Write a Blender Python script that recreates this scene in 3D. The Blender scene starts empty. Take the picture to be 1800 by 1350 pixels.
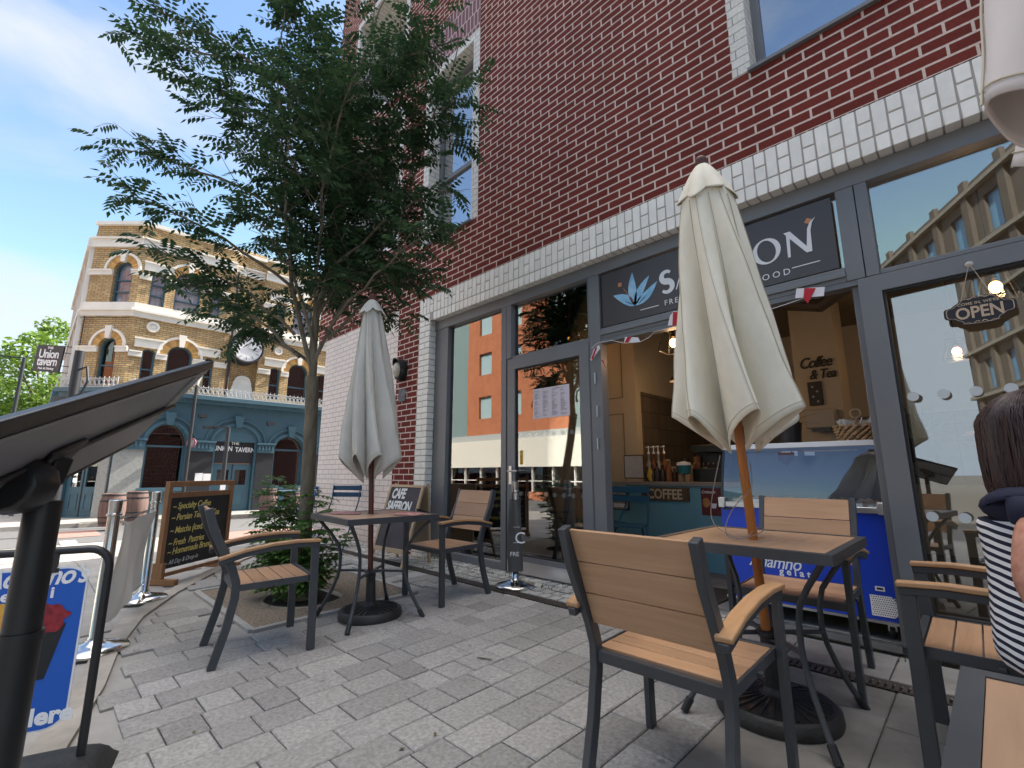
import bpy, bmesh, math, random
from mathutils import Vector, Matrix
from math import sin, cos, pi, radians as R, sqrt, atan2, hypot
random.seed(7)
S = bpy.context.scene
C = S.collection
# ------------------------------------------------------------------ camera, sky, sun, exposure
YAW, PITCH, ROLL = 44.7708, 10.6969, -0.056
F, W0, H0 = 829.29, 1800, 1350
CAM = Vector((0, 0, 1.030)); D = 3.3456            # camera height, distance of the cafe facade (Y)
cam = bpy.data.cameras.new('camera'); co = bpy.data.objects.new('camera', cam); C.objects.link(co)
cam.sensor_width = 36; cam.lens = F / W0 * 36; cam.clip_start = 0.05; cam.clip_end = 2000
co.location = CAM; co.rotation_euler = (R(90 + PITCH), R(0), R(YAW))
S.camera = co
S.render.resolution_x = 1024; S.render.resolution_y = 768
SUN_EL, SUN_AZ = 39.0, 7.0                          # azimuth measured from +Y towards +X
w = bpy.data.worlds.new('World'); S.world = w; w.use_nodes = True
nt = w.node_tree; nt.nodes.clear()
def N(t, nt_, **k):
    n = nt_.nodes.new(t)
    for a, b in k.items(): setattr(n, a, b)
    return n
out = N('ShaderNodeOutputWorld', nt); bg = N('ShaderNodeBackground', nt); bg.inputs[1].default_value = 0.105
sky = N('ShaderNodeTexSky', nt, sky_type='NISHITA', sun_disc=False, sun_elevation=R(SUN_EL), sun_rotation=R(SUN_AZ),
        air_density=1.0, dust_density=0.3, ozone_density=2.0)
tc = N('ShaderNodeTexCoord', nt); mp = N('ShaderNodeMapping', nt); mp.inputs['Scale'].default_value = (1.0, 1.0, 2.6)
mp.inputs['Rotation'].default_value = (0.3, 0.5, 0.9)
n1 = N('ShaderNodeTexNoise', nt); n1.inputs['Scale'].default_value = 2.1; n1.inputs['Detail'].default_value = 9; n1.inputs['Roughness'].default_value = .52
n1.inputs['Distortion'].default_value = .35
cr = N('ShaderNodeValToRGB', nt); cr.color_ramp.elements[0].position = .47; cr.color_ramp.elements[1].position = .72
mx = N('ShaderNodeMixRGB', nt); mx.inputs[2].default_value = (2.35, 2.5, 2.65, 1)
hs = N('ShaderNodeHueSaturation', nt); hs.inputs['Saturation'].default_value = 1.0
l = nt.links
l.new(tc.outputs['Generated'], mp.inputs[0]); l.new(mp.outputs[0], n1.inputs[0]); l.new(n1.outputs[0], cr.inputs[0])
l.new(sky.outputs[0], hs.inputs['Color']); l.new(hs.outputs[0], mx.inputs[1]); l.new(cr.outputs[0], mx.inputs[0]); # added bright sky patch overhead, out of view, to fill the shaded terrace
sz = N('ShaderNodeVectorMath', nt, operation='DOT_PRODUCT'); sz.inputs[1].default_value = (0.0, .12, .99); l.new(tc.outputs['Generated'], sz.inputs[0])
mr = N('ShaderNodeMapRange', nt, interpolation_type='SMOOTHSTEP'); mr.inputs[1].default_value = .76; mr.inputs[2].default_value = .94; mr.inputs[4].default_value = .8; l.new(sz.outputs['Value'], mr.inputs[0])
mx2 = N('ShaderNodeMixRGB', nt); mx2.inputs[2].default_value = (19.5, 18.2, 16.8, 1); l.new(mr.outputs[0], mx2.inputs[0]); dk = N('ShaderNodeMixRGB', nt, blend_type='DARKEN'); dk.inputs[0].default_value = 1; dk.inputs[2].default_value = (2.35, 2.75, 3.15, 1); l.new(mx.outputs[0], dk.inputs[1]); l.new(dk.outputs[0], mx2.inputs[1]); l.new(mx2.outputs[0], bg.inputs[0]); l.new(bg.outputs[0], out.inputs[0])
sl = bpy.data.lights.new('sun', 'SUN'); so = bpy.data.objects.new('sun', sl); C.objects.link(so)
sl.energy = 3.4; sl.angle = R(.5); sl.color = (1, .93, .82)
a = R(SUN_AZ); e = R(SUN_EL); sd = Vector((sin(a) * cos(e), cos(a) * cos(e), sin(e)))
so.rotation_euler = sd.to_track_quat('Z', 'Y').to_euler(); so.location = (0, 20, 30)
S.view_settings.view_transform = 'Standard'; S.view_settings.look = 'None'; S.view_settings.gamma = 1
S.view_settings.exposure = 1.85
S.render.engine = 'CYCLES'

# ------------------------------------------------------------------ measuring helpers (photo pixel -> world point on a given plane)
_f = Vector((-sin(R(YAW)) * cos(R(PITCH)), cos(R(YAW)) * cos(R(PITCH)), sin(R(PITCH))))
_r = Vector((cos(R(YAW)), sin(R(YAW)), 0)); _u = _r.cross(_f)
_r2 = _r * cos(R(ROLL)) + _u * sin(R(ROLL)); _u2 = -_r * sin(R(ROLL)) + _u * cos(R(ROLL))
def ray(x, y): return _f + _r2 * ((x - 900) / F) - _u2 * ((y - 675) / F)
def pl(x, y, ax, v):
    d = ray(x, y); return CAM + d * ((v - CAM[ax]) / d[ax])
def at(x, y, dep): return CAM + ray(x, y) * dep
def fy(x, y, Y=D): p = pl(x, y, 1, Y); return (p.x, p.z)
def fx(x, y, X): p = pl(x, y, 0, X); return (p.y, p.z)
def sm(a, b, x):
    t = min(1, max(0, (x - a) / (b - a))); return t * t * (3 - 2 * t)
def G(x, y):
    m = sm(-12.5, -7, x) * sm(-8, -2, y)
    return .0227 * min(y, 3.6) * m - .5 * (1 - m)
def gp(x, y):
    d = ray(x, y); return CAM + d * (-(CAM.z) / (d.z - .0227 * d.y))

# ------------------------------------------------------------------ object helpers
def tag(o, label=None, cat=None, group=None, kind=None):
    if label: o['label'] = label
    if cat: o['category'] = cat
    if group: o['group'] = group
    if kind: o['kind'] = kind
    return o
def thing(name, label, cat, loc=(0, 0, 0), rz=0, group=None, rot=None):
    o = bpy.data.objects.new(name, None); C.objects.link(o); o.empty_display_size = .1
    o.location = loc; o.rotation_euler = rot if rot else (0, 0, rz)
    return tag(o, label, cat, group)
def copy_tree(o, parent=None):
    c = o.copy(); C.objects.link(c); c.parent = parent
    for ch in [x for x in bpy.data.objects if x.parent == o]: copy_tree(ch, c)
    return c
def pmat(o):
    m = o.matrix_basis.copy() if o.rotation_mode else Matrix()
    m = Matrix.LocRotScale(o.location, o.rotation_euler, o.scale)
    if o.parent: m = pmat(o.parent) @ m
    return m
class MB:
    def __init__(s): s.v = []; s.f = []; s.m = []; s.mi = 0
    def add(s, vs, fs):
        b = len(s.v); s.v += [Vector(p) for p in vs]; s.f += [[i + b for i in f] for f in fs]; s.m += [s.mi] * len(fs); return s
    def box(s, x0, x1, y0, y1, z0, z1, M=None):
        vs = [Vector((x, y, z)) for z in (z0, z1) for y in (y0, y1) for x in (x0, x1)]
        if M: vs = [M @ p for p in vs]
        return s.add(vs, [(0, 2, 3, 1), (4, 5, 7, 6), (0, 1, 5, 4), (2, 6, 7, 3), (0, 4, 6, 2), (1, 3, 7, 5)])
    def cbox(s, c, d, M=None):
        return s.box(c[0] - d[0] / 2, c[0] + d[0] / 2, c[1] - d[1] / 2, c[1] + d[1] / 2, c[2] - d[2] / 2, c[2] + d[2] / 2, M)
    def bar(s, a, b, w, h=None, up=(0, 0, 1)):          # rectangular bar from a to b
        a = Vector(a); b = Vector(b); h = h or w; t = (b - a).normalized(); up = Vector(up)
        if abs(t.dot(up)) > .98: up = Vector((0, 1, 0))
        x = t.cross(up).normalized(); y = x.cross(t)
        vs = [p + x * sx * w / 2 + y * sy * h / 2 for p in (a, b) for sx, sy in ((-1, -1), (1, -1), (1, 1), (-1, 1))]
        return s.add(vs, [(3, 2, 1, 0), (4, 5, 6, 7), (0, 1, 5, 4), (1, 2, 6, 5), (2, 3, 7, 6), (3, 0, 4, 7)])
    def ribbon(s, pts, w, h, up=(1, 0, 0)):             # rectangular section along a path
        up = Vector(up); pts = [Vector(p) for p in pts]; n = len(pts); vs = []
        for i, p in enumerate(pts):
            t = (pts[min(i + 1, n - 1)] - pts[max(i - 1, 0)]).normalized()
            y = t.cross(up).normalized()
            vs += [p + up * sx * w / 2 + y * sy * h / 2 for sx, sy in ((-1, -1), (1, -1), (1, 1), (-1, 1))]
        fs = [(3, 2, 1, 0), tuple(4 * (n - 1) + k for k in range(4))]
        for i in range(n - 1):
            for k in range(4): fs.append((4 * i + k, 4 * i + (k + 1) % 4, 4 * i + 4 + (k + 1) % 4, 4 * i + 4 + k))
        return s.add(vs, fs)
    def tube(s, pts, r, n=10, cap=True):
        pts = [Vector(p) for p in pts]; m = len(pts); rr = r if isinstance(r, (list, tuple)) else [r] * m
        vs = []; prev = None
        for i, p in enumerate(pts):
            t = (pts[min(i + 1, m - 1)] - pts[max(i - 1, 0)])
            if t.length < 1e-9: t = Vector((0, 0, 1))
            t.normalize()
            if prev is None:
                x = t.cross(Vector((0, 0, 1)));
                if x.length < .05: x = t.cross(Vector((0, 1, 0)))
                x.normalize()
            else: x = (prev - t * prev.dot(t)).normalized()
            prev = x; y = t.cross(x)
            vs += [p + (x * cos(2 * pi * k / n) + y * sin(2 * pi * k / n)) * rr[i] for k in range(n)]
        fs = []
        for i in range(m - 1):
            for k in range(n): fs.append((i * n + k, i * n + (k + 1) % n, (i + 1) * n + (k + 1) % n, (i + 1) * n + k))
        if cap: fs += [tuple(range(n))[::-1], tuple((m - 1) * n + k for k in range(n))]
        return s.add(vs, fs)
    def lathe(s, prof, n=24, c=(0, 0, 0), M=None, sx=1, sy=1):   # prof: (r,z)
        c = Vector(c); vs = []; m = len(prof)
        for r, z in prof: vs += [c + Vector((r * cos(2 * pi * k / n) * sx, r * sin(2 * pi * k / n) * sy, z)) for k in range(n)]
        if M: vs = [M @ p for p in vs]
        fs = []
        for i in range(m - 1):
            for k in range(n): fs.append((i * n + k, i * n + (k + 1) % n, (i + 1) * n + (k + 1) % n, (i + 1) * n + k))
        fs += [tuple(range(n))[::-1], tuple((m - 1) * n + k for k in range(n))]
        return s.add(vs, fs)
    def grid(s, fn, nu, nv, closed_u=False):
        vs = [fn(i / nu, j / nv) for j in range(nv + 1) for i in range(nu + (0 if closed_u else 1))]
        q = nu if closed_u else nu + 1; fs = []
        for j in range(nv):
            for i in range(nu): fs.append((j * q + i, j * q + (i + 1) % q, (j + 1) * q + (i + 1) % q, (j + 1) * q + i))
        return s.add(vs, fs)
    def sphere(s, c, r, n=12, m=8, sc=(1, 1, 1)):
        return s.lathe([(max(1e-4, r * sin(pi * k / m)), -r * cos(pi * k / m)) for k in range(m + 1)], n, c=(0, 0, 0),
                       M=Matrix.Translation(c) @ Matrix.Diagonal((*sc, 1)))
    def build(s, name, mat, parent=None, smooth=False, world=False, bevel=0, label=None, seg=2, wn=False):
        me = bpy.data.meshes.new(name)
        vs = s.v
        if world and parent is not None:
            inv = pmat(parent).inverted(); vs = [inv @ p for p in vs]
        me.from_pydata([tuple(p) for p in vs], [], s.f)
        for m_ in (mat if isinstance(mat, (list, tuple)) else [mat]): me.materials.append(m_)
        if any(s.m): me.polygons.foreach_set('material_index', s.m)
        bm = bmesh.new(); bm.from_mesh(me); bmesh.ops.recalc_face_normals(bm, faces=bm.faces); bm.to_mesh(me); bm.free()
        if smooth: me.polygons.foreach_set('use_smooth', [True] * len(me.polygons))
        o = bpy.data.objects.new(name, me); C.objects.link(o)
        if parent is not None: o.parent = parent
        if bevel:
            b = o.modifiers.new('bevel', 'BEVEL'); b.width = bevel; b.segments = seg; b.limit_method = 'ANGLE'; b.angle_limit = R(40)
            try: b.harden_normals = False
            except Exception: pass
            me.polygons.foreach_set('use_smooth', [True] * len(me.polygons))
            try: me.set_sharp_from_angle(angle=R(35))
            except Exception: pass
        elif smooth:
            try: me.set_sharp_from_angle(angle=R(50))
            except Exception: pass
        if label: o['label'] = label
        return o
def curve_mesh(splines, ext=0.0, M=None):               # 2-D outline(s) with holes -> verts, faces
    cu = bpy.data.curves.new('tmp', 'CURVE'); cu.dimensions = '2D'; cu.fill_mode = 'BOTH'; cu.extrude = ext
    for pts in splines:
        sp = cu.splines.new('POLY'); sp.points.add(len(pts) - 1)
        for i, p in enumerate(pts): sp.points[i].co = (p[0], p[1], 0, 1)
        sp.use_cyclic_u = True
    o = bpy.data.objects.new('tmp', cu); me = bpy.data.meshes.new_from_object(o)
    vs = [v.co.copy() for v in me.vertices]; fs = [tuple(p.vertices) for p in me.polygons]
    bpy.data.objects.remove(o); bpy.data.curves.remove(cu); bpy.data.meshes.remove(me)
    if M: vs = [M @ v for v in vs]
    return vs, fs
def text_mesh(t, size, M, ext=.0008, shear=0, spacing=1, align='LEFT', bold=0, wscale=1):
    cu = bpy.data.curves.new('tmp', 'FONT'); cu.body = t; cu.size = size; cu.extrude = ext; cu.shear = shear
    cu.space_character = spacing; cu.align_x = align; cu.offset = bold; cu.resolution_u = 3
    o = bpy.data.objects.new('tmp', cu); me = bpy.data.meshes.new_from_object(o)
    vs = [M @ Vector((v.co.x * wscale, v.co.y, v.co.z)) for v in me.vertices]; fs = [tuple(p.vertices) for p in me.polygons]
    bpy.data.objects.remove(o); bpy.data.curves.remove(cu); bpy.data.meshes.remove(me)
    return vs, fs
def frameM(o, u, v):                                    # local (x,y) -> u,v axes, z -> normal
    u = Vector(u).normalized(); v = Vector(v); n = u.cross(v).normalized(); v = n.cross(u)
    m = Matrix((u, v, n)).transposed().to_4x4(); return Matrix.Translation(Vector(o)) @ m
def XZ(Y): return Matrix.Translation((0, Y, 0)) @ Matrix(((1, 0, 0, 0), (0, 0, -1, 0), (0, 1, 0, 0), (0, 0, 0, 1)))   # (x,z) plane facing -Y
def YZ(X): return Matrix.Translation((X, 0, 0)) @ Matrix(((0, 0, 1, 0), (1, 0, 0, 0), (0, 1, 0, 0), (0, 0, 0, 1)))    # (y,z) plane facing +X
def rect(a, b, c, d): return [(a, c), (b, c), (b, d), (a, d)]
def arch(a, b, c, spring, rise=None, n=14):
    r = (b - a) / 2; rise = rise or r; cx = (a + b) / 2
    return [(a, c), (b, c)] + [(cx + r * cos(pi * k / n), spring + rise * sin(pi * k / n)) for k in range(n + 1)]

# ------------------------------------------------------------------ materials
def mat(name, col, rough=.6, metal=0, noise=0, nscale=20, bump=0, bscale=60, spec=.5, coat=0, detail=4, stretch=None, col2=None, trans=0, emis=None, es=1, vary=0, stain=0):
    m = bpy.data.materials.new(name); m.use_nodes = True; t = m.node_tree; b = t.nodes['Principled BSDF']
    b.inputs['Base Color'].default_value = (*col, 1); b.inputs['Roughness'].default_value = rough; b.inputs['Metallic'].default_value = metal
    b.inputs['Specular IOR Level'].default_value = spec; b.inputs['Coat Weight'].default_value = coat
    if trans: b.inputs['Subsurface Weight'].default_value = 0
    if emis: b.inputs['Emission Color'].default_value = (*emis, 1); b.inputs['Emission Strength'].default_value = es
    L = t.links; tc = N('ShaderNodeTexCoord', t); src = tc.outputs['Object']
    if stretch:
        mp = N('ShaderNodeMapping', t); mp.inputs['Scale'].default_value = stretch; L.new(src, mp.inputs[0]); src = mp.outputs[0]
    colout = None
    if noise or col2:
        n = N('ShaderNodeTexNoise', t); n.inputs['Scale'].default_value = nscale; n.inputs['Detail'].default_value = detail; n.inputs['Roughness'].default_value = .6
        L.new(src, n.inputs[0]); c = N('ShaderNodeValToRGB', t)
        c2 = col2 or tuple(x * (1 - noise) for x in col); c1 = col if col2 else tuple(min(1, x * (1 + noise)) for x in col)
        c.color_ramp.elements[0].color = (*c2, 1); c.color_ramp.elements[1].color = (*c1, 1)
        c.color_ramp.elements[0].position = .32; c.color_ramp.elements[1].position = .68
        L.new(n.outputs[0], c.inputs[0]); colout = c.outputs[0]
    if vary:
        g = N('ShaderNodeNewGeometry', t); mr = N('ShaderNodeMapRange', t); mr.inputs[3].default_value = 1 - vary; mr.inputs[4].default_value = 1 + vary
        L.new(g.outputs['Random Per Island'], mr.inputs[0]); h = N('ShaderNodeHueSaturation', t); L.new(mr.outputs[0], h.inputs['Value'])
        if colout: L.new(colout, h.inputs['Color'])
        else: h.inputs['Color'].default_value = (*col, 1)
        colout = h.outputs[0]
    if stain and colout:
        g = N('ShaderNodeNewGeometry', t); n = N('ShaderNodeTexNoise', t); n.inputs['Scale'].default_value = 1.6; n.inputs['Detail'].default_value = 8; n.inputs['Roughness'].default_value = .65; L.new(g.outputs['Position'], n.inputs[0])
        mr = N('ShaderNodeMapRange', t); mr.inputs[1].default_value = .32; mr.inputs[2].default_value = .62; mr.inputs[3].default_value = 1 - stain; mr.inputs[4].default_value = 1 + stain * .5; L.new(n.outputs[0], mr.inputs[0])
        n3 = N('ShaderNodeTexVoronoi', t); n3.inputs['Scale'].default_value = 3.2; L.new(g.outputs['Position'], n3.inputs[0]); m3_ = N('ShaderNodeMapRange', t); m3_.inputs[1].default_value = .03; m3_.inputs[2].default_value = .06; m3_.inputs[3].default_value = .62; m3_.inputs[4].default_value = 1; L.new(n3.outputs['Distance'], m3_.inputs[0])
        mu = N('ShaderNodeMath', t, operation='MULTIPLY'); L.new(mr.outputs[0], mu.inputs[0]); L.new(m3_.outputs[0], mu.inputs[1])
        h = N('ShaderNodeHueSaturation', t); L.new(mu.outputs[0], h.inputs['Value']); L.new(colout, h.inputs['Color']); colout = h.outputs[0]
    if colout: L.new(colout, b.inputs['Base Color'])
    if bump:
        n = N('ShaderNodeTexNoise', t); n.inputs['Scale'].default_value = bscale; n.inputs['Detail'].default_value = 5; L.new(src, n.inputs[0])
        bp = N('ShaderNodeBump', t); bp.inputs['Strength'].default_value = bump; bp.inputs['Distance'].default_value = .01
        L.new(n.outputs[0], bp.inputs['Height']); L.new(bp.outputs[0], b.inputs['Normal'])
    return m
def brick_mat(name, c1, c2, mort, bw=.225, rh=.075, ms=.010, offu=0, offz=0, off=.5, rough=.55, grime=.12, bump=.6, alt=False, spec=.4):
    """bricks laid on any vertical wall: u runs along the wall, v is the height; soffits use u=X"""
    m = bpy.data.materials.new(name); m.use_nodes = True; t = m.node_tree; b = t.nodes['Principled BSDF']; L = t.links
    g = N('ShaderNodeNewGeometry', t)
    cx = N('ShaderNodeVectorMath', t, operation='CROSS_PRODUCT'); cx.inputs[0].default_value = (0, 0, 1); L.new(g.outputs['True Normal'], cx.inputs[1])
    nm = N('ShaderNodeVectorMath', t, operation='NORMALIZE'); L.new(cx.outputs[0], nm.inputs[0])
    ab = N('ShaderNodeVectorMath', t, operation='ABSOLUTE'); L.new(g.outputs['True Normal'], ab.inputs[0]); sa = N('ShaderNodeSeparateXYZ', t); L.new(ab.outputs[0], sa.inputs[0])
    dt = N('ShaderNodeVectorMath', t, operation='DOT_PRODUCT'); L.new(nm.outputs[0], dt.inputs[0]); L.new(g.outputs['Position'], dt.inputs[1])
    sp = N('ShaderNodeSeparateXYZ', t); L.new(g.outputs['Position'], sp.inputs[0])
    gt = N('ShaderNodeMath', t, operation='GREATER_THAN'); gt.inputs[1].default_value = .8; L.new(sa.outputs['Z'], gt.inputs[0])
    def mix(a_, b_):
        q = N('ShaderNodeMix', t); q.data_type = 'FLOAT'; L.new(gt.outputs[0], q.inputs[0]); L.new(a_, q.inputs[2]); L.new(b_, q.inputs[3]); return q.outputs[0]
    def addc(a_, v):
        q = N('ShaderNodeMath', t, operation='ADD'); q.inputs[1].default_value = v; L.new(a_, q.inputs[0]); return q.outputs[0]
    u = addc(mix(dt.outputs['Value'], sp.outputs['Y']), offu + 900 * bw); v = addc(mix(sp.outputs['Z'], sp.outputs['X']), offz + 1000 * rh)
    cb = N('ShaderNodeCombineXYZ', t); L.new(u, cb.inputs[0]); L.new(v, cb.inputs[1])
    br = N('ShaderNodeTexBrick', t); br.offset = off; br.squash = 1; br.offset_frequency = 2
    br.inputs['Color1'].default_value = (*c1, 1); br.inputs['Color2'].default_value = (*c2, 1); br.inputs['Mortar'].default_value = (*mort, 1)
    br.inputs['Scale'].default_value = 1; br.inputs['Mortar Size'].default_value = ms / 2; br.inputs['Mortar Smooth'].default_value = .15; br.inputs['Bias'].default_value = 0
    br.inputs['Brick Width'].default_value = bw; br.inputs['Row Height'].default_value = rh
    L.new(cb.outputs[0], br.inputs['Vector'])
    n = N('ShaderNodeTexNoise', t); n.inputs['Scale'].default_value = 1.3; n.inputs['Detail'].default_value = 8; n.inputs['Roughness'].default_value = .7; mpp = N('ShaderNodeMapping', t); mpp.inputs['Scale'].default_value = (2.2, 2.2, .55); L.new(g.outputs['Position'], mpp.inputs[0]); L.new(mpp.outputs[0], n.inputs[0])
    mr = N('ShaderNodeMapRange', t); mr.inputs[1].default_value = .3; mr.inputs[2].default_value = .7; mr.inputs[3].default_value = 1 - grime; mr.inputs[4].default_value = 1 + grime; L.new(n.outputs[0], mr.inputs[0])
    n2 = N('ShaderNodeTexNoise', t); n2.inputs['Scale'].default_value = 60; n2.inputs['Detail'].default_value = 4; L.new(g.outputs['Position'], n2.inputs[0])
    mr2 = N('ShaderNodeMapRange', t); mr2.inputs[1].default_value = .3; mr2.inputs[2].default_value = .7; mr2.inputs[3].default_value = .88; mr2.inputs[4].default_value = 1.12; L.new(n2.outputs[0], mr2.inputs[0])
    mm = N('ShaderNodeMath', t, operation='MULTIPLY'); L.new(mr.outputs[0], mm.inputs[0]); L.new(mr2.outputs[0], mm.inputs[1])
    hv = N('ShaderNodeHueSaturation', t); L.new(mm.outputs[0], hv.inputs['Value']); L.new(br.outputs['Color'], hv.inputs['Color']); L.new(hv.outputs[0], b.inputs['Base Color'])
    b.inputs['Roughness'].default_value = rough; b.inputs['Specular IOR Level'].default_value = spec
    iv = N('ShaderNodeMath', t, operation='MULTIPLY_ADD'); iv.inputs[1].default_value = -1; iv.inputs[2].default_value = 1; L.new(br.outputs['Fac'], iv.inputs[0])
    ad = N('ShaderNodeMath', t, operation='MULTIPLY_ADD'); ad.inputs[1].default_value = .25; L.new(n2.outputs[0], ad.inputs[0]); L.new(iv.outputs[0], ad.inputs[2])
    bp = N('ShaderNodeBump', t); bp.inputs['Strength'].default_value = bump; bp.inputs['Distance'].default_value = .006; L.new(ad.outputs[0], bp.inputs['Height']); L.new(bp.outputs[0], b.inputs['Normal'])
    return m
def glass_mat(name, tint=(.93, .96, .95), boost=1.7, base=.05, rough=0.0, wav=.0):
    m = bpy.data.materials.new(name); m.use_nodes = True; t = m.node_tree; t.nodes.clear(); L = t.links
    o = N('ShaderNodeOutputMaterial', t); mx = N('ShaderNodeMixShader', t); tr = N('ShaderNodeBsdfTransparent', t); gl = N('ShaderNodeBsdfGlossy', t)
    tr.inputs[0].default_value = (*tint, 1); gl.inputs['Roughness'].default_value = rough
    fr = N('ShaderNodeFresnel', t); fr.inputs[0].default_value = 1.5
    ma = N('ShaderNodeMath', t, operation='MULTIPLY_ADD', use_clamp=True); ma.inputs[1].default_value = boost; ma.inputs[2].default_value = base
    L.new(fr.outputs[0], ma.inputs[0]); L.new(ma.outputs[0], mx.inputs[0]); L.new(tr.outputs[0], mx.inputs[1]); L.new(gl.outputs[0], mx.inputs[2]); L.new(mx.outputs[0], o.inputs[0])
    if wav:
        tcn = N('ShaderNodeTexCoord', t); n = N('ShaderNodeTexNoise', t); n.inputs['Scale'].default_value = 1.5; L.new(tcn.outputs['Object'], n.inputs[0])
        bp = N('ShaderNodeBump', t); bp.inputs['Strength'].default_value = wav; bp.inputs['Distance'].default_value = .01; L.new(n.outputs[0], bp.inputs['Height']); L.new(bp.outputs[0], gl.inputs['Normal'])
    return m
def leaf_mat(name, c1, c2, tr=.35):
    m = bpy.data.materials.new(name); m.use_nodes = True; t = m.node_tree; t.nodes.clear(); L = t.links
    o = N('ShaderNodeOutputMaterial', t); mx = N('ShaderNodeMixShader', t); mx.inputs[0].default_value = tr
    p = N('ShaderNodeBsdfPrincipled', t); p.inputs['Roughness'].default_value = .55; p.inputs['Specular IOR Level'].default_value = .35; tl = N('ShaderNodeBsdfTranslucent', t)
    g = N('ShaderNodeNewGeometry', t); c = N('ShaderNodeValToRGB', t); c.color_ramp.elements[0].color = (*c1, 1); c.color_ramp.elements[1].color = (*c2, 1)
    L.new(g.outputs['Random Per Island'], c.inputs[0]); L.new(c.outputs[0], p.inputs['Base Color']); L.new(c.outputs[0], tl.inputs[0])
    L.new(p.outputs[0], mx.inputs[1]); L.new(tl.outputs[0], mx.inputs[2]); L.new(mx.outputs[0], o.inputs[0]); return m
def wood_mat(name, c1, c2, axis='X', rough=.5, scale=1.0):
    st = {'X': (1.5, 22, 22), 'Y': (22, 1.5, 22), 'Z': (22, 22, 1.5)}[axis]
    return mat(name, c1, rough=rough, col2=c2, nscale=2.2 * scale, detail=6, stretch=st, bump=.08, bscale=6, vary=.12)
red_brick = brick_mat('red_glazed_brick', (.172, .034, .026), (.140, .028, .022), (.62, .49, .43), offu=4.124 % .225, offz=-(3.264 % .075) + .075, ms=.0155, rough=.8, grime=.16, spec=.12)
white_brick = brick_mat('white_glazed_brick', (.70, .665, .60), (.64, .605, .545), (.27, .25, .235), offu=.04, offz=-(3.264 % .075) + .075, ms=.008, rough=.4, grime=.06)
pink_brick = brick_mat('pale_pink_brick', (.74, .63, .575), (.70, .60, .55), (.26, .22, .21), offu=.1, offz=-(3.264 % .075) + .075, ms=.008, rough=.4, grime=.06)
white_solid = mat('white_brick_unit', (.80, .77, .71), .4, noise=.06, nscale=9, bump=.05, bscale=90, vary=.06)
mortar_grey = mat('mortar', (.40, .37, .35), .9)
soldier_brick = brick_mat('red_soldier_brick', (.172, .034, .026), (.140, .028, .022), (.62, .49, .43), bw=.075, rh=.225, ms=.0125, off=.5, rough=.42)
frame_grey = mat('grey_painted_metal', (.16, .165, .175), .42, noise=.05, nscale=3, bump=.02)
dark_gasket = mat('dark_gasket', (.02, .02, .022), .6)
glass = glass_mat('shop_glass', boost=2.6, base=.17, wav=.02)
win_glass = glass_mat('window_glass', tint=(.75, .85, .9), boost=2.5, base=.42, wav=.02)
pub_glass = glass_mat('pub_glass', tint=(.6, .62, .62), boost=1.6, base=.05, wav=.05)
pub_glass_up = glass_mat('upper_pub_glass', tint=(.95, .95, .97), boost=.8, base=.03, wav=.05)
chair_metal = mat('charcoal_metal', (.048, .052, .058), .42, noise=.08, nscale=14, spec=.5)
slat = wood_mat('composite_slat', (.47, .28, .16), (.385, .22, .12), 'X', .5)
slat_warm = slat
slat_seat = slat
arm_wood = wood_mat('arm_wood', (.48, .28, .14), (.38, .21, .10), 'Y', .45)
top_wood = wood_mat('table_wood', (.44, .275, .17), (.37, .225, .135), 'Y', .42, .8)
iron = mat('cast_iron', (.022, .021, .021), .5, noise=.2, nscale=30, bump=.25, bscale=90)
canvas_cream = mat('cream_canvas', (.82, .77, .64), .85, noise=.07, nscale=5, bump=.45, bscale=11, col2=(.72, .66, .53), stretch=(1.6, 1.6, .8))
canvas_grey = mat('greyish_canvas', (.56, .54, .49), .88, noise=.09, nscale=5, bump=.4, bscale=12, stretch=(1.6, 1.6, .8))
canvas_pink = mat('pale_canvas', (.62, .56, .53), .88, noise=.05, nscale=3.5, bump=.12, bscale=10)
pole_orange = wood_mat('varnished_pole', (.48, .17, .03), (.36, .11, .018), 'Z', .3)
pole_red = mat('mahogany_pole', (.10, .024, .014), .3, noise=.25, nscale=14)
finial = mat('brown_finial', (.10, .038, .028), .5, noise=.15)
chrome = mat('brushed_steel', (.62, .61, .59), .16, 1, noise=.03)
chrome_d = mat('door_steel', (.60, .60, .60), .35, 1)
kick = mat('steel_kick_plate', (.62, .62, .63), .32, .9, noise=.05, nscale=3)
black_plastic = mat('black_plastic', (.014, .015, .017), .38, spec=.5, noise=.1)
rubber = mat('black_rubber', (.018, .019, .02), .7, bump=.3, bscale=60)
chalk_black = mat('chalkboard', (.016, .017, .018), .7, noise=.35, nscale=4)
chalk_y = mat('yellow_chalk', (.80, .66, .20), .9); chalk_w = mat('white_chalk', (.72, .72, .70), .9); chalk_g = mat('faded_chalk', (.10, .115, .12), .9)
pine = wood_mat('stained_pine', (.33, .16, .065), (.24, .105, .04), 'Z', .6)
oak = wood_mat('pale_pine', (.46, .33, .20), (.38, .26, .15), 'Z', .6)
white_paint = mat('white_paint', (.78, .77, .74), .55, noise=.05, nscale=2)
cream_wall = mat('cream_plaster', (.42, .37, .29), .8, noise=.04, nscale=2)
counter_blue = mat('teal_counter_paint', (.14, .34, .42), .5, noise=.05, nscale=3)
fridge_blue = mat('ultramarine_panel', (.010, .055, .52), .35)
sign_blue = mat('bright_blue_print', (.004, .10, .50), .3)
pure_white = mat('white_lettering', (.85, .85, .86), .45)
letter_grey = mat('pale_grey_lettering', (.74, .74, .75), .4)
sign_dark = mat('dark_sign_panel', (.060, .050, .052), .35)
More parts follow.
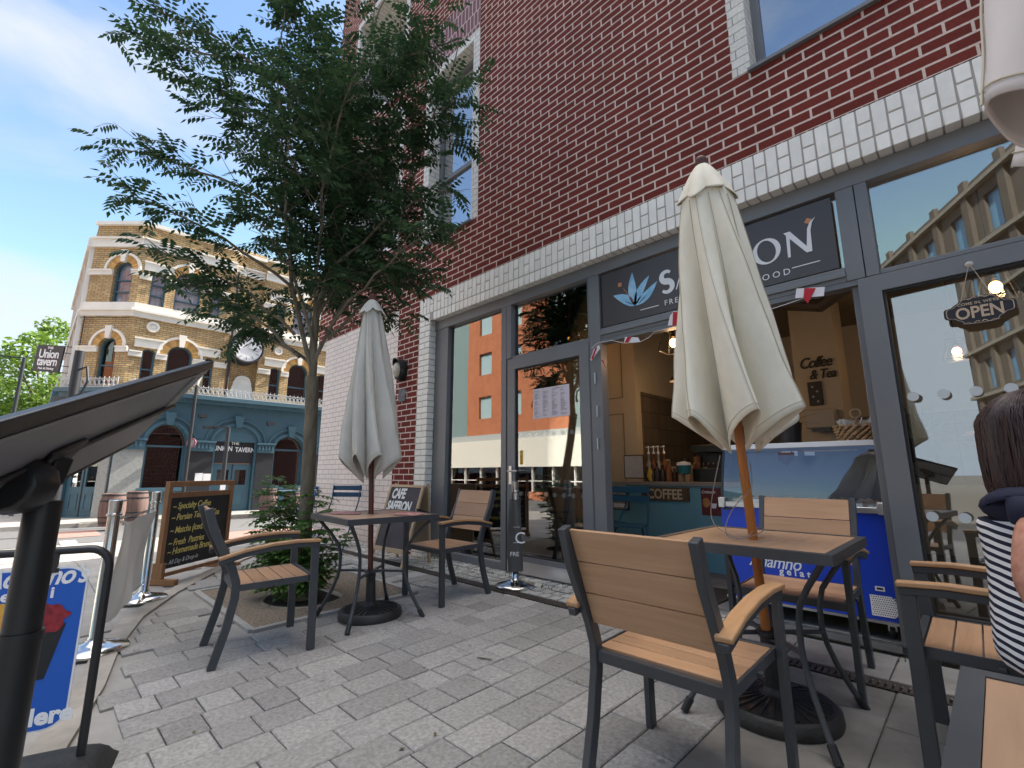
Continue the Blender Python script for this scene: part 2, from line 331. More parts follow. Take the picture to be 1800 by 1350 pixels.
logo_blue = mat('light_blue_print', (.16, .42, .66), .4, col2=(.38, .60, .76), nscale=9, noise=.1)
logo_navy = mat('navy_print', (.03, .045, .07), .4)
copper = mat('copper_print', (.52, .22, .09), .4)
bistro_blue = mat('bistro_blue_paint', (.012, .055, .12), .4)
bistro_bright = mat('bright_blue_paint', (.03, .12, .36), .35)
bistro_teal = mat('teal_metal', (.01, .09, .17), .4)
red_print = mat('red_fabric', (.45, .015, .03), .8); white_fab = mat('white_fabric', (.72, .70, .72), .8)
skin = mat('skin', (.56, .29, .205), .5, noise=.10, nscale=38, bump=.12, bscale=90, col2=(.40, .165, .11), detail=7)
hair_m = mat('dark_brown_hair', (.020, .009, .008), .42, col2=(.048, .019, .015), nscale=9, stretch=(9, 9, 1.2), bump=.25, bscale=30)
bark = mat('bark', (.24, .20, .14), .9, col2=(.12, .10, .07), nscale=6, stretch=(3, 3, .8), bump=.7, bscale=18)
leaf_dark = leaf_mat('rowan_leaves', (.028, .070, .034), (.066, .130, .052), .32)
leaf_shrub = leaf_mat('shrub_leaves', (.055, .13, .035), (.16, .27, .06), .35)
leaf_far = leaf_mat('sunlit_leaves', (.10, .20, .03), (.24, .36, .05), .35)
grass_m = leaf_mat('weeds', (.06, .10, .02), (.13, .17, .05), .3)
# ------------------------------------------------------------------ ground
paver_m = mat('granite_paver', (.30, .29, .275), .85, noise=.24, nscale=60, bump=.7, bscale=60, vary=.2, stain=.13, detail=9, spec=.3)
slab_m = mat('smooth_slab', (.20, .19, .175), .8, stain=.2, noise=.22, nscale=3.2, bump=.15, bscale=40, vary=.1, detail=10)
joint_m = mat('sand_joint', (.10, .095, .085), .95, noise=.3, nscale=40)
sett_m = mat('granite_sett', (.36, .35, .32), .8, noise=.2, nscale=30, bump=.5, bscale=50, vary=.16)
flag_m = mat('pale_flagstone', (.30, .285, .265), .85, stain=.2, noise=.12, nscale=3, bump=.1, bscale=60, vary=.08, detail=9)
kerb_m = mat('edging_stone', (.33, .30, .26), .85, noise=.2, nscale=5, bump=.2, bscale=50, vary=.12)
drain_m = mat('drain_channel', (.055, .042, .036), .8, noise=.3, nscale=18, bump=.3, bscale=40)
asphalt = mat('asphalt', (.12, .12, .122), .9, noise=.12, nscale=30, bump=.3, bscale=120)
tact_m = mat('red_tactile', (.30, .17, .145), .85, noise=.15, nscale=12, vary=.1)
gravel_m = mat('resin_gravel', (.34, .27, .20), .9, col2=(.10, .08, .06), nscale=70, bump=.9, bscale=95, detail=6)
road_paint = mat('road_paint', (.62, .61, .58), .8, noise=.1)
cobble_m = mat('sunny_cobble', (.36, .30, .25), .85, noise=.2, nscale=6)
def sheet(name, x0, x1, y0, y1, dz, m, step=1.0, kind='structure', fn=None):
    nx = max(1, int((x1 - x0) / step)); ny = max(1, int((y1 - y0) / step)); b = MB()
    b.grid(lambda u, v: Vector((x0 + (x1 - x0) * u, y0 + (y1 - y0) * v, G(x0 + (x1 - x0) * u, y0 + (y1 - y0) * v) + dz)), nx, ny)
    return tag(b.build(name, m, smooth=True), kind=kind)
b = MB()
def gco(n, a, c, k=2.2): return [a + (c - a) * i / n for i in range(n + 1)]
xs = [-400, -200, -100, -60, -40] + [-30 + i * .75 for i in range(60)] + [16, 20, 30, 60, 120, 400]
ys = [-400, -200, -100, -60, -40, -25] + [-18 + i * .75 for i in range(40)] + [13, 16, 20, 30, 60, 120, 400]
b.add([Vector((x, y, G(x, y) - .03)) for y in ys for x in xs], [(j * len(xs) + i, j * len(xs) + i + 1, (j + 1) * len(xs) + i + 1, (j + 1) * len(xs) + i) for j in range(len(ys) - 1) for i in range(len(xs) - 1)])
tag(b.build('ground', joint_m, smooth=True), kind='structure')
# curved terrace edge: south of it smooth flagstones
edge = [(6, -.95), (2, -.55), (-.6, -.18), (-1.9, .08), (-2.6, .235), (-3.2, .40), (-3.8, .52), (-4.45, .72), (-5.1, 1.05), (-5.75, 1.48), (-6.3, 1.92), (-6.85, 2.45), (-7.4, 3.1)]
def edge_y(x):
    for (xa, ya), (xb, yb) in zip(edge, edge[1:]):
        if xb <= x <= xa: return ya + (yb - ya) * (x - xa) / (xb - xa)
    return 9 if x < -7.4 else -9
rp = random.Random(3)
def paver_box(b, x0, x1, y0, y1, top=0.0, g=.003, tilt=.0014):
    h = top + rp.uniform(-.0015, .0015); c = .005; t = [rp.uniform(-tilt, tilt) for _ in range(4)]
    x0 += g; x1 -= g; y0 += g; y1 -= g
    P = [(x0, y0), (x1, y0), (x1, y1), (x0, y1)]; Q = [(x0 + c, y0 + c), (x1 - c, y0 + c), (x1 - c, y1 - c), (x0 + c, y1 - c)]
    vs = [Vector((x, y, G(x, y) - .025)) for x, y in P] + [Vector((x, y, G(x, y) + h - .004)) for x, y in P] + [Vector((x, y, G(x, y) + h + t[i])) for i, (x, y) in enumerate(Q)]
    b.add(vs, [(0, 1, 5, 4), (1, 2, 6, 5), (2, 3, 7, 6), (3, 0, 4, 7), (4, 5, 9, 8), (5, 6, 10, 9), (6, 7, 11, 10), (7, 4, 8, 11), (8, 9, 10, 11)])
PIT = (-5.0, -3.535, 1.16, 2.42)
b = MB(); cw = .1825; k = 0; x = -.9
while x > -7.3:
    xa, xb = x - cw, x; y = -1.4 + rp.uniform(0, .2)
    while y < 2.86:
        ln = rp.choice([.15, .20, .24, .28, .35]); y2 = min(y + ln, 2.87)
        if y2 - y < .05: break
        mx_, my_ = (xa + xb) / 2, (y + y2) / 2
        if my_ > edge_y(mx_) + .07 and not (PIT[0] - .06 < mx_ < PIT[1] + .06 and PIT[2] - .06 < my_ < PIT[3] + .06): paver_box(b, xa, xb, y, y2)
        y = y2
    x -= cw
tag(b.build('terrace_paving', paver_m), kind='structure')
b = MB(); x = -.9 + .49
cols = [(-.9, -.42), (-.42, .15), (.15, .75), (.75, 1.35), (1.35, 2), (2, 2.6), (2.6, 3.2), (3.2, 3.8), (3.8, 4.4), (4.4, 5)]
for xa, xb in cols:
    y = -1.4 + rp.uniform(0, .3)
    while y < 2.86:
        y2 = min(y + rp.choice([.45, .6, .75]), 2.87)
        if y2 - y > .04 and y2 > edge_y((xa + xb) / 2): paver_box(b, xa, xb, max(y, edge_y((xa + xb) / 2)), y2)
        y = y2
tag(b.build('slab_paving', slab_m), kind='structure')
# drain channel with slots, then setts / slabs up to the shopfront
b = MB(); b.add([Vector((x, y, G(x, y) - .006)) for y in (2.885, 2.985) for x in (-7.6, 5)], [(0, 1, 3, 2)])
for i in range(620):
    x = -7.5 + i * .02
    if x > 4.9: break
dr = b.build('drain_channel', mat('drain_slot', (.008, .007, .007), .9)); tag(dr, kind='structure')
b = MB()
for yy in (2.885, 2.975):
    b.add([Vector((x, y, z)) for (y, z) in ((yy, G(0, yy) + .0), (yy + .012, G(0, yy) + .0)) for x in (-7.6, 5)], [(0, 1, 3, 2)])
x = -7.6
while x < 5:
    b.box(x, x + .017, 2.894, 2.978, .055, .0665); x += .028
tag(b.build('drain_grating', drain_m, world=False), kind='structure')
b = MB(); rp = random.Random(9); y = 2.99
for (a_, c_) in ((2.995, 3.10), (3.105, 3.205), (3.21, 3.31), (3.315, 3.42), (3.425, 3.52)):
    x = -7.6
    while x < -1.36:
        ln = rp.uniform(.085, .125); paver_box(b, x, x + ln, a_, c_, top=.0, g=.008, tilt=.003); x += ln
tag(b.build('sett_strip', sett_m), kind='structure')
b = MB(); x = -1.36
while x < 5: paver_box(b, x, x + .45, 2.995, 3.36, top=.002, g=.004); x += .45
tag(b.build('threshold_slabs', slab_m), kind='structure')
b = MB(); x = 5
# edging stones along the curve and flagstones beyond
pts = []
for i in range(len(edge) - 1):
    (xa, ya), (xb, yb) = edge[i], edge[i + 1]; n = max(1, int(hypot(xb - xa, yb - ya) / .3))
    for q in range(n): pts.append((xa + (xb - xa) * q / n, ya + (yb - ya) * q / n))
pts.append(edge[-1])
def nrm(i):
    a_ = pts[max(0, i - 1)]; c_ = pts[min(len(pts) - 1, i + 1)]; d = Vector((c_[0] - a_[0], c_[1] - a_[1])).normalized(); return Vector((d.y, -d.x))
for i in range(0, len(pts) - 1):
    if i % 3 == 2 and False: continue
    n0, n1_ = nrm(i), nrm(i + 1); s_ = 1 if n0.y > 0 else -1
    q = [pts[i], pts[i + 1]]; gap = .004 if i % 3 == 0 else 0
    o0 = (q[0][0] - s_ * n0.x * .12, q[0][1] - s_ * n0.y * .12); o1 = (q[1][0] - s_ * n1_.x * .12, q[1][1] - s_ * n1_.y * .12)
    P = [q[0], q[1], o1, o0]
    vs = [Vector((px_, py_, G(px_, py_) - .03)) for px_, py_ in P] + [Vector((px_, py_, G(px_, py_) + .004)) for px_, py_ in P]
    b.add(vs, [(4, 5, 6, 7), (0, 1, 5, 4), (1, 2, 6, 5), (2, 3, 7, 6), (3, 0, 4, 7)])
tag(b.build('edging', kerb_m), kind='structure')
b = MB(); y = -7.6
# flagstones south and west of the edging, on the ground sheet 
rp = random.Random(5)
yy = -8.0
while yy < 3.3:
    xx = -12.2 + rp.uniform(0, .5)
    while xx < 6:
        x2 = xx + .62; mxx, myy = (xx + x2) / 2, yy + .22
        if (myy + .2 < edge_y(mxx) - .02 and myy + .2 < edge_y(xx) and myy + .2 < edge_y(x2)) or mxx < -7.75:
            if mxx < 5: paver_box(b, xx, x2, yy, yy + .45, top=-.004, g=.003)
        xx = x2
    yy += .45
tag(b.build('pavement', flag_m), kind='structure')
sheet('pavement_bedding', -12.2, 6, -8, 3.3, -.016, flag_m, .5)
# street: asphalt, red tactile paving, kerb and far pavement
def poly_sheet(name, P, dz, m, z=None):
    b = MB(); vs, fs = curve_mesh([P]); b.add([Vector((v.x, v.y, (-.5 if z is None else z) + dz)) for v in vs], fs); return tag(b.build(name, m), kind='structure')
sheet('near_pavement', -14.6, -12.2, -8, 12, -.012, flag_m, .6)
poly_sheet('road', [(-14.6, -60), (-14.6, 40), (-18.6, 40), (-18.6, 1.2), (-20.0, -.6), (-60, -.6), (-60, -9), (-20, -9), (-18.6, -12), (-18.6, -60)], -.004, asphalt)
poly_sheet('road_south', [(-14.6, -11.6), (60, -11.6), (60, -8), (-14.6, -8)], -.006, asphalt)
sheet('tactile_paving', -14.5, -12.9, 3.2, 6.0, .002, tact_m, .4)
tag(MB().add([Vector(p) for p in ((-15.9, .5, -.495), (-15.9, 1.5, -.495), (-17.6, 1.5, -.495), (-17.6, .5, -.495))], [(0, 1, 2, 3)]).build('red_road_patch', tact_m), kind='structure')
b = MB()
for i in range(6): b.box(-15.2 + i * .32, -15.05 + i * .32, .70 + i * .0, .98, -.503, -.492)
tag(b.build('road_marking', road_paint), kind='structure')
b = MB(); b.box(-18.75, -18.6, 1.2, 40, -.6, -.38); b.box(-14.6, -14.45, -8, -.5, -.6, -.47)
tag(b.build('kerb', kerb_m, bevel=.015), kind='structure')
b = MB(); b.box(-24, -18.75, -.5, 40, -.6, -.385); b.box(-60, -24, -.5, .55, -.6, -.385)
tag(b.build('far_pavement', flag_m), kind='structure')
b = MB(); b.box(-60, -18.9, -16.5, -9.2, -.6, -.39); tag(b.build('south_pavement', cobble_m), kind='structure')
# tree pit
pit_z = lambda x, y: G(x, y)
b = MB(); vs, fs = curve_mesh([rect(PIT[0], PIT[1], PIT[2], PIT[3]), [(-4.10 + .33 * cos(2 * pi * k / 28), 1.72 + .30 * sin(2 * pi * k / 28)) for k in range(28)]])
b.add([Vector((v.x, v.y, G(v.x, v.y) - .003)) for v in vs], fs); tag(b.build('tree_pit_gravel', gravel_m), kind='structure')
tag(MB().add([Vector((-4.10 + .36 * cos(2 * pi * k / 28), 1.72 + .33 * sin(2 * pi * k / 28), .028)) for k in range(28)], [tuple(range(28))]).build('soil', mat('dark_soil', (.03, .025, .018), 1, noise=.4, bump=.6)), kind='structure')
b = MB()
for (a_, c_) in (((PIT[0], PIT[2]), (PIT[1], PIT[2])), ((PIT[1], PIT[2]), (PIT[1], PIT[3])), ((PIT[1], PIT[3]), (PIT[0], PIT[3])), ((PIT[0], PIT[3]), (PIT[0], PIT[2]))):
    b.bar((a_[0], a_[1], G(*a_) - .01), (c_[0], c_[1], G(*c_) - .01), .045, .03)
tag(b.build('tree_pit_edging', mat('concrete_edge', (.36, .35, .33), .8, noise=.1)), kind='structure')
b = MB(); b.tube([(-4.10 + .33 * cos(2 * pi * k / 28), 1.72 + .30 * sin(2 * pi * k / 28), .03) for k in range(29)], .012, 6)
tag(b.build('tree_pit_ring', mat('steel_ring', (.25, .22, .17), .5, .5)), kind='structure')

# ------------------------------------------------------------------ the cafe building
Z0 = .07; ZT = 13.5; XL, XR = -8.17, 9.5
FY = D + .10                                           # frame plane
ZL, ZM, ZB = 3.264, 3.039, 2.934                       # lintel top, joint, underside
cafe = thing('cafe_building', 'dark red brick apartment building with white brick bands and a grey glazed cafe front', 'building', (-2, D, Z0))
Wm = XZ(D + .15)
LW = (-4.93, -4.01, 4.02, 6.56); RW = (-.985 + .13, 2.4, 3.94, 6.5)
BAL = [(-7.35, -5.72, 4.35, 6.55), (-7.35, -5.72, 7.05, 9.35), (-7.35, -5.72, 9.85, 12.1)]
UP = [(-4.93, -4.01, 7.9, 10.4), (-.85, 2.4, 7.9, 10.4)]
def wallpart(name, outl, holes, m, Y, th, parent=cafe, **k):
    b = MB(); b.add(*curve_mesh([outl] + holes, th / 2, XZ(Y + th / 2))); return b.build(name, m, parent, world=True, **k)
wallpart('brick_wall', rect(XL, XR, ZL, ZT), [rect(*h) for h in [LW, RW] + BAL + UP], red_brick, D, .22)
wallpart('brick_pier', rect(-5.525, -5.02, Z0 - .15, ZL), [], red_brick, D, .22)
wallpart('pale_brick_wall', rect(-7.84, -5.53, Z0 - .15, ZL - .002), [], pink_brick, D + .004, .2)
b = MB(); b.box(-8.17, -8.0, D + .22, 15, ZL, ZT); b.box(-7.84, -7.6, D + .2, 15, -.3, ZL); b.box(9.3, 9.5, D + .22, 15, -.3, ZT); b.box(XL, XR, 15, 15.2, -.3, ZT); b.build('side_wall', red_brick, cafe, world=True)
b = MB(); b.box(-8.17, -7.8, D + .01, 15, ZL - .02, ZL - .003); b.build('overhang_soffit', white_paint, cafe, world=True)
b = MB(); b.box(XL, XR, D + .22, 15, ZT - .3, ZT - .01); b.build('roof', mat('roof_felt', (.1, .1, .1), .9), cafe, world=True)
# white brick lintel built brick by brick: soldiers, split soldiers, half row and soffit
b = MB(); x = -4.124 - .075 * 12; n = 0; g2 = .0052; full = True
bm = MB(); bm.box(-5.02, 3.2, D + .006, D + .10, ZB + .006, ZL - .003); bm.build('lintel_mortar', mortar_grey, cafe, world=True)
while x < 3.2:
    xa, xb = x + g2, x + .075 - g2
    if full: b.box(xa, xb, D, D + .05, ZM + g2, ZL - g2)
    else:
        zc = (ZM + ZL) / 2; b.box(xa, xb, D, D + .05, ZM + g2, zc - g2); b.box(xa, xb, D, D + .05, zc + g2, ZL - g2)
    if x > -4.79: b.box(xa, xb, D, D + .098, ZB, ZM - g2)
    x += .075; full = not full
b.build('brick_lintel', white_solid, cafe, world=True, bevel=.0025, seg=1)
wallpart('pilaster_core', rect(-5.018, -4.80, Z0 - .15, ZM - .08), [], mortar_grey, D + .006, .2)
b = MB(); z = ZM - .075; k = 0                         # pilaster left of the shopfront, courses with a return
while z > -.05:
    if k % 2 == 0: b.box(-5.016, -4.793, D, D + .10, z + g2, z + .075 - g2); b.box(-4.89, -4.79, D + .108, D + .21, z + g2, z + .075 - g2)
    else: b.box(-5.016, -4.897, D, D + .10, z + g2, z + .075 - g2); b.box(-4.889, -4.79, D, D + .21, z + g2, z + .075 - g2)
    z -= .075; k += 1
b.build('brick_pilaster', white_solid, cafe, world=True, bevel=.0025, seg=1)
# window and balcony surrounds of white brick, frames and panes
def surround(x0, x1, z0, z1, sill=True, deep=.22, w=.12):
    b = MB()
    b.box(x0 - w, x0 + .003, D - .004, D + deep, z0, z1 + w); b.box(x1 - .003, x1 + w, D - .004, D + deep, z0, z1 + w); b.box(x0 + .003, x1 - .003, D - .004, D + deep, z1 - .003, z1 + w)
    b.build('window_surround', white_brick, cafe, world=True)
    if sill:
        b = MB(); b.box(x0 - .01, x1 + .01, D - .035, D + deep, z0 - .025, z0 + .0); b.build('window_sill', frame_grey, cafe, world=True)
blind = mat('white_blind', (.60, .60, .58), .8); dark_room = mat('dark_room', (.05, .05, .055), .9)
def win(x0, x1, z0, z1, mull=(), trans=(), Y=D + .17, f=.06, curtain=True, name='window'):
    W = wallpart(name, rect(x0, x1, z0, z1), [rect(a_, c_, d_, e_) for a_, c_ in zip([x0] + [m + f / 2 for m in mull], [m - f / 2 for m in mull] + [x1]) for d_, e_ in zip([z0] + [t_ + f / 2 for t_ in trans], [t_ - f / 2 for t_ in trans] + [z1]) for a_, c_, d_, e_ in [(a_ + (f if a_ == x0 else 0), c_ - (f if c_ == x1 else 0), d_ + (f if d_ == z0 else 0), e_ - (f if e_ == z1 else 0))]], frame_grey, Y, .07)
    b = MB(); b.box(x0 + f * .8, x1 - f * .8, Y + .03, Y + .036, z0 + f * .8, z1 - f * .8); p = b.build('pane', win_glass, W, world=True)
    if curtain:
        b = MB(); n = int((x1 - x0) / .09)
        for i in range(n): b.box(x0 + i * (x1 - x0) / n, x0 + (i + .93) * (x1 - x0) / n, Y + .14 + (i % 2) * .01, Y + .15 + (i % 2) * .01, z0 + .02, z1 - .02)
        b.build('blind', blind, W, world=True)
    b = MB(); b.box(x0 - .1, x1 + .1, Y + .5, Y + .52, z0 - .1, z1 + .1); b.build('room', dark_room, W, world=True)
    return W
surround(*LW); surround(*RW)
win(LW[0], LW[1], LW[2], LW[3], trans=(5.0,)); win(RW[0], RW[1], RW[2], RW[3], mull=(.8,))
for u_ in UP: surround(*u_); win(*u_)
b = MB(); b.box(LW[0] - .13, LW[1] + .12, D - .006, D + .1, LW[3] + .122, LW[3] + .79); b.build('soldier_course', soldier_brick, cafe, world=True)
for i, (x0, x1, z0, z1) in enumerate(BAL):
    surround(x0, x1, z0, z1, sill=False, deep=1.3, w=.1)
    b = MB(); b.box(x0 - .1, x1 + .1, D - .004, D + 1.4, z0 - .06, z0); sl_ = b.build('balcony_floor', white_paint, cafe, world=True)
    b = MB()
    for k in range(16): b.box(x0 + .05 + k * .1, x0 + .065 + k * .1, D + .06, D + .075, z0, z0 + 1.05)
    b.box(x0, x1, D + .05, D + .085, z0 + 1.05, z0 + 1.09); b.box(x0, x1, D + .05, D + .085, z0 + .06, z0 + .09)
    b.build('balcony_railing', frame_grey, cafe, world=True)
    b = MB(); b.box(x0, x1, D + 1.3, D + 1.4, z0, z1); b.build('balcony_back', white_brick, cafe, world=True)
    b = MB(); b.box(x0 + .3, x1 - .3, D + 1.28, D + 1.3, z0, z1 - .2); b.build('balcony_door', win_glass, cafe, world=True)
# ---- shopfront frame
HZ = ZB - .0; TR = 2.205                               # transom underside
fr = MB(); f0 = FY; f1 = FY + .09
fr.box(-4.79, 3.2, f0 - .012, f1, 2.82, HZ - .001)                       # head
fr.box(-4.79, -4.535, f0, f1, Z0, 2.82)
fr.box(-4.535, -3.575, f0, f1, Z0 - .02, .155)         # bottom rail
for xa, xb in ((-3.575, -3.50), (-3.495, -3.425), (-2.43, -2.425), (-2.42, -2.30)):
    fr.box(xa, xb, f0 - .008, f1, Z0 - .02 if xa < -3.5 or xa > -2.5 else TR + .02, 2.82)
for xa, xb in ((-.47, -.375), (-.37, -.305)): fr.box(xa, xb, f0 - .008, f1, TR, 2.82)
fr.box(2.4, 2.5, f0, f1, Z0, 2.82)
fr.box(-3.425, -2.43, f0 + .004, f1, 2.215, 2.245)
fr.box(-2.30, -.47, f0 - .004, f1, TR + .0, TR + .095); fr.box(-2.30, -.47, f0 - .02, f0 - .004, TR + .03, TR + .06)
fr.box(-.305, 2.4, f0 + .002, f1, TR + .002, TR + .03)
shop = fr.build('shopfront_frame', frame_grey, cafe, world=True, bevel=.004)
b = MB(); b.box(-4.54, -3.57, f0 + .05, f0 + .056, .15, 2.825); b.build('window_pane', glass, shop, world=True)
b = MB(); b.box(-3.43, -2.42, f0 + .05, f0 + .056, 2.24, 2.825); b.build('window_pane', glass, shop, world=True)
b = MB(); b.box(-2.31, -.46, f0 + .05, f0 + .056, TR + .09, 2.825); b.build('window_pane', glass, shop, world=True)
b = MB(); b.box(-.31, 2.41, f0 + .05, f0 + .056, TR + .02, 2.825); b.build('window_pane', glass, shop, world=True)
b = MB(); b.box(-4.5, -3.6, f0 + .035, f0 + .045, .09, .16); b.build('metal_sill', kick, shop, world=True)
def door(x0, x1, z0, z1, st, top, bot, Y, kickz=None, name='door', yaw=0):
    b = MB(); b.add(*curve_mesh([rect(x0, x1, z0, z1), rect(x0 + st, x1 - st, z0 + bot, z1 - top)], .03, XZ(Y + .03)))
    d = b.build(name, frame_grey, cafe, world=True, bevel=.004)
    b = MB(); g_ = .014
    b.add(*curve_mesh([rect(x0 + st - .0, x1 - st + .0, z0 + bot, z1 - top), rect(x0 + st + g_, x1 - st - g_, z0 + bot + g_, z1 - top - g_)], .02, XZ(Y + .035))); b.build('gasket', dark_gasket, d, world=True)
    b = MB(); pm = Matrix.Translation(((x0 + x1) / 2, Y + .03 + (.02 if yaw else 0), 0)) @ Matrix.Rotation(R(yaw), 4, 'Z'); hw = (x1 - x0) / 2 - st + .01; b.box(-hw, hw, -.003, .003, z0 + bot, z1 - top, pm); b.build('pane', glass, d, world=True)
    if kickz: b = MB(); b.box(x0 + .005, x1 - .005, Y - .004, Y, z0 + .005, kickz); b.build('kick_plate', kick, d, world=True)
    return d
dl = door(-3.475, -2.432, .085, 2.213, .105, .115, .16, f0 - .012, kickz=.20)
dr_ = door(-.418, 1.0, .085, 2.2, .11, .10, .20, f0 - .012, name='door', yaw=-4)
door(1.01, 2.39, .085, 2.2, .11, .10, .20, f0 - .012)
# handle of the closed door
hx, hz_ = fy(897, 828, f0 - .02)
b = MB(); b.box(hx - .018, hx + .018, f0 - .022, f0 - .012, hz_ - .13, hz_ + .05); b.tube([(hx, f0 - .02, hz_), (hx, f0 - .06, hz_), (hx + .13, f0 - .06, hz_)], .009, 8)
b.build('door_handle', chrome_d, dl, world=True, smooth=True)
for (px_, py_) in ((1047, 665), (1051, 728 - 5), (1052, 780)):
    b = MB(); hx, hz_ = fy(px_, py_, f0 - .01); b.tube([(hx, f0 - .018, hz_ - .05), (hx, f0 - .018, hz_ + .05)], .007, 8); b.build('hinge', chrome_d, shop, world=True)
b = MB(); b.box(-2.42, -2.335, f0 + .0, f0 + .05, .10, TR); b.build('door_jamb', frame_grey, cafe, world=True, bevel=.004); b = MB(); b.box(-.455, -.42, f0 + .03, f0 + .08, .1, TR); b.build('door_jamb', frame_grey, cafe, world=True, bevel=.004)
b = MB(); b.box(-2.335, -.455, f0 + .02, f0 + .07, .07, .10); b.build('threshold', kick, cafe, world=True); b = MB(); b.box(-2.42, -.42, f0, f0 + .09, TR - .035, TR - .001); b.build('door_head', frame_grey, cafe, world=True)
# safety dots on the glass
dots = mat('frosted_dot', (.55, .58, .58), .7); b = MB()
def dot(x, z, r=.022): MB().add([Vector((x + r * cos(2 * pi * k / 16), f0 - .0125 + .028, z + r * sin(2 * pi * k / 16))) for k in range(16)], [tuple(range(16))]).build('safety_dot', dots, cafe, world=True)
for i in range(8):
    for z in (1.40, .83): dot(-3.31 + i * .108, z)
for i in range(10):
    for z in (1.455, .80): dot(-.245 + i * .128, z, .026)
# interior of the cafe
floor_m = mat('interior_floor', (.16, .17, .175), .5, noise=.3, nscale=4)
IX0, IX1, IY1, IZ = -4.78, 4.5, 7.6, 3.0
tile_m = brick_mat('patterned_tiles', (.14, .115, .085), (.09, .075, .06), (.04, .035, .03), bw=.2, rh=.2, ms=.01, off=0, rough=.4)
b = MB(); b.box(IX0, IX1, f1, IY1, -.1, .098); b.build('interior_floor', floor_m, cafe, world=True)
b = MB(); b.box(IX0 - .1, IX0, f1 + .02, IY1, 0, IZ); b.box(IX1, IX1 + .1, f1 + .02, IY1, 0, IZ); b.box(IX0, IX1, IY1, IY1 + .1, 0, IZ + .4); b.build('interior_wall', cream_wall, cafe, world=True)
b = MB(); b.box(IX0, IX1, f1, IY1, IZ, IZ + .1); b.build('ceiling', mat('ceiling_dark', (.20, .17, .13), .9), cafe, world=True)
b = MB(); b.box(IX0, -3.02, 5.25, 5.35, .1, IZ); b.box(-3.16, -3.02, 5.35, IY1, .1, IZ); b.build('partition_wall', cream_wall, cafe, world=True)
b = MB(); b.box(-3.02, -3.005, 5.37, IY1, .9, 2.05); b.box(-3.0, IX1 - 1.7, IY1 - .02, IY1, .9, 1.75); b.build('tiled_wall', tile_m, cafe, world=True)
b = MB(); b.box(-1.42, -1.0, 6.0, 6.5, .1, IZ); b.build('interior_column', cream_wall, cafe, world=True)
# cupboard doors on the partition
b = MB()
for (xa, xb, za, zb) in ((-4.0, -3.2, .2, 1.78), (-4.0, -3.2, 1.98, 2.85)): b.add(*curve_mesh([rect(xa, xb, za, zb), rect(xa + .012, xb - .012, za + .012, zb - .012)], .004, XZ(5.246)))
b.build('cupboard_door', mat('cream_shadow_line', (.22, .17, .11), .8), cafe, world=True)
# exhaust duct under the ceiling
b = MB(); b.tube([(-1.5, 5.6, 2.9), (-1.0, 5.5, 2.72), (-.6, 5.4, 2.9)], .07, 10); b.tube([(-.9, 4.9, 2.95), (-.7, 4.8, 2.66), (-.4, 4.75, 2.9)], .012, 6); b.build('ceiling_duct', mat('dark_duct', (.06, .055, .05), .6), cafe, world=True)
# ------------------------------------------------------------------ shop sign
SY = f0 + .004
sg = thing('shop_sign', 'dark grey fascia sign with blue petals and pale lettering over the open doorway', 'sign', (-1.38, SY, 2.57))
b = MB(); b.box(-2.275, -.50, SY, SY + .02, 2.31, 2.80); b.build('panel', sign_dark, sg, world=True)
SM = lambda x, z: Matrix.Translation((x, SY - .002, z)) @ Matrix(((1, 0, 0, 0), (0, 0, -1, 0), (0, 1, 0, 0), (0, 0, 0, 1)))
def ftext(t, px, py, h, M0=SM, Y=None, m=pure_white, parent=sg, name='lettering', shear=0, spacing=1, ws=1, bold=0, xz=None, ext=.0008):
    x, z = xz if xz else fy(px, py, SY if Y is None else Y)
    Mx = M0(x, z) if Y is None else Matrix.Translation((x, Y, z)) @ Matrix(((1, 0, 0, 0), (0, 0, -1, 0), (0, 1, 0, 0), (0, 0, 0, 1)))
    b = MB(); b.add(*text_mesh(t, h, Mx, ext, shear, spacing, 'LEFT', bold, ws)); return b.build(name, m, parent, world=True)
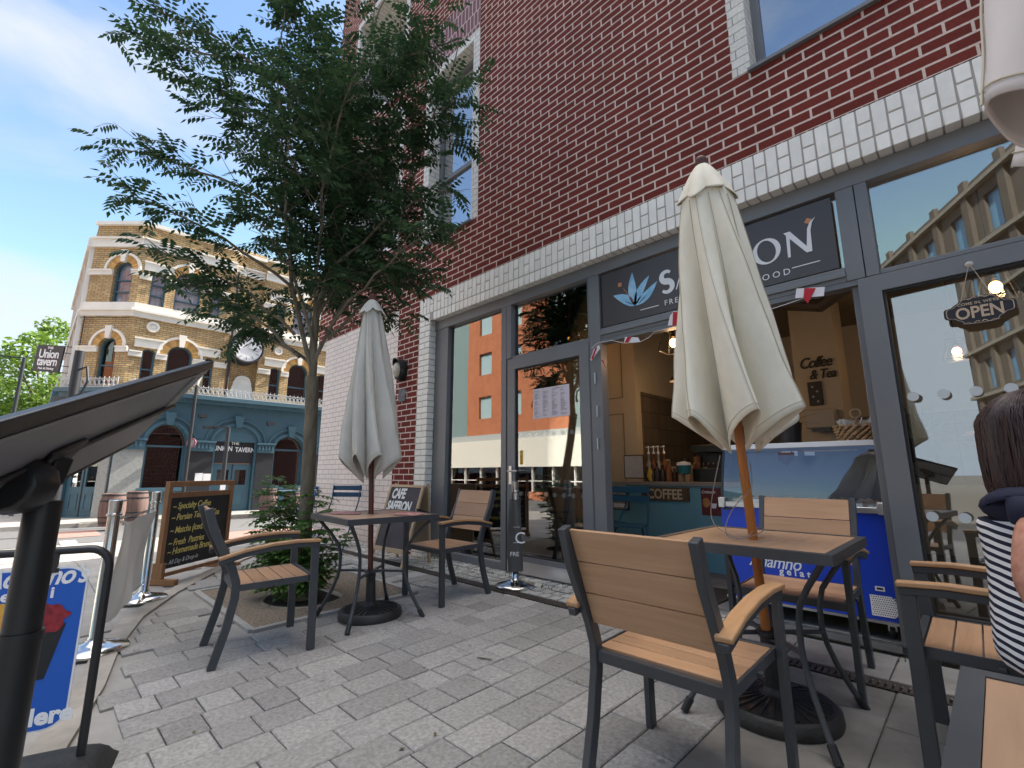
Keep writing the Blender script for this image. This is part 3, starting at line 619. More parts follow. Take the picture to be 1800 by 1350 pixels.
def serif_letter(b, ch, x, z, h):                       # thick-thin display capitals with flared ends
    k_ = [0]
    def P(pts): k_[0] += 1; b.add(*curve_mesh([pts], .0008, Matrix.Translation((0, -.0006 * k_[0], 0)) @ SM(x, z)))
    w = h * .14; t_ = h * .062
    if ch == 'S':
        n = 22; L = []; Rr = []
        for i in range(n + 1):
            a_ = i / n
            if a_ < .5: th = R(40) + a_ * 2 * R(230); c = (h * .27, h * .735); r = h * .235
            else: th = R(90) - (a_ - .5) * 2 * R(235); c = (h * .27, h * .25); r = h * .25
            p = Vector((c[0] + r * cos(th), c[1] + r * sin(th))); ww = t_ * .8 + (w - t_) * (1 - abs(a_ - .5) * 1.8)
            L.append(p)
        W_ = [t_ * 1.4 * (1 - abs(i / n - .5) * 2) + t_ for i in range(n + 1)]
        le, ri = [], []
        for i, p in enumerate(L):
            d = (L[min(n, i + 1)] - L[max(0, i - 1)]).normalized(); q = Vector((-d.y, d.x)); le.append(p + q * W_[i]); ri.append(p - q * W_[i])
        P([tuple(v) for v in le + ri[::-1]]); return h * .62
    if ch == 'A':
        P([(0, 0), (h * .05, 0), (h * .38, h * .86), (h * .60, 0), (h * .80, 0), (h * .46, h * 1.04), (h * .36, h * 1.0)]); P([(h * .2, h * .33), (h * .6, h * .33), (h * .58, h * .27), (h * .2, h * .27)]); return h * .84
    if ch == 'F':
        P([(h * .08, 0), (h * .22, 0), (h * .22, h), (h * .08, h)]); P([(h * .2, h * .93), (h * .6, h * .93), (h * .63, h * .8), (h * .66, h), (h * .2, h)]); P([(h * .2, h * .50), (h * .5, h * .50), (h * .5, h * .56), (h * .2, h * .56)]); return h * .68
    if ch == 'R':
        P([(h * .05, 0), (h * .19, 0), (h * .19, h), (h * .05, h)])
        o = [(h * .17, h)] + [(h * .38 + h * .22 * sin(a_), h * .75 + h * .25 * cos(a_)) for a_ in [pi * k / 10 for k in range(11)]] + [(h * .17, h * .5)]
        i_ = [(h * .18, h * .94)] + [(h * .36 + h * .12 * sin(a_), h * .75 + h * .19 * cos(a_)) for a_ in [pi * k / 10 for k in range(11)]] + [(h * .18, h * .56)]
        b.add(*curve_mesh([o, i_], .0008, SM(x, z))); P([(h * .33, h * .52), (h * .45, h * .52), (h * .85, -h * .04), (h * .72, 0)]); return h * .80
    if ch == 'O':
        b.add(*curve_mesh([[(h * .5 + h * .5 * cos(a_), h * .5 + h * .52 * sin(a_)) for a_ in [2 * pi * k / 28 for k in range(28)]], [(h * .5 + h * .33 * cos(a_ + .14), h * .5 + h * .45 * sin(a_)) for a_ in [2 * pi * k / 28 for k in range(28)]]], .0008, SM(x, z))); return h * 1.08
    if ch == 'N':
        P([(h * .05, 0), (h * .14, 0), (h * .18, h), (h * .06, h * .99)]); P([(-h * .02, h), (h * .20, h), (h * .84, 0), (h * .66, 0)])
        P([(h * .66, 0), (h * .84, 0), (h * .86, h * .8), (h * .93, h * 1.08), (h * 1.05, h * 1.26), (h * .86, h * 1.12), (h * .76, h * .9)]); return h
x0s, z0s = fy(1163, 513, SY); x1s, _ = fy(1437, 400, SY)
hh = .182; b = MB(); adv = 0; mb0 = MB()
for ch in 'SAFFRON': adv += serif_letter(mb0, ch, 0, 0, hh)
k_ = (x1s - x0s) / (adv + .002); x = x0s
z_s = fy(1165, 515, SY)[1]
for ch in 'SAFFRON': x += serif_letter(b, ch, x, z_s - .002, hh) * k_
b.build('sign_name', letter_grey, sg, world=True)
ftext('FRESH', 1168, 537, .062, spacing=1.35, name='sign_words', m=letter_grey)
ftext('FOOD', 1328, 497, .062, spacing=1.5, name='sign_words', m=letter_grey)
for p_, q_ in (((1126, 545), (1158, 537)), ((1392, 471), (1442, 461))):
    b = MB(); a_ = fy(*p_, SY); c_ = fy(*q_, SY); b.box(a_[0], c_[0], SY - .003, SY - .001, a_[1] - .003, a_[1] + .003); b.build('rule', letter_grey, sg, world=True)
def petal(base, tip, wd, bend=0, n=12):
    B = Vector(base); T = Vector(tip); d = T - B; q = Vector((-d.y, d.x)).normalized(); L_ = []; R_ = []
    for i in range(n + 1):
        t_ = i / n; c_ = B + d * t_ + q * bend * sin(pi * t_); ww = wd * (sin(pi * t_ ** .8)) ** .9; L_.append(c_ + q * ww); R_.append(c_ - q * ww)
    return [tuple(v) for v in L_ + R_[::-1][1:-1]]
pb = fy(1116, 537, SY); b = MB()
for tp, wd, bn in (((1078, 520), .040, -.016), ((1111, 479), .040, .012), ((1141, 484), .034, .016), ((1155, 494), .036, -.016)):
    b.add(*curve_mesh([petal(pb, fy(*tp, SY), wd, bn)], .0008, SM(0, 0)))
b.build('petal_logo', logo_blue, sg, world=True)
b = MB()
for s_, e_ in (((1113, 535), (1098, 529)), ((1122, 534), (1138, 516))): b.add(*curve_mesh([petal(fy(*s_, SY - .002), fy(*e_, SY - .002), .0035)], .0006, Matrix.Translation((0, -.0022, 0)) @ SM(0, 0)))
b.build('petal_vein', logo_navy, sg, world=True)
b = MB(); c_ = fy(1089.5, 500.5, SY); b.box(c_[0] - .018, c_[0] + .018, SY - .003, SY - .001, c_[1] - .018, c_[1] + .018)
c_ = fy(1420, 388, SY); b.add(*curve_mesh([[(c_[0] + .024 * cos(a_), c_[1] + .024 * sin(a_)) for a_ in (0.2, 1.77, 3.34, 4.91)]], .0008, SM(0, 0)))
a1 = fy(1096, 507, SY); a2 = fy(1113, 531, SY); b.bar((a1[0], SY - .002, a1[1]), (a2[0], SY - .002, a2[1]), .004, .002, up=(0, 1, 0))
b.build('copper_square', copper, sg, world=True)
# ------------------------------------------------------------------ the pub over the road
PX = -20.5; PY0 = 1.88; SZ = -.385
yellow_brick = brick_mat('yellow_stock_brick', (.62, .44, .21), (.45, .30, .14), (.19, .14, .10), offu=.05, ms=.02, grime=.2, rough=.85, bump=.4)
plum_brick = brick_mat('weathered_plum_brick', (.26, .15, .12), (.34, .21, .17), (.20, .16, .14), ms=.014, grime=.3, rough=.85)
gauged_brick = mat('gauged_orange_brick', (.62, .36, .12), .85, vary=.25)
stucco = mat('cream_stucco', (.82, .78, .70), .7, noise=.06, nscale=2)
pub_blue = mat('slate_blue_paint', (.055, .125, .165), .5, noise=.06, nscale=2)
pub_dark = mat('near_black_paint', (.022, .024, .03), .5)
granite = mat('grey_granite', (.36, .37, .35), .7, col2=(.27, .275, .265), nscale=14, bump=.2, bscale=30)
net_curtain = mat('net_curtain', (.62, .60, .62), .9, col2=(.36, .35, .39), nscale=2.5, stretch=(6, 6, .4))
pub = thing('union_pub', 'three storey yellow brick corner pub with cream arches, big clock and slate blue ground floor', 'pub', (PX, 5, SZ))
MF = lambda dx=0: YZ(PX + dx)                          # front faces +X, local x = Y, local y = Z
s2 = sqrt(.5); CH = 1.25 * sqrt(2)
def MC(dx=0):                                          # chamfered corner: local x runs from the left corner to the front edge
    n = Vector((s2, -s2, 0)); u = Vector((s2, s2, 0)); o = Vector((PX - 1.25, PY0 - 1.25, 0)) + n * dx
    m = Matrix((u, Vector((0, 0, 1)), n)).transposed().to_4x4(); return Matrix.Translation(o) @ m
def MS(dx=0):                                          # side wall faces -Y, local x = -distance to the left
    return Matrix.Translation((PX - 1.25, PY0 - 1.25 - dx, 0)) @ Matrix(((1, 0, 0, 0), (0, 0, -1, 0), (0, 1, 0, 0), (0, 0, 0, 1)))
def pc(x, y):                                          # photo pixel on the chamfer -> (u, z)
    n = Vector((s2, -s2, 0)); o = Vector((PX - 1.25, PY0 - 1.25, 0)); d = ray(x, y); t = (o - CAM).dot(n) / d.dot(n); p = CAM + d * t
    return ((p - o).dot(Vector((s2, s2, 0))), p.z)
def pf(x, y): return fx(x, y, PX)
def slabp(name, splines, M, z0, z1, m, parent=pub, **k):
    b = MB(); b.add(*curve_mesh(splines, (z1 - z0) / 2, M @ Matrix.Translation((0, 0, (z0 + z1) / 2)))); return b.build(name, m, parent, world=True, **k)
ZC = 3.83; ZCB = 3.55                                  # blue cornice
TOP = 9.85; WTH = .35
fl1 = pf(245, 660)[1]; 
# window rows measured on the photo
z1b = 4.02; z1s = pf(300, 625)[1]; z2b = 6.93; z2s = pf(320, 497)[1]
small1 = (pf(247, 640)[0], pf(271, 640)[0]); big1 = (pf(292, 640)[0], pf(337, 640)[0]); small1b = (pf(358, 650)[0], pf(374, 650)[0])
small2 = (pf(264, 510)[0], pf(291, 515)[0]); big2 = (pf(307, 520)[0], pf(352, 530)[0]); small2b = (pf(370, 530)[0], pf(388, 535)[0])
rs = (pf(471, 690)[0], pf(490, 690)[0]); rb = (pf(504, 690)[0], pf(538, 700)[0]); rs2 = (rb[1] + .45, rb[1] + .95)
B1 = pf(400, 620)[0]; B2 = pf(455, 620)[0]; BR = 11.5
holes_f = []; wins = []
def addwin(plane, a_, c_, z0, zs, ar, up):
    p = arch(a_, c_, z0, zs, (c_ - a_) / 2 if ar == 2 else .12, 12) if ar else rect(a_, c_, z0, zs); wins.append((plane, p, a_, c_, z0, zs, ar, up)); return p
H1 = [addwin('f', small1[0], small1[1], z1b, z1s - .02, 1, 0), addwin('f', big1[0], big1[1], z1b, z1s, 2, 0), addwin('f', small1b[0], small1b[1], z1b, z1s - .02, 1, 0)]
H2 = [addwin('f', small2[0], small2[1], z2b, z2s, 1, 1), addwin('f', big2[0], big2[1], z2b, z2s + .02, 2, 1), addwin('f', small2b[0], small2b[1], z2b, z2s, 1, 1)]
slabp('brick_wall', [rect(PY0, B1, ZC, TOP)] + H1 + H2, MF(), -WTH, 0, yellow_brick)
HR = [addwin('f', rs[0], rs[1], z1b, z1s - .02, 1, 0), addwin('f', rb[0], rb[1], z1b, z1s, 2, 0), addwin('f', rs2[0], rs2[1], z1b, z1s - .02, 1, 0)]
HR2 = [addwin('f', rs[0], rs[1], z2b, z2s, 1, 1), addwin('f', rb[0], rb[1], z2b, z2s + .02, 2, 1), addwin('f', rs2[0], rs2[1], z2b, z2s, 1, 1)]
slabp('brick_wall', [rect(B2, BR, ZC, TOP)] + HR + HR2, MF(), -WTH, 0, yellow_brick)
slabp('brick_wall', [rect(B1 - .01, B2 + .01, ZC, TOP + .3)], MF(), -WTH - .25, -.25, yellow_brick)
ca = pc(172, 620); cb_ = pc(206, 620); c2a = pc(195, 510); c2b = pc(228, 510)
HC = [addwin('c', ca[0], cb_[0] - .05, z1b, z1s + .12, 2, 0), addwin('c', c2a[0], c2b[0], z2b, z2s + .1, 2, 1)]
slabp('brick_wall', [rect(0, CH, ZC, TOP)] + HC, MC(), -WTH, 0, yellow_brick)
sides = []
for k in range(4): 
    sides.append(arch(-1.7 - k * 2.2, -.8 - k * 2.2, z1b, z1s)); sides.append(arch(-1.7 - k * 2.2, -.8 - k * 2.2, z2b, z2s))
slabp('side_wall', [rect(-9.5, 0, SZ, TOP - .1)] + sides, MS(), -WTH, 0, plum_brick)
b = MB(); b.box(PX - 9, PX - 1.9, 3, 12, SZ, 8.5); b.build('rear_block', plum_brick, pub, world=True)
for pln, p, a_, c_, z0, zs, ar, up in wins:
    M_ = MF() if pln == 'f' else MC()
    f = .055; q = arch(a_ + f, c_ - f, z0 + f, zs, max(.02, ((c_ - a_) / 2 - f) if ar == 2 else .09), 12)
    W_ = slabp('window', [p, q], M_, -.22, -.12, pub_blue)
    h = (zs - z0)
    for fr_ in ((.5,) if not up else (.36, .72)): b = MB(); b.add(*curve_mesh([rect(a_ + f, c_ - f, z0 + h * fr_ - .025, z0 + h * fr_ + .025)], .03, M_ @ Matrix.Translation((0, 0, -.16)))); b.build('glazing_bar', pub_blue, W_, world=True)
    b = MB(); b.add(*curve_mesh([q], .002, M_ @ Matrix.Translation((0, 0, -.18)))); b.build('pane', pub_glass_up if up else pub_glass, W_, world=True)
    b = MB(); b.add(*curve_mesh([p], .01, M_ @ Matrix.Translation((0, 0, -.215 if up else -.30)))); b.build('curtain' if up else 'room', net_curtain if up else dark_room, W_, world=True)
    # arch of gauged brick, hood mould, keystone
    if ar == 2:
        cx_ = (a_ + c_) / 2; r0 = (c_ - a_) / 2; b = MB(); nn = 26; r1 = r0 + .24
        for k in range(nn):
            t0, t1 = pi * (k + .08) / nn, pi * (k + .92) / nn
            b.add(*curve_mesh([[(cx_ + r0 * cos(t0), zs + r0 * sin(t0)), (cx_ + r1 * cos(t0), zs + r1 * sin(t0)), (cx_ + r1 * cos(t1), zs + r1 * sin(t1)), (cx_ + r0 * cos(t1), zs + r0 * sin(t1))]], .015, M_ @ Matrix.Translation((0, 0, .012))))
        b.build('brick_arch', gauged_brick, pub, world=True)
        ring = [(cx_ + (r1 + .08) * cos(pi * k / 18), zs + (r1 + .08) * sin(pi * k / 18)) for k in range(19)] + [(cx_ + r1 * cos(pi * k / 18), zs + r1 * sin(pi * k / 18)) for k in range(18, -1, -1)]
        slabp('hood_mould', [ring], M_, -.01, .07, stucco)
        slabp('keystone', [[(cx_ - .07, zs + r0 - .05), (cx_ + .07, zs + r0 - .05), (cx_ + .12, zs + r1 + .16), (cx_ - .12, zs + r1 + .16)]], M_, -.01, .11, stucco)
# stucco bands between the arches, capitals, string courses, parapet
def band(x0, x1, z0, z1, M_, pr=.06, m=stucco, name='stucco_band'): return slabp(name, [rect(x0, x1, z0, z1)], M_, -.01, pr, m)
for (lo, zz) in ((0, z1s), (1, z2s)):
    W_ = [w_ for w_ in wins if w_[7] == lo]
    for pl_, xa, xb in (('f', PY0, B1), ('f', B2, BR), ('c', 0, CH)):
        M_ = MF() if pl_ == 'f' else MC(); cur = xa
        ws_ = sorted([w_ for w_ in W_ if w_[0] == pl_ and xa <= w_[2] < xb], key=lambda w_: w_[2])
        zc_ = zz - .02 if pl_ == 'f' else zz + .1
        for w_ in ws_:
            if w_[2] - cur > .03: band(cur, w_[2] - .005, zc_ - .2, zc_, M_, .075); band(cur, w_[2] - .02, zc_ - .05, zc_ + .0, M_, .11)
            cur = w_[3] + .005
        if xb - cur > .03: band(cur, xb, zc_ - .2, zc_, M_, .075); band(cur, xb, zc_ - .05, zc_ + .0, M_, .11)
        # blank stucco above the small square-headed windows, up to the hood line
        for w_ in ws_:
            if w_[6] == 1: band(w_[2] - .25, w_[3] + .18, zz + .14, zz + .42, M_, .05); band(w_[2] - .27, w_[3] + .2, zz + .42, zz + .47, M_, .09)
for M_, xa, xb in ((MF(), PY0 - .03, B1), (MF(), B2, BR), (MC(), -.02, CH + .03), (MF(-.25), B1, B2)):
    band(xa, xb, 6.42, 6.60, M_, .08); band(xa, xb, 6.60, 6.68, M_, .16); band(xa, xb, 6.68, 6.93, M_, .06)
    band(xa, xb, 9.0, 9.32, M_, .10, name='cornice'); band(xa, xb, 9.30, 9.36, M_, .16, name='cornice'); band(xa, xb, TOP, TOP + .13, M_, .12, name='coping')
band(-9.5, 0, 6.42, 6.68, MS(), .16); band(-9.5, 0, 9.0, 9.36, MS(), .2, name='cornice')
for k in range(5): band(-.35 - k * 2.2, -.05 - k * 2.2, 4, 9.0, MS(), .12, name='side_pilaster')
# round plaques
for (px_, py_, r) in ((269, 576, .19), (489, 618, .16)):
    y_, z_ = pf(px_, py_)
    slabp('round_plaque', [[(y_ + r * cos(k * pi / 12), z_ + r * sin(k * pi / 12)) for k in range(24)], [(y_ + r * .62 * cos(k * pi / 12), z_ + r * .62 * sin(k * pi / 12)) for k in range(24)]], MF(), -.01, .07, stucco)
    slabp('round_plaque', [[(y_ + r * .6 * cos(k * pi / 12), z_ + r * .6 * sin(k * pi / 12)) for k in range(24)]], MF(), -.01, .03, stucco)
    slabp('round_plaque', [[(y_ + r * .25 * cos(k * pi / 6), z_ + r * .25 * sin(k * pi / 6)) for k in range(12)]], MF(), -.01, .06, stucco)
# shaped stucco gable under the clock
gx, gz = pf(427, 700); gl = pf(397, 695)[0]; gr = pf(452, 700)[0]; gm = (gl + gr) / 2; gt = pf(427, 660)[1]; g0 = ZC + .1; wd = (gr - gl) / 2
o = [(gm - wd, g0), (gm + wd, g0), (gm + wd, g0 + .12), (gm + wd * .72, g0 + .3), (gm + wd * .58, g0 + .55), (gm + wd * .60, g0 + .62)] + [(gm + wd * .5 * cos(pi * k / 10), g0 + .72 + (gt - g0 - .72) * sin(pi * k / 10)) for k in range(11)] + [(gm - wd * .60, g0 + .62), (gm - wd * .58, g0 + .55), (gm - wd * .72, g0 + .3), (gm - wd, g0 + .12)]
slabp('shaped_gable', [o], MF(-.24), 0, .12, stucco)
# big clock on a drum
cy_, cz_ = pf(430, 615); ck = thing('pub_clock', 'large round drum clock with white face projecting from the pub front', 'clock', (PX - .2, cy_, cz_))
b = MB(); Mk = Matrix.Translation((PX - .25, cy_, cz_)) @ Matrix.Rotation(pi / 2, 4, 'Y')
b.lathe([(.001, 0), (.62, 0), (.62, .62), (.58, .66), (.54, .60), (.001, .60)], 32, M=Mk); b.build('drum', pub_dark, ck, world=True, smooth=True)
b = MB(); b.lathe([(.001, .605), (.53, .605), (.53, .612), (.001, .612)], 32, M=Mk); b.build('face', pure_white, ck, world=True)
b = MB()
for k in range(12): a_ = k * pi / 6; b.bar(Mk @ Vector((.36 * cos(a_), .36 * sin(a_), .618)), Mk @ Vector((.50 * cos(a_), .50 * sin(a_), .618)), .035, .006)
b.bar(Mk @ Vector((0, 0, .625)), Mk @ Vector((-.30, .12, .625)), .04, .006); b.bar(Mk @ Vector((0, 0, .63)), Mk @ Vector((.1, .42, .63)), .03, .006)
b.build('hands', pub_dark, ck, world=True)
# ground floor: slate blue arcade
AR = []; ydl, ydr = pf(371, 850)[0], pf(441, 850)[0]; ydm = (ydl + ydr) / 2
bw = (pf(250, 800)[0] + .05, pf(325, 800)[0]); rw = (pf(481, 800)[0], pf(531, 810)[0])
zw0 = pf(325, 857)[1]; zspr = 1.95; zrs = pf(500, 786)[1]
door_z = pf(400, 817)[1]; sign_b = pf(400, 816)[1]; sign_t = pf(400, 778)[1]
gh = [arch(bw[0], bw[1], zw0, zspr, .78), rect(ydl, ydr, SZ + .02, sign_t + .02), arch(rw[0], rw[1], zw0 - .05, 1.95, .55)]
slabp('arcade', [rect(PY0, BR, SZ, ZCB)] + gh, MF(), -.35, .05, pub_blue)
chd = (pc(118, 860)[0], pc(176, 860)[0])
chd = (.32, 1.42)
slabp('arcade', [rect(0, CH, SZ, ZCB)] + [arch(chd[0], chd[1], SZ + .02, 2.1, .4)], MC(), -.3, .05, pub_blue)
band(PY0 - .1, BR, ZCB, ZC - .14, MF(), .28, pub_blue, 'blue_cornice'); band(PY0 - .15, BR, ZC - .14, ZC, MF(), .42, pub_blue, 'blue_cornice')
band(-.1, CH + .1, ZCB, ZC - .14, MC(), .28, pub_blue, 'blue_cornice'); band(-.15, CH + .2, ZC - .14, ZC, MC(), .42, pub_blue, 'blue_cornice')
band(-9, 0, ZCB, ZC, MS(), .42, pub_blue, 'blue_cornice')
b = MB(); y = PY0
while y < BR: b.box(PX + .05, PX + .25, y, y + .07, ZCB - .02, ZCB + .06); y += .27
b.build('modillions', stucco if False else pub_blue, pub, world=True)
for (cx_, r, zs) in (((bw[0] + bw[1]) / 2, (bw[1] - bw[0]) / 2, zspr), (ydm, (ydr - ydl) / 2 + .06, 2.15), ((rw[0] + rw[1]) / 2, (rw[1] - rw[0]) / 2, 1.95)):
    ri = .78 if cx_ < 4 else (.62 if cx_ < 6.5 else .55)
    for dr, t_, pr in ((.04, .10, .13), (.26, .07, .11)):
        ring = [(cx_ + (r + dr + t_) * cos(pi * k / 20), zs + (ri + dr + t_) * sin(pi * k / 20)) for k in range(21)] + [(cx_ + (r + dr) * cos(pi * k / 20), zs + (ri + dr) * sin(pi * k / 20)) for k in range(20, -1, -1)]
        slabp('arch_mould', [ring], MF(), .04, pr, pub_blue)
    slabp('blue_keystone', [[(cx_ - .09, zs + ri - .02), (cx_ + .09, zs + ri - .02), (cx_ + .17, zs + ri + .42), (cx_ - .17, zs + ri + .42)]], MF(), .04, .22, pub_blue)
pil = [(PY0 + .02, bw[0] - .02), (bw[1] + .06, ydl - .06), (ydr + .08, rw[0] - .04), (rw[1] + .05, rw[1] + .7)]
for i, (a_, c_) in enumerate(pil):
    zt = sign_t - .05
    band(a_, c_, zt - .32, zt, MF(), .16, pub_blue, 'capital'); band(a_ - .04, c_ + .04, zt, zt + .07, MF(), .22, pub_blue, 'capital')
    b = MB(); n = int((c_ - a_) / .12)
    for k in range(n): b.box(PX + .15, PX + .2, a_ + .03 + k * .12, a_ + .09 + k * .12, zt - .22, zt - .04)
    b.build('capital_leaf', pub_blue, pub, world=True)
    band(a_, c_, SZ, zt - .32, MF(), .10, granite if i == 0 else pub_dark, 'pilaster')
band(0.0, .3, SZ, 2.0, MC(), .08, granite, 'pilaster'); band(1.45, CH - .0, SZ, 2.0, MC(), .1, granite, 'pilaster')
# ground floor glass, doors, fanlight sign
bar_glass = glass_mat('bar_glass', tint=(.5, .5, .5), boost=1.5, base=.04, wav=.04)
for p in (gh[0], gh[2]): b = MB(); b.add(*curve_mesh([p], .003, MF(-.2))); b.build('bar_window', bar_glass, pub, world=True)
for p in (gh[0], gh[2]): slabp('room', [p], MF(), -.62, -.6, dark_room)
for (a_, c_) in (bw, rw):
    band(a_ - .08, c_ + .08, zw0 - .12, zw0, MF(), .16, pub_blue, 'sill'); slabp('window_bars', [rect(a_, c_, 1.93, 2.0)], MF(), -.22, -.14, pub_blue); slabp('window_bars', [rect(a_, a_ + .07, zw0, 1.95)], MF(), -.22, -.14, pub_blue); slabp('window_bars', [rect(c_ - .07, c_, zw0, 1.95)], MF(), -.22, -.14, pub_blue)
slabp('fanlight_sign', [rect(ydl, ydr, sign_b + .03, sign_t + .02)], MF(), -.1, -.06, pub_dark)
def ytext(t, y, z, h, ws=1, bold=0, shear=0, X=PX - .055, m=pure_white, parent=pub, name='pub_lettering', spacing=1, align='CENTER', tilt=0):
    b = MB(); Mx = YZ(X) @ Matrix.Translation((y, z, 0)) @ Matrix.Rotation(tilt, 4, 'Z'); b.add(*text_mesh(t, h, Mx, .004, shear, spacing, align, bold, ws)); return b.build(name, m, parent, world=True)
zz = pf(405, 792)[1]
ytext('THE', ydm, zz + .22, .15, bold=.004); ytext('UNION', ydm - .40, zz - .02, .25, .78, .006); ytext('TAVERN', ydm + .37, zz - .05, .25, .74, .006)
def pub_door(M_, a_, c_, z0, z1, curtain=False):
    W_ = slabp('door', [rect(a_, c_, z0, z1)] + [rect(a_ + (c_ - a_) * u0, a_ + (c_ - a_) * u1, z0 + .95, z1 - .22) for u0, u1 in ((.12, .42), (.58, .88))], M_, -.16, -.1, pub_blue)
    b = MB(); b.add(*curve_mesh([rect(a_ + .05, c_ - .05, z0 + .9, z1 - .2)], .004, M_ @ Matrix.Translation((0, 0, -.14)))); b.build('pane', pub_glass, W_, world=True)
    b = MB(); b.add(*curve_mesh([rect((a_ + c_) / 2 - .012, (a_ + c_) / 2 + .012, z0, z1)], .01, M_ @ Matrix.Translation((0, 0, -.09)))); b.build('meeting_line', pub_dark, W_, world=True)
    b = MB()
    for u0, u1 in ((.14, .40), (.60, .86)): b.add(*curve_mesh([rect(a_ + (c_ - a_) * u0, a_ + (c_ - a_) * u1, z0 + .2, z0 + .75), rect(a_ + (c_ - a_) * (u0 + .03), a_ + (c_ - a_) * (u1 - .03), z0 + .25, z0 + .7)], .01, M_ @ Matrix.Translation((0, 0, -.09))))
    b.build('door_panel', pub_blue, W_, world=True)
    if curtain:
        b = MB()
        for u0, u1 in ((.12, .3), (.58, .72)): b.add(*curve_mesh([rect(a_ + (c_ - a_) * u0, a_ + (c_ - a_) * u1, z0 + .9, z1 - .2)], .01, M_ @ Matrix.Translation((0, 0, -.2))))
        b.build('curtain', white_fab, W_, world=True)
    slabp('room', [rect(a_, c_, z0, z1)], M_, -.5, -.45, dark_room)
    return W_
pub_door(MF(), ydl + .02, ydr - .02, SZ + .02, sign_b, True)
pub_door(MC(), chd[0] + .02, chd[1] - .02, SZ + .02, 1.75); slabp('fanlight', [arch(chd[0], chd[1], 1.76, 2.1, .4)], MC(), -.2, -.15, pub_dark)
# notices on the dark pilaster
for (px_, py_) in ((348, 840), (362, 841)):
    y_, z_ = pf(px_, py_); band(y_ - .12, y_ + .12, z_ - .16, z_ + .16, MF(.10), .02, pure_white, 'notice')
# iron balcony railing on the cornice
b = MB()
def rail(M_, xa, xb):
    n = int((xb - xa) / .155)
    for k in range(n):
        x = xa + k * .155 + .075; p0 = M_ @ Vector((x, ZC, .33))
        b.tube([M_ @ Vector((x + .06 * cos(2 * pi * q / 8), ZC + .17 + .1 * sin(2 * pi * q / 8), .33)) for q in range(9)], .014, 4, cap=False)
        b.tube([M_ @ Vector((x + .078, ZC, .33)), M_ @ Vector((x + .078, ZC + .38, .33))], .011, 4)
    b.bar(M_ @ Vector((xa, ZC + .31, .33)), M_ @ Vector((xb, ZC + .31, .33)), .025, .025); b.bar(M_ @ Vector((xa, ZC + .03, .33)), M_ @ Vector((xb, ZC + .03, .33)), .03, .03)
rail(MF(), PY0 + .1, BR - .6); rail(MC(), 0, CH + .1); rail(MS(), -6, .1)
b.build('balcony_railing', mat('white_iron', (.50, .51, .52), .5), pub, world=True)
# wall lanterns above the arcade
for (px_, py_) in ((352, 735), (470, 748)):
    y_, z_ = pf(px_, py_); b = MB(); b.bar((PX, y_, z_), (PX + .35, y_, z_ + .04), .06, .05); b.cbox((PX + .4, y_, z_ + .04), (.12, .28, .12)); b.build('floodlight', pub_dark, pub, world=True)
# satellite dish / bracket on the far side, chimneys
b = MB(); b.box(PX - 6, PX - 5.2, 1.2, 2.2, 8.6, 10.2); b.build('chimney', yellow_brick, pub, world=True)
# hanging sign
hs_ = thing('hanging_pub_sign', 'dark square pub sign with white lettering hung on bars at the pub corner', 'sign', (-21.2, -.2, 4.4))
sc = at(86, 631, 17.6); Mh = frameM(sc, _r, (0, 0, 1)) @ Matrix.Rotation(-.06, 4, 'Z')
b = MB(); b.cbox((0, 0, 0), (1.0, 1.0, .06), Mh); b.build('board', mat('sign_charcoal', (.05, .05, .058), .5), hs_, world=True)
b = MB(); b.add(*text_mesh('Union', .46, Mh @ Matrix.Translation((0, .02, .034)), .004, 0, .92, 'CENTER', .008, .72)); b.add(*text_mesh('tavern', .46, Mh @ Matrix.Translation((0, -.27, .034)), .004, 0, .92, 'CENTER', .008, .70))
b.add(*text_mesh('THE', .12, Mh @ Matrix.Translation((0, .36, .034)), .004, 0, 1, 'CENTER', .004)); b.add(*text_mesh('Pub & Dining', .11, Mh @ Matrix.Translation((0, -.42, .034)), .004, 0, 1, 'CENTER', .003))
b.build('lettering', pure_white, hs_, world=True)
b = MB()
for dz in (.5, .25, -.25, -.5): b.bar(Mh @ Vector((.3, dz, 0)), Mh @ Vector((1.3, dz, -.2)), .025, .025)
b.build('bracket', pub_dark, hs_, world=True)

# ------------------------------------------------------------------ street furniture by the pub
def street_post(label, base, top, r, cat='lamp post', head=None, name='lamp_post', grp=None):
    t = thing(name, label, cat, base, group=grp); b = MB(); b.tube([base, (base[0], base[1], base[2] + .6), top], [r * 1.25, r * 1.1, r], 10); b.build('pole', pub_dark, t, world=True, smooth=True)
    if head: head(t, Vector(top))
    return t
def lantern(t, p):
    b = MB(); b.lathe([(.06, 0), (.16, .42), (.19, .45), (.02, .62)], 6, c=p); b.build('lantern', mat('lantern_glass', (.5, .5, .48), .3), t, world=True); b = MB(); b.tube([p + Vector((-.2, .2, -.05)), p + Vector((.2, -.2, -.05))], .02, 6); b.build('crossbar', pub_dark, t, world=True)
p = at(346, 678, 17.2); street_post('tall slim black lamp post with glass lantern in front of the pub window', (p.x, p.y, -.39), (p.x, p.y, p.z), .055, head=lantern)
def arm(t, p):
    b = MB(); b.bar(p, p + _r * -.55 + Vector((0, 0, .02)), .05, .05); b.cbox(p + _r * -.65, (.3, .3, .08)); b.build('lamp_arm', pub_dark, t, world=True)
    b = MB(); b.cbox(p + Vector((.08, 0, -1.95)), (.03, .15, .35)); b.build('sticker', pure_white, t, world=True)
p = at(402, 752, 15.6); street_post('shorter black post with a short lamp arm in front of the pub doors', (p.x, p.y, -.5), (p.x, p.y, p.z), .06, head=arm)
p = at(141, 618, 12.5); p.z += 0
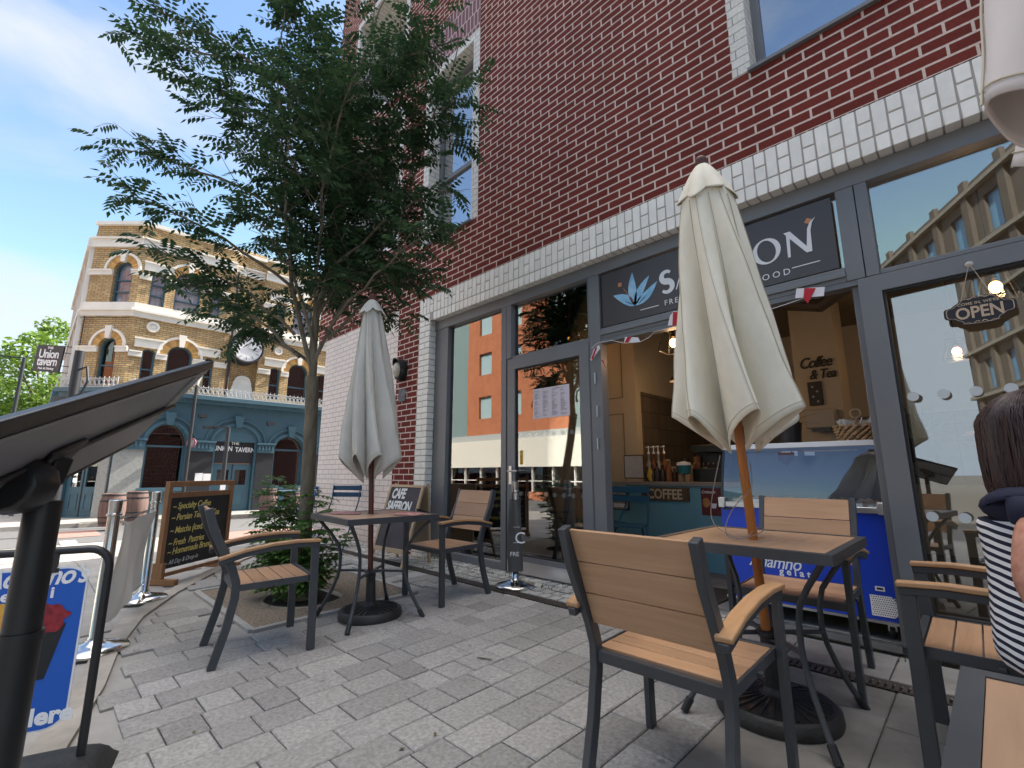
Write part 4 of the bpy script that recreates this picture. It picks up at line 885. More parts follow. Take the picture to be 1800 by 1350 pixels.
def bracket(t, p):
    b = MB(); b.tube([p + _r * .05 + Vector((0, 0, -.5)), p + _r * .25 + Vector((0, 0, -.42)), p + _r * .33 + Vector((0, 0, -.8)), p + _r * .22 + Vector((0, 0, -1.15)), p + _r * .05 + Vector((0, 0, -1.2))], .03, 6); b.build('cable_loop', pub_dark, t, world=True)
street_post('thick dark post with a looped cable rising left of the pub doors', (p.x, p.y, -.5), (p.x, p.y, p.z), .11, cat='post', head=bracket, name='utility_post')
p = at(43, 630, 30); 
def arm2(t, p):
    b = MB(); b.bar(p, p + _r * -1.5 + Vector((0, 0, .12)), .07, .07); b.build('lamp_arm', pub_dark, t, world=True)
street_post('distant lamp post with an arm reaching left before the sunlit tree', (p.x, p.y, -.5), (p.x, p.y, p.z), .10, head=arm2)
# round no-entry style plate + small plates on the first post
t = thing('road_sign', 'small round pink rimmed road sign on the slim post', 'sign', at(337, 779, 17.0)); Mh = frameM(at(337, 779, 17.0), _r, (0, 0, 1))
b = MB(); b.lathe([(.001, 0), (.17, 0), (.17, .03), (.001, .03)], 20, M=Mh); b.build('plate', mat('pink_plate', (.45, .17, .22), .5), t, world=True)
b = MB(); b.lathe([(.001, .03), (.11, .03), (.11, .035), (.001, .035)], 20, M=Mh); b.build('centre', mat('pale_plate', (.45, .42, .48), .5), t, world=True)
# barrels
def barrel_mesh(t):
    b = MB(); b.lathe([(.001, 0), (.24, 0), (.29, .25), (.30, .44), (.29, .62), (.25, .86), (.22, .87), (.22, .82), (.001, .82)], 18); b.build('staves', mat('barrel_wood', (.20, .13, .11), .85, col2=(.12, .075, .065), nscale=3, stretch=(8, 8, .5)), t, smooth=True)
    b = MB()
    for z, r in ((.08, .262), (.22, .288), (.65, .288), (.8, .262)): b.lathe([(r, z), (r + .006, z), (r + .006, z + .04), (r, z + .04)], 18)
    b.build('hoops', pub_dark, t)
bl = ['wooden barrel left of the blue pub doors, beside the granite pillar', 'wooden barrel just right of the pub double doors', 'wooden barrel under the pub window behind the shrub', 'wooden barrel left of the banner posts, beside the corner door']
b0 = thing('wooden_barrel', bl[0], 'barrel', (-19.8, 2.2, -.385), group='wooden barrels outside the pub'); barrel_mesh(b0)
for i, (x, y, dep) in enumerate(((470, 903, 0), (513, 900, 0), (236, 915, 0))):
    q = pl(x, y, 2, -.385); c = copy_tree(b0); c.location = (max(q.x, -19.9), q.y * (max(q.x, -19.9) / q.x), -.385); c['label'] = bl[i + 1]
q = pl(193, 925, 2, -.385); b0.location = (max(q.x, -20.0), q.y, -.385)
# railings and low wall, hedge and bollard at the far left
t = thing('iron_fence', 'low dark double rail fence with stubby posts at the far left roadside', 'fence', (-21.5, -1.2, -.5)); fa = at(0, 905, 15.6); fb = at(46, 903, 16.2)
b = MB()
for px_, py_, d_ in ((18, 915, 15.8), (47, 912, 16.2), (-30, 916, 15.2)): q = at(px_, py_, d_); b.tube([(q.x, q.y, -.5), (q.x, q.y, .0)], .06, 8)
b.build('post', mat('grey_post', (.16, .15, .14), .7), t, world=True); b = MB()
for z in (-.42, -.03): a_ = at(-40, 900, 15.0); c_ = at(50, 900, 16.2); b.bar((a_.x, a_.y, z), (c_.x, c_.y, z), .05, .05)
b.build('rail', pub_dark, t, world=True)
t = thing('low_terrace_house', 'dark red fronted building with white piers at the far left', 'building', (-36, -1, -.5))
b = MB(); b.box(-38, -30, -9, -1.6, -.5, 1.05); b.build('wall', mat('oxblood_paint', (.11, .02, .025), .6), t, world=True); b = MB()
for k in range(7): b.box(-29.98, -29.8, -8.6 + k * 1.05, -8.25 + k * 1.05, -.5, 1.0)
b.box(-29.98, -29.6, -9, -1.6, -.5, -.05); b.build('pier', granite, t, world=True)
t = thing('parked_van', 'small white van parked down the side street beyond the pub corner', 'van', at(118, 852, 28)); vc = at(116, 850, 27); Mv = frameM((vc.x, vc.y, -.5), _r, (0, 0, 1)) @ Matrix.Rotation(pi / 2, 4, 'X').inverted() if False else Matrix.Translation((vc.x, vc.y, -.5)) @ Matrix.Rotation(R(30), 4, 'Z')
b = MB(); b.add(*curve_mesh([[(-2.2, .35), (2.2, .35), (2.2, .95), (1.4, 1.15), (.8, 1.85), (-2.1, 1.9), (-2.2, 1.2)]], .85, Mv @ Matrix.Rotation(pi / 2, 4, 'X'))); b.build('body', pure_white, t, world=True, bevel=.06)
b = MB(); b.add(*curve_mesh([[(.2, 1.15), (1.2, 1.15), (.75, 1.7), (.2, 1.75)]], .86, Mv @ Matrix.Rotation(pi / 2, 4, 'X'))); b.box(1.22, 1.3, -.7, .7, 1.2, 1.4, Mv); b.build('window', dark_gasket, t, world=True)
for sx, sy in ((-1.4, .8), (1.4, .8), (-1.4, -.8), (1.4, -.8)):
    b = MB(); b.lathe([(.001, -.1), (.33, -.1), (.33, .1), (.001, .1)], 16, M=Mv @ Matrix.Translation((sx, sy, .33)) @ Matrix.Rotation(pi / 2, 4, 'X')); b.build('wheel', rubber, t, world=True)

# ------------------------------------------------------------------ buildings across the street (seen in the shop glass)
orange_brick = brick_mat('orange_brick', (.50, .17, .075), (.42, .14, .06), (.42, .25, .17), ms=.012, grime=.12, rough=.85)
OB = -14.0
ob = thing('orange_apartment_block', 'sunlit orange brick block with white awnings facing the cafe', 'building', (-22, OB, -.5))
hol = []
for zz in (4.6, 7.6, 10.4):
    for x in (-24.0, -21.2, -17.6): hol.append(rect(x, x + 1.25, zz, zz + 1.5))
MO = Matrix.Translation((0, OB, 0)) @ Matrix(((-1, 0, 0, 0), (0, 0, 1, 0), (0, 1, 0, 0), (0, 0, 0, 1)))
def op(name, spl, z0, z1, m): 
    b = MB(); spl = [[(-x, z) for x, z in s_] for s_ in spl]; b.add(*curve_mesh(spl, (z1 - z0) / 2, MO @ Matrix.Translation((0, 0, (z0 + z1) / 2)))); return b.build(name, m, ob, world=True)
op('brick_wall', [rect(-25.2, -16.2, 3.5, 13.5)] + hol, -.3, 0, orange_brick)
op('concrete_band', [rect(-30, -10, 3.1, 3.5)], -.2, .15, mat('pale_concrete', (.42, .44, .43), .8)); op('awning', [rect(-30, -10, 1.4, 3.1)], -.05, .3, mat('cream_fascia', (.72, .70, .62), .6))
op('brick_wall', [rect(-30, -10, -.5, -.05)], -.1, .2, orange_brick)
b = MB()
for k in range(13): b.box(-30 + k * 1.56, -29.93 + k * 1.56, OB - .1, OB + .05, -.05, 1.4)
b.box(-30, -10, OB - .1, OB + .03, .55, .6)
b.build('shopfront_post', white_paint, ob, world=True)
b = MB(); b.box(-30, -10, OB - .15, OB - .12, -.05, 1.4); b.build('shopfront_glass', glass_mat('far_glass', tint=(.35, .45, .45), boost=1.5, base=.1), ob, world=True)
b = MB(); b.box(-30, -10, OB - 6, OB - .5, -.5, 1.38); b.build('shop_interior', mat('shop_interior', (.20, .23, .20), .9, col2=(.05, .06, .055), nscale=1.2, stretch=(3, 1, .3)), ob, world=True)
b = MB(); b.box(-30, -25.2, OB - 8, OB - .1, 3.5, 12.5); b.box(-16.2, -10, OB - 8, OB - .1, 3.5, 9.5); b.box(-25.2, -16.2, OB - 8, OB - .35, 3.5, 13.4); b.build('side_block', mat('teal_cladding', (.20, .28, .28), .6), ob, world=True)
for h in hol:
    (xa, za), (xb, _), (_, zb), _2 = h; b = MB(); b.box(xa - .05, xb + .05, OB - .28, OB - .2, za - .05, zb + .05); b.build('window', mat('pale_window', (.38, .52, .55), .3), ob, world=True)
gstone = mat('grey_stone', (.10, .088, .075), .8, noise=.1, nscale=2)
gb = thing('grey_apartment_block', 'five storey grey stone block with regular windows down the street', 'building', (0, -28, -.5))
Pa, Pb = Vector((-6.2, -41.2, 0)), Vector((9.5, -11.7, 0)); uu = (Pa - Pb).normalized(); nn_ = Vector((uu.y, -uu.x, 0))
if nn_.dot(Vector((-1, 1, 0))) < 0: nn_ = -nn_
Lg = (Pa - Pb).length; Mg = Matrix((uu, Vector((0, 0, 1)), uu.cross(Vector((0, 0, 1))))).transposed().to_4x4(); Mg = Matrix.Translation(Pb) @ Mg
sgn = 1 if uu.cross(Vector((0, 0, 1))).dot(nn_) > 0 else -1
hol = []
for fl in range(5):
    x = 1.0
    while x < Lg - 1.5: hol.append(rect(x, x + 1.1, .4 + fl * 3.2, 2.5 + fl * 3.2)); x += 2.9
b = MB(); b.add(*curve_mesh([rect(0, Lg, -.5, 16.6)] + hol, .08, Mg @ Matrix.Translation((0, 0, -.08 * sgn)))); b.build('wall', gstone, gb, world=True)
b = MB(); x = .1
while x < Lg: b.add(*curve_mesh([rect(x, x + .5, -.5, 16.8)], .12, Mg @ Matrix.Translation((0, 0, .1 * sgn)))); x += 2.9
b.build('pier', gstone, gb, world=True)
b = MB()
for fl in range(6): b.add(*curve_mesh([rect(0, Lg, -.1 + fl * 3.2, .12 + fl * 3.2)], .16, Mg @ Matrix.Translation((0, 0, .18 * sgn))))
b.build('string_course', mat('pale_stone', (.24, .225, .19), .8), gb, world=True)
b = MB(); b.add(*curve_mesh([rect(.2, Lg - .2, -.4, 16.4)], .02, Mg @ Matrix.Translation((0, 0, -.22 * sgn)))); b.build('window', mat('blue_window', (.14, .32, .5), .15, spec=.9), gb, world=True)
b = MB(); b.add(*curve_mesh([rect(0, Lg, -.5, 16.5)], 4, Mg @ Matrix.Translation((0, 0, -4.8 * sgn)))); b.build('rear_block', gstone, gb, world=True)

# ------------------------------------------------------------------ trees
def leaf_spray(b, p, d, up, L, n=11, lw=.011, ll=.045, droop=.3, rnd=random):
    """a pinnate leaf: rachis direction d, n leaflets folded along it"""
    d = d.normalized(); side = d.cross(up)
    if side.length < .05: side = Vector((1, 0, 0))
    side.normalize(); u2_ = side.cross(d)
    pr = p.copy(); dd = d.copy(); st = L / (n // 2 + 1)
    for i in range(n // 2 + 1):
        pr = pr + dd * st; dd = (dd + Vector((0, 0, -droop * .16))).normalized()
        if i == n // 2: dirs = [(dd, 1.0)]
        else: dirs = [((side * s_ * .85 + dd * .55 + Vector((0, 0, -.25 * droop - .08))).normalized(), .8 + .3 * sin(pi * (i + .5) / (n / 2))) for s_ in (-1, 1)]
        for q, sc_ in dirs:
            l_ = ll * sc_ * rnd.uniform(.85, 1.15); w_ = q.cross(u2_);
            if w_.length < .05: w_ = side
            w_ = w_.normalized() * lw * sc_ * 1.1
            c_ = Vector((0, 0, -.12 * l_))
            k_ = len(b.v); b.v += [pr, pr + q * l_ * .4 + w_, pr + q * l_ + c_, pr + q * l_ * .4 - w_]; b.f.append([k_, k_ + 1, k_ + 2, k_ + 3]); b.m.append(0)
rt = random.Random(11)
tb = Vector((-4.10, 1.70, 0.0)); tree = thing('rowan_tree', 'slender pavement tree with dark feathery leaves and a pale trunk beside the small table', 'tree', tb)
tr = MB(); lf = MB(); tips = []
fork = at(549, 662, 4.08); 
tr.tube([tb, tb + Vector((0, 0, .08)), Vector(at(533, 980, 4.05)), Vector(at(541, 850, 4.05)), Vector(at(547, 740, 4.06)), fork], [.10, .078, .062, .056, .053, .056], 14)
def branch(p, d, L, r, depth, wig=.10, upb=.06):
    pts = [p.copy()]; n = max(4, int(L / .14)); q = p.copy(); dd = d.normalized(); rad = [r]
    for i in range(n):
        dd = (dd + Vector((rt.gauss(0, wig), rt.gauss(0, wig), rt.gauss(0, wig) + upb))).normalized(); q = q + dd * (L / n); pts.append(q.copy()); rad.append(r * (1 - .72 * (i + 1) / n))
    tr.tube(pts, rad, 8 if r > .02 else 5, cap=False)
    return pts, rad
def leaves_on(pts, dens, L0=.2):
    n = len(pts)
    for i in range(1, n):
        seg = pts[i] - pts[i - 1]
        for _ in range(dens):
            if rt.random() < .25: continue
            t_ = rt.random(); p = pts[i - 1] + seg * t_; a_ = rt.uniform(0, 2 * pi); o = Vector((cos(a_), sin(a_), rt.uniform(-.25, .45)))
            dd = (seg.normalized() * .7 + o).normalized(); leaf_spray(lf, p, dd, Vector((0, 0, 1)), rt.uniform(.17, .26), rt.choice((9, 11, 11, 13)), .0135, .060, rt.uniform(.4, 1.2), rt)
def grow(p, d, L, r, depth):
    pts, rad = branch(p, d, L, r, depth, .07 if depth == 0 else .1, .05 if depth < 2 else .015)
    if depth >= 2: leaves_on(pts, 1)
    
    if depth < 3:
        k = {0: 11, 1: 4, 2: 2}[depth]
        for j in range(k):
            t_ = (.12 if depth == 0 else .2) + (.86 - (.12 if depth == 0 else .1)) * (j + rt.random() * .6) / k; i = min(len(pts) - 2, int(t_ * (len(pts) - 1))); ax = (pts[i + 1] - pts[i]).normalized()
            a_ = rt.uniform(0, 2 * pi); o = Vector((cos(a_), sin(a_), 0)); o = (o - ax * o.dot(ax)).normalized()
            sp = rt.uniform(.6, 1.1) if depth else rt.uniform(.7, 1.3)
            LL = {0: rt.uniform(.5, .95) * (1 - .25 * t_), 1: rt.uniform(.28, .5), 2: rt.uniform(.14, .26)}[depth]
            grow(pts[i], ax + o * sp, LL, max(.003, rad[i] * .45), depth + 1)
main = [(_r * 0.02 + Vector((0, 0, 1)), 4.4, .034), (_r * -.40 + _f * -.05 + Vector((0, 0, 1)), 3.6, .021), (_r * .38 + _f * .10 + Vector((0, 0, 1)), 3.4, .019), (_r * -.12 + _f * .35 + Vector((0, 0, 1)), 3.6, .018), (_r * -.30 + _f * -.32 + Vector((0, 0, 1)), 3.2, .016), (_r * .15 + _f * -.3 + Vector((0, 0, 1)), 3.2, .015)]
for i, (d, L, r) in enumerate(main): grow(fork + Vector((0, 0, -.03 + .07 * i)), d, L, r, 0)
# long outward sprays towards the left edge of the crown
for px_, py_ in ((215, 60), (200, 260), (205, 340), (255, 430), (300, 490), (270, 15), (300, 130), (370, 560), (430, 590), (770, 400), (765, 210), (740, 480), (790, 330)):
    tip = at(px_, py_, 4.1 + rt.uniform(-.5, .4)); st = Vector((fork.x, fork.y, max(fork.z + .1, tip.z - .75))) + (tip - fork) * .12
    pts = [st + (tip - st) * k / 9 + Vector((rt.gauss(0, .012), rt.gauss(0, .012), .10 * sin(pi * k / 9) + rt.gauss(0, .012))) for k in range(10)]
    tr.tube(pts, [.014 * (1 - k / 10) + .002 for k in range(10)], 5, cap=False); leaves_on(pts[3:], 3)
    for k in range(3, 9):
        for _ in range(2): 
            a_ = rt.uniform(0, 2 * pi); o = Vector((cos(a_), sin(a_), rt.uniform(-.2, .3))) * .6; grow(pts[k], (pts[k] - pts[k - 1]).normalized() + o, rt.uniform(.2, .4), .004, 3)
tr.build('trunk', bark, tree, smooth=True, world=True); lf.build('crown', leaf_dark, tree, world=True)
print('tree faces', len(lf.f), len(tr.f))
# shrub growing round the foot of the tree
rs_ = random.Random(21)
sh = thing('leafy_shrub', 'young green feathery shrub sprouting round the foot of the tree trunk', 'shrub', (-4.15, 1.66, .03)); sb = MB(); sf = MB()
def shoot(base, top, n=9, dens=2, lean=.05):
    pts = [base + (top - base) * k / n + Vector((rs_.gauss(0, .012), rs_.gauss(0, .012), 0)) for k in range(n + 1)]; sb.tube(pts, [.006 * (1 - k / (n + 2)) + .0015 for k in range(n + 1)], 5, cap=False)
    for k in range(2, n + 1):
        for _ in range(dens):
            a_ = rs_.uniform(0, 2 * pi); d = Vector((cos(a_), sin(a_), rs_.uniform(.0, .5))); leaf_spray(sf, pts[k], d, Vector((0, 0, 1)), rs_.uniform(.12, .20), rs_.choice((7, 9)), .0145, .048, .7, rs_)
cB = Vector((-4.15, 1.66, .04))
for (px_, py_, dp) in ((483, 840, 4.2), (476, 870, 4.1), (492, 880, 4.3), (470, 905, 4.0), (500, 900, 4.2), (462, 935, 4.0), (455, 960, 3.95), (555, 870, 4.0), (545, 880, 4.3), (560, 935, 3.85), (575, 960, 3.9), (590, 945, 4.0), (580, 985, 4.0), (530, 960, 3.8), (515, 985, 3.8), (455, 1000, 3.95), (470, 1010, 3.85), (570, 1010, 3.85), (545, 1000, 3.75), (500, 950, 3.85), (523, 1020, 3.75), (488, 985, 3.9), (538, 935, 3.8), (485, 855, 4.1), (550, 905, 3.9)):
    tp = at(px_, py_, dp); bs = cB + Vector((rs_.uniform(-.10, .12), rs_.uniform(-.12, .1), -.02)); shoot(bs, tp, max(5, int((tp - bs).length / .07)), 4)
sb.build('stems', bark, sh, smooth=True, world=True); sf.build('foliage', leaf_shrub, sh, world=True)
# sunlit tree beyond the road at far left
def far_tree(label, base, ctrs, n, lm, size, seed, group=None):
    rr = random.Random(seed); t = thing('leafy_tree', label, 'tree', base, group=group); b = MB(); b.tube([Vector(base), Vector((base[0], base[1], ctrs[0][2] - .5))], [.3, .18], 8)
    for c in ctrs[:8]: b.tube([Vector((base[0], base[1], ctrs[0][2] * .45)), Vector(c[:3])], [.12, .04], 6)
    b.build('trunk', bark, t, world=True); b = MB()
    for c in ctrs:
        for _ in range(int(n * c[3] ** 2)):
            a_ = rr.uniform(0, 2 * pi); z = rr.uniform(-1, 1); r = c[3] * rr.uniform(.75, 1.05); s_ = sqrt(1 - z * z); p = Vector(c[:3]) + Vector((cos(a_) * s_, sin(a_) * s_, z * .8)) * r
            q = Vector((rr.gauss(0, 1), rr.gauss(0, 1), rr.gauss(0, .6))).normalized(); w_ = q.cross(Vector((rr.gauss(0, 1), rr.gauss(0, 1), 1))).normalized(); l_ = size * rr.uniform(.6, 1.3)
            k_ = len(b.v); b.v += [p, p + q * l_ * .5 + w_ * l_ * .35, p + q * l_, p + q * l_ * .5 - w_ * l_ * .35]; b.f.append([k_, k_ + 1, k_ + 2, k_ + 3]); b.m.append(0)
    b.build('crown', lm, t, world=True)
rr = random.Random(2)
base = at(60, 850, 34); ct = []
for px_, py_, s_ in ((100, 600, 1.3), (95, 575, .9), (60, 620, 1.5), (30, 640, 1.2), (20, 700, 1.8), (70, 680, 1.8), (-20, 700, 1.8), (100, 690, 1.4), (50, 730, 1.8), (0, 750, 1.8), (95, 740, 1.6), (65, 600, .8), (20, 790, 2.0), (80, 800, 2.0), (-40, 760, 2.0)):
    c = at(px_, py_, 34 + rr.uniform(-1.5, 1.5)); ct.append((c.x, c.y, c.z, s_))
far_tree('bright sunlit green tree beyond the road behind the hanging pub sign', (base.x, base.y, -.5), ct, 240, leaf_far, .30, 4)
base = at(-40, 850, 40); ct = []
for px_, py_, s_ in ((-10, 640, 1.4), (0, 680, 1.4), (-60, 660, 2.4), (-30, 740, 2.4), (-100, 720, 2.5)):
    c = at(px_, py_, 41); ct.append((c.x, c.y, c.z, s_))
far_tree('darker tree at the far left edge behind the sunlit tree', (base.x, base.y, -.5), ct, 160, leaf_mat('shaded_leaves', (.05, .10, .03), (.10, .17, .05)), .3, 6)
# weeds in the joints by the shopfront
t = thing('joint_weeds', 'small green weeds growing in the sett joints along the shopfront', 'weeds', (-4, 3.3, .07)); t['kind'] = 'stuff'; wb = MB(); rw_ = random.Random(8)
for (cx_, cy2, n_) in ((-4.62, 3.36, 26), (-4.75, 3.28, 18), (-4.1, 3.20, 10), (-3.8, 3.25, 12), (-3.6, 3.3, 12), (-3.35, 3.3, 8), (-2.6, 3.36, 16), (-2.75, 3.25, 14), (-2.3, 3.3, 10), (-.35, 3.3, 8), (-4.15, 3.0, 8)):
    for _ in range(n_):
        p = Vector((cx_ + rw_.gauss(0, .07), cy2 + rw_.gauss(0, .03), .068)); a_ = rw_.uniform(0, 2 * pi); q = Vector((cos(a_) * .5, sin(a_) * .5, 1)).normalized(); l_ = rw_.uniform(.015, .05); w_ = Vector((-sin(a_), cos(a_), 0)) * .005
        wb.add([p - w_, p + w_, p + q * l_], [(0, 1, 2)])
wo = wb.build('joint_weeds', grass_m, None); tag(wo, 'small green weeds growing in the joints of the setts', 'weeds', kind='stuff'); bpy.data.objects.remove(t)

# pub downpipe and cables
b = MB(); b.tube([(PX + .08, B1 + .08, ZC), (PX + .08, B1 + .08, 9.0)], .05, 8); b.build('downpipe', pub_dark, pub, world=True, smooth=True)
b = MB(); b.tube([MC(.06) @ Vector((.12, z, 0)) for z in (ZC, 5, 6.2, 6.4)], .018, 5); b.tube([MC(.09) @ Vector((x, 6.35 + .02 * sin(x * 9), 0)) for x in (0, .4, .8, 1.2, 1.7)], .012, 5); b.build('cable', pub_dark, pub, world=True)
# a few fallen leaves and a twig on the paving
rl = random.Random(77); b = MB()
for _ in range(150):
    x, y = rl.uniform(-6.2, -.2), rl.uniform(.5, 3.3)
    if rl.random() < .5: x, y = rl.gauss(-4.1, .8), rl.gauss(1.9, .6)
    if y < edge_y(x) + .05 or y > 3.4: continue
    z = G(x, y) + .006; a_ = rl.uniform(0, 2 * pi); l_ = rl.uniform(.010, .028); q = Vector((cos(a_), sin(a_), rl.uniform(0, .2))); w_ = Vector((-sin(a_), cos(a_), 0)) * l_ * .28; p = Vector((x, y, z))
    b.add([p, p + q * l_ * .5 + w_, p + q * l_, p + q * l_ * .5 - w_], [(0, 1, 2, 3)])
tag(b.build('fallen_leaves', mat('dry_leaf', (.13, .10, .045), .9, vary=.5)), 'small dry leaflets scattered over the paving', 'leaf litter', kind='stuff')
tw = gp(845, 1160); t = thing('twig', 'small dark twig lying alone on the paving in front of the small table', 'twig', (tw.x, tw.y, tw.z)); b = MB(); b.tube([Vector((-.03, .0, .006)), Vector((0, .004, .009)), Vector((.06, .03, .008))], [.002, .004, .003], 6); b.build('twig', bark, t)
# ------------------------------------------------------------------ chairs and tables
def slope(x, y): return G(x, y)
def make_chair(name, label, group):
    t = thing(name, label, 'chair', (0, 0, 0), group=group)
    wf, yf, yb, za, yt, zt, zs = .252, .232, -.255, .592, -.325, .822, .405
    for s_ in (-1, 1):
        b = MB(); b.box(s_ * wf - .0125, s_ * wf + .0125, yf - .022, yf + .022, 0, za - .02); b.build('leg', chair_metal, t, bevel=.003)
        b = MB(); b.ribbon([(s_ * (wf - .028), yb, 0), (s_ * (wf - .028), yb + .055, .19), (s_ * (wf - .028), yb + .085, .34), (s_ * (wf - .028), yb + .086, .42), (s_ * (wf - .028), yb + .06, .50), (s_ * (wf - .028), yt + .035, .70), (s_ * (wf - .028), yt, zt)], .028, .042); b.build('leg', chair_metal, t, bevel=.003)
        b = MB(); P = [(s_ * wf, yf + .024, za - .012), (s_ * wf, yf - .1, za - .004), (s_ * wf, 0, za - .008), (s_ * wf, -.14, za - .026), (s_ * wf, -.262, za - .058)]
        b.ribbon(P, .03, .026); ar = b.build('arm_rail', chair_metal, t, bevel=.003)
        b = MB(); b.ribbon([(p[0], p[1] + (.004 if i == 0 else 0), p[2] + .022) for i, p in enumerate(P)], .05, .017); b.build('armrest', arm_wood, ar, bevel=.004)
        b = MB(); b.box(s_ * (wf - .02) - .004, s_ * (wf - .02) + .004, yb + .08, yf - .02, zs - .032, zs + .002); b.build('side_rail', chair_metal, t)
    b = MB(); b.box(-wf + .0125, wf - .0125, yf - .014, yf + .012, zs - .032, zs + .002); b.box(-wf + .03, wf - .03, yb + .075, yb + .10, zs - .040, zs - .004)
    b.bar((-wf + .0, .03, zs - .022), (wf - .0, .03, zs - .022), .02, .014); b.build('seat_frame', chair_metal, t, bevel=.002)
    b = MB(); n = 5; y0, y1 = yb + .105, yf - .018; w_ = (y1 - y0) / n
    for k in range(n): b.box(-wf + .028, wf - .028, y0 + k * w_ + .0022, y0 + (k + 1) * w_ - .0022, zs - .012, zs + .001)
    b.build('seat', slat_seat, t, bevel=.0015, seg=1)
    b = MB(); p0 = Vector((0, yb + .062, .495)); p1 = Vector((0, yt + .012, zt - .006)); n = 3; dv = (p1 - p0) / n; nz = dv.cross(Vector((1, 0, 0))).normalized() * .006
    for k in range(n):
        a_ = p0 + dv * (k + .012); c_ = p0 + dv * (k + .988); vs = []
        for q in (a_ - nz, c_ - nz, c_ + nz, a_ + nz): vs += [Vector((-wf + .043, q.y, q.z)), Vector((wf - .043, q.y, q.z))]
        b.add(vs, [(0, 1, 3, 2), (2, 3, 5, 4), (4, 5, 7, 6), (6, 7, 1, 0), (0, 2, 4, 6), (1, 7, 5, 3)])
    b.build('backrest', slat, t, bevel=.0015, seg=1)
    return t
CG = 'charcoal framed armchairs with wood slats round the terrace tables'
def place(o, x, y, rz):
    o.location = (x, y, G(x, y)); o.rotation_euler = (math.atan(.0227) * cos(R(rz)), math.atan(.0227) * -sin(R(rz)) * -1 * 0, R(rz))
ch = make_chair('slatted_armchair', 'large slatted armchair seen from behind in the right foreground, pushed to the cream parasol table', CG)
ch['label'] = 'slatted armchair in the foreground seen from behind, facing the cream parasol table'
place(ch, -.822, 1.645, 1.1)
for lab, x, y, rz in (('slatted armchair seen side on, left of the small table and nearest the chalkboards', -3.20, 1.09, -8.3),
                      ('slatted armchair facing us behind the small table, against the shop window', -3.255, 2.525, 179.2),
                      ('slatted armchair behind the cream parasol table, back against the blue freezer', -.76, 2.85, 181.2),
                      ('empty slatted armchair right of the freezer with greyer seat, behind the seated woman', -.02, 2.42, 90.8)):
    c = copy_tree(ch); c['label'] = lab; place(c, x, y, rz)
def make_table(name, label, group):
    t = thing(name, label, 'table', (0, 0, 0), group=group); h = .697; w_ = .34
    b = MB(); b.add(*curve_mesh([rect(-w_, w_, -w_, w_), rect(-w_ + .03, w_ - .03, -w_ + .03, w_ - .03)], .019, Matrix.Translation((0, 0, h - .019)))); fr_ = b.build('table_frame', chair_metal, t, bevel=.003)
    b = MB(); b.add(*curve_mesh([rect(-w_ + .031, w_ - .031, -w_ + .031, w_ - .031), [(.03 * cos(2 * pi * k / 16), .03 * sin(2 * pi * k / 16)) for k in range(16)]], .006, Matrix.Translation((0, 0, h - .0085)))); b.build('tabletop', top_wood, t)
    for sx, sy in ((-1, -1), (1, -1), (1, 1), (-1, 1)):
        P = []; prof = [(.42, h - .035), (.385, .625), (.315, .555), (.255, .48), (.235, .41), (.235, .32), (.25, .255), (.285, .17), (.335, .08), (.385, .0)]
        for r, z in prof: P.append(Vector((sx * r * s2, sy * r * s2, z)))
        b = MB(); b.tube(P, .0115, 10); lg = b.build('leg', chair_metal, t, smooth=True)
        b = MB(); d = (P[-1] - P[-2]).normalized(); b.tube([P[-1] - d * .06, P[-1]], .016, 10); b.build('foot', black_plastic, lg, smooth=True)
    b = MB(); b.bar((-.17, -.17, .305), (.17, .17, .305), .022, .014); b.bar((-.17, .17, .3), (.17, -.17, .3), .022, .014); b.lathe([(.034, .295), (.05, .295), (.05, .31), (.034, .31)], 16); b.build('cross_brace', chair_metal, t, bevel=.002)
    return t
t1 = make_table('bistro_table', 'small square table with the greyish parasol through it and red printed mats', 'square wood topped tables'); t1.location = (-3.222, 1.823, .0415); t1.rotation_euler = (0, 0, R(-4))
t2 = copy_tree(t1); t2.location = (-.762, 2.335, .053); t2.rotation_euler = (0, 0, R(.5)); t2['label'] = 'square table with the cream parasol through it, in front of the blue freezer'
t3 = copy_tree(t1); t3.location = (.262, .795, .018); t3.rotation_euler = (0, 0, R(-.5)); t3['label'] = 'square table cut off by the lower right corner, before the seated woman'
mat_t = thing('printed_mats', 'pair of red and pink patterned mats lying on the small table', 'mat', (-3.22, 1.82, .74)); pat = mat('patterned_print', (.42, .07, .06), .7, col2=(.60, .42, .38), nscale=26)
for (x, y, rz) in ((-3.43, 1.70, .1), (-3.02, 1.98, -.3)):
    b = MB(); M_ = Matrix.Translation((x, y, .7415)) @ Matrix.Rotation(rz, 4, 'Z'); b.add(*curve_mesh([[(.15 * cos(a_) * (1 + .1 * cos(4 * a_)), .10 * sin(a_) * (1 + .1 * cos(4 * a_))) for a_ in [2 * pi * k / 32 for k in range(32)]]], .0015, M_)); b.build('mat', pat, mat_t, world=True)
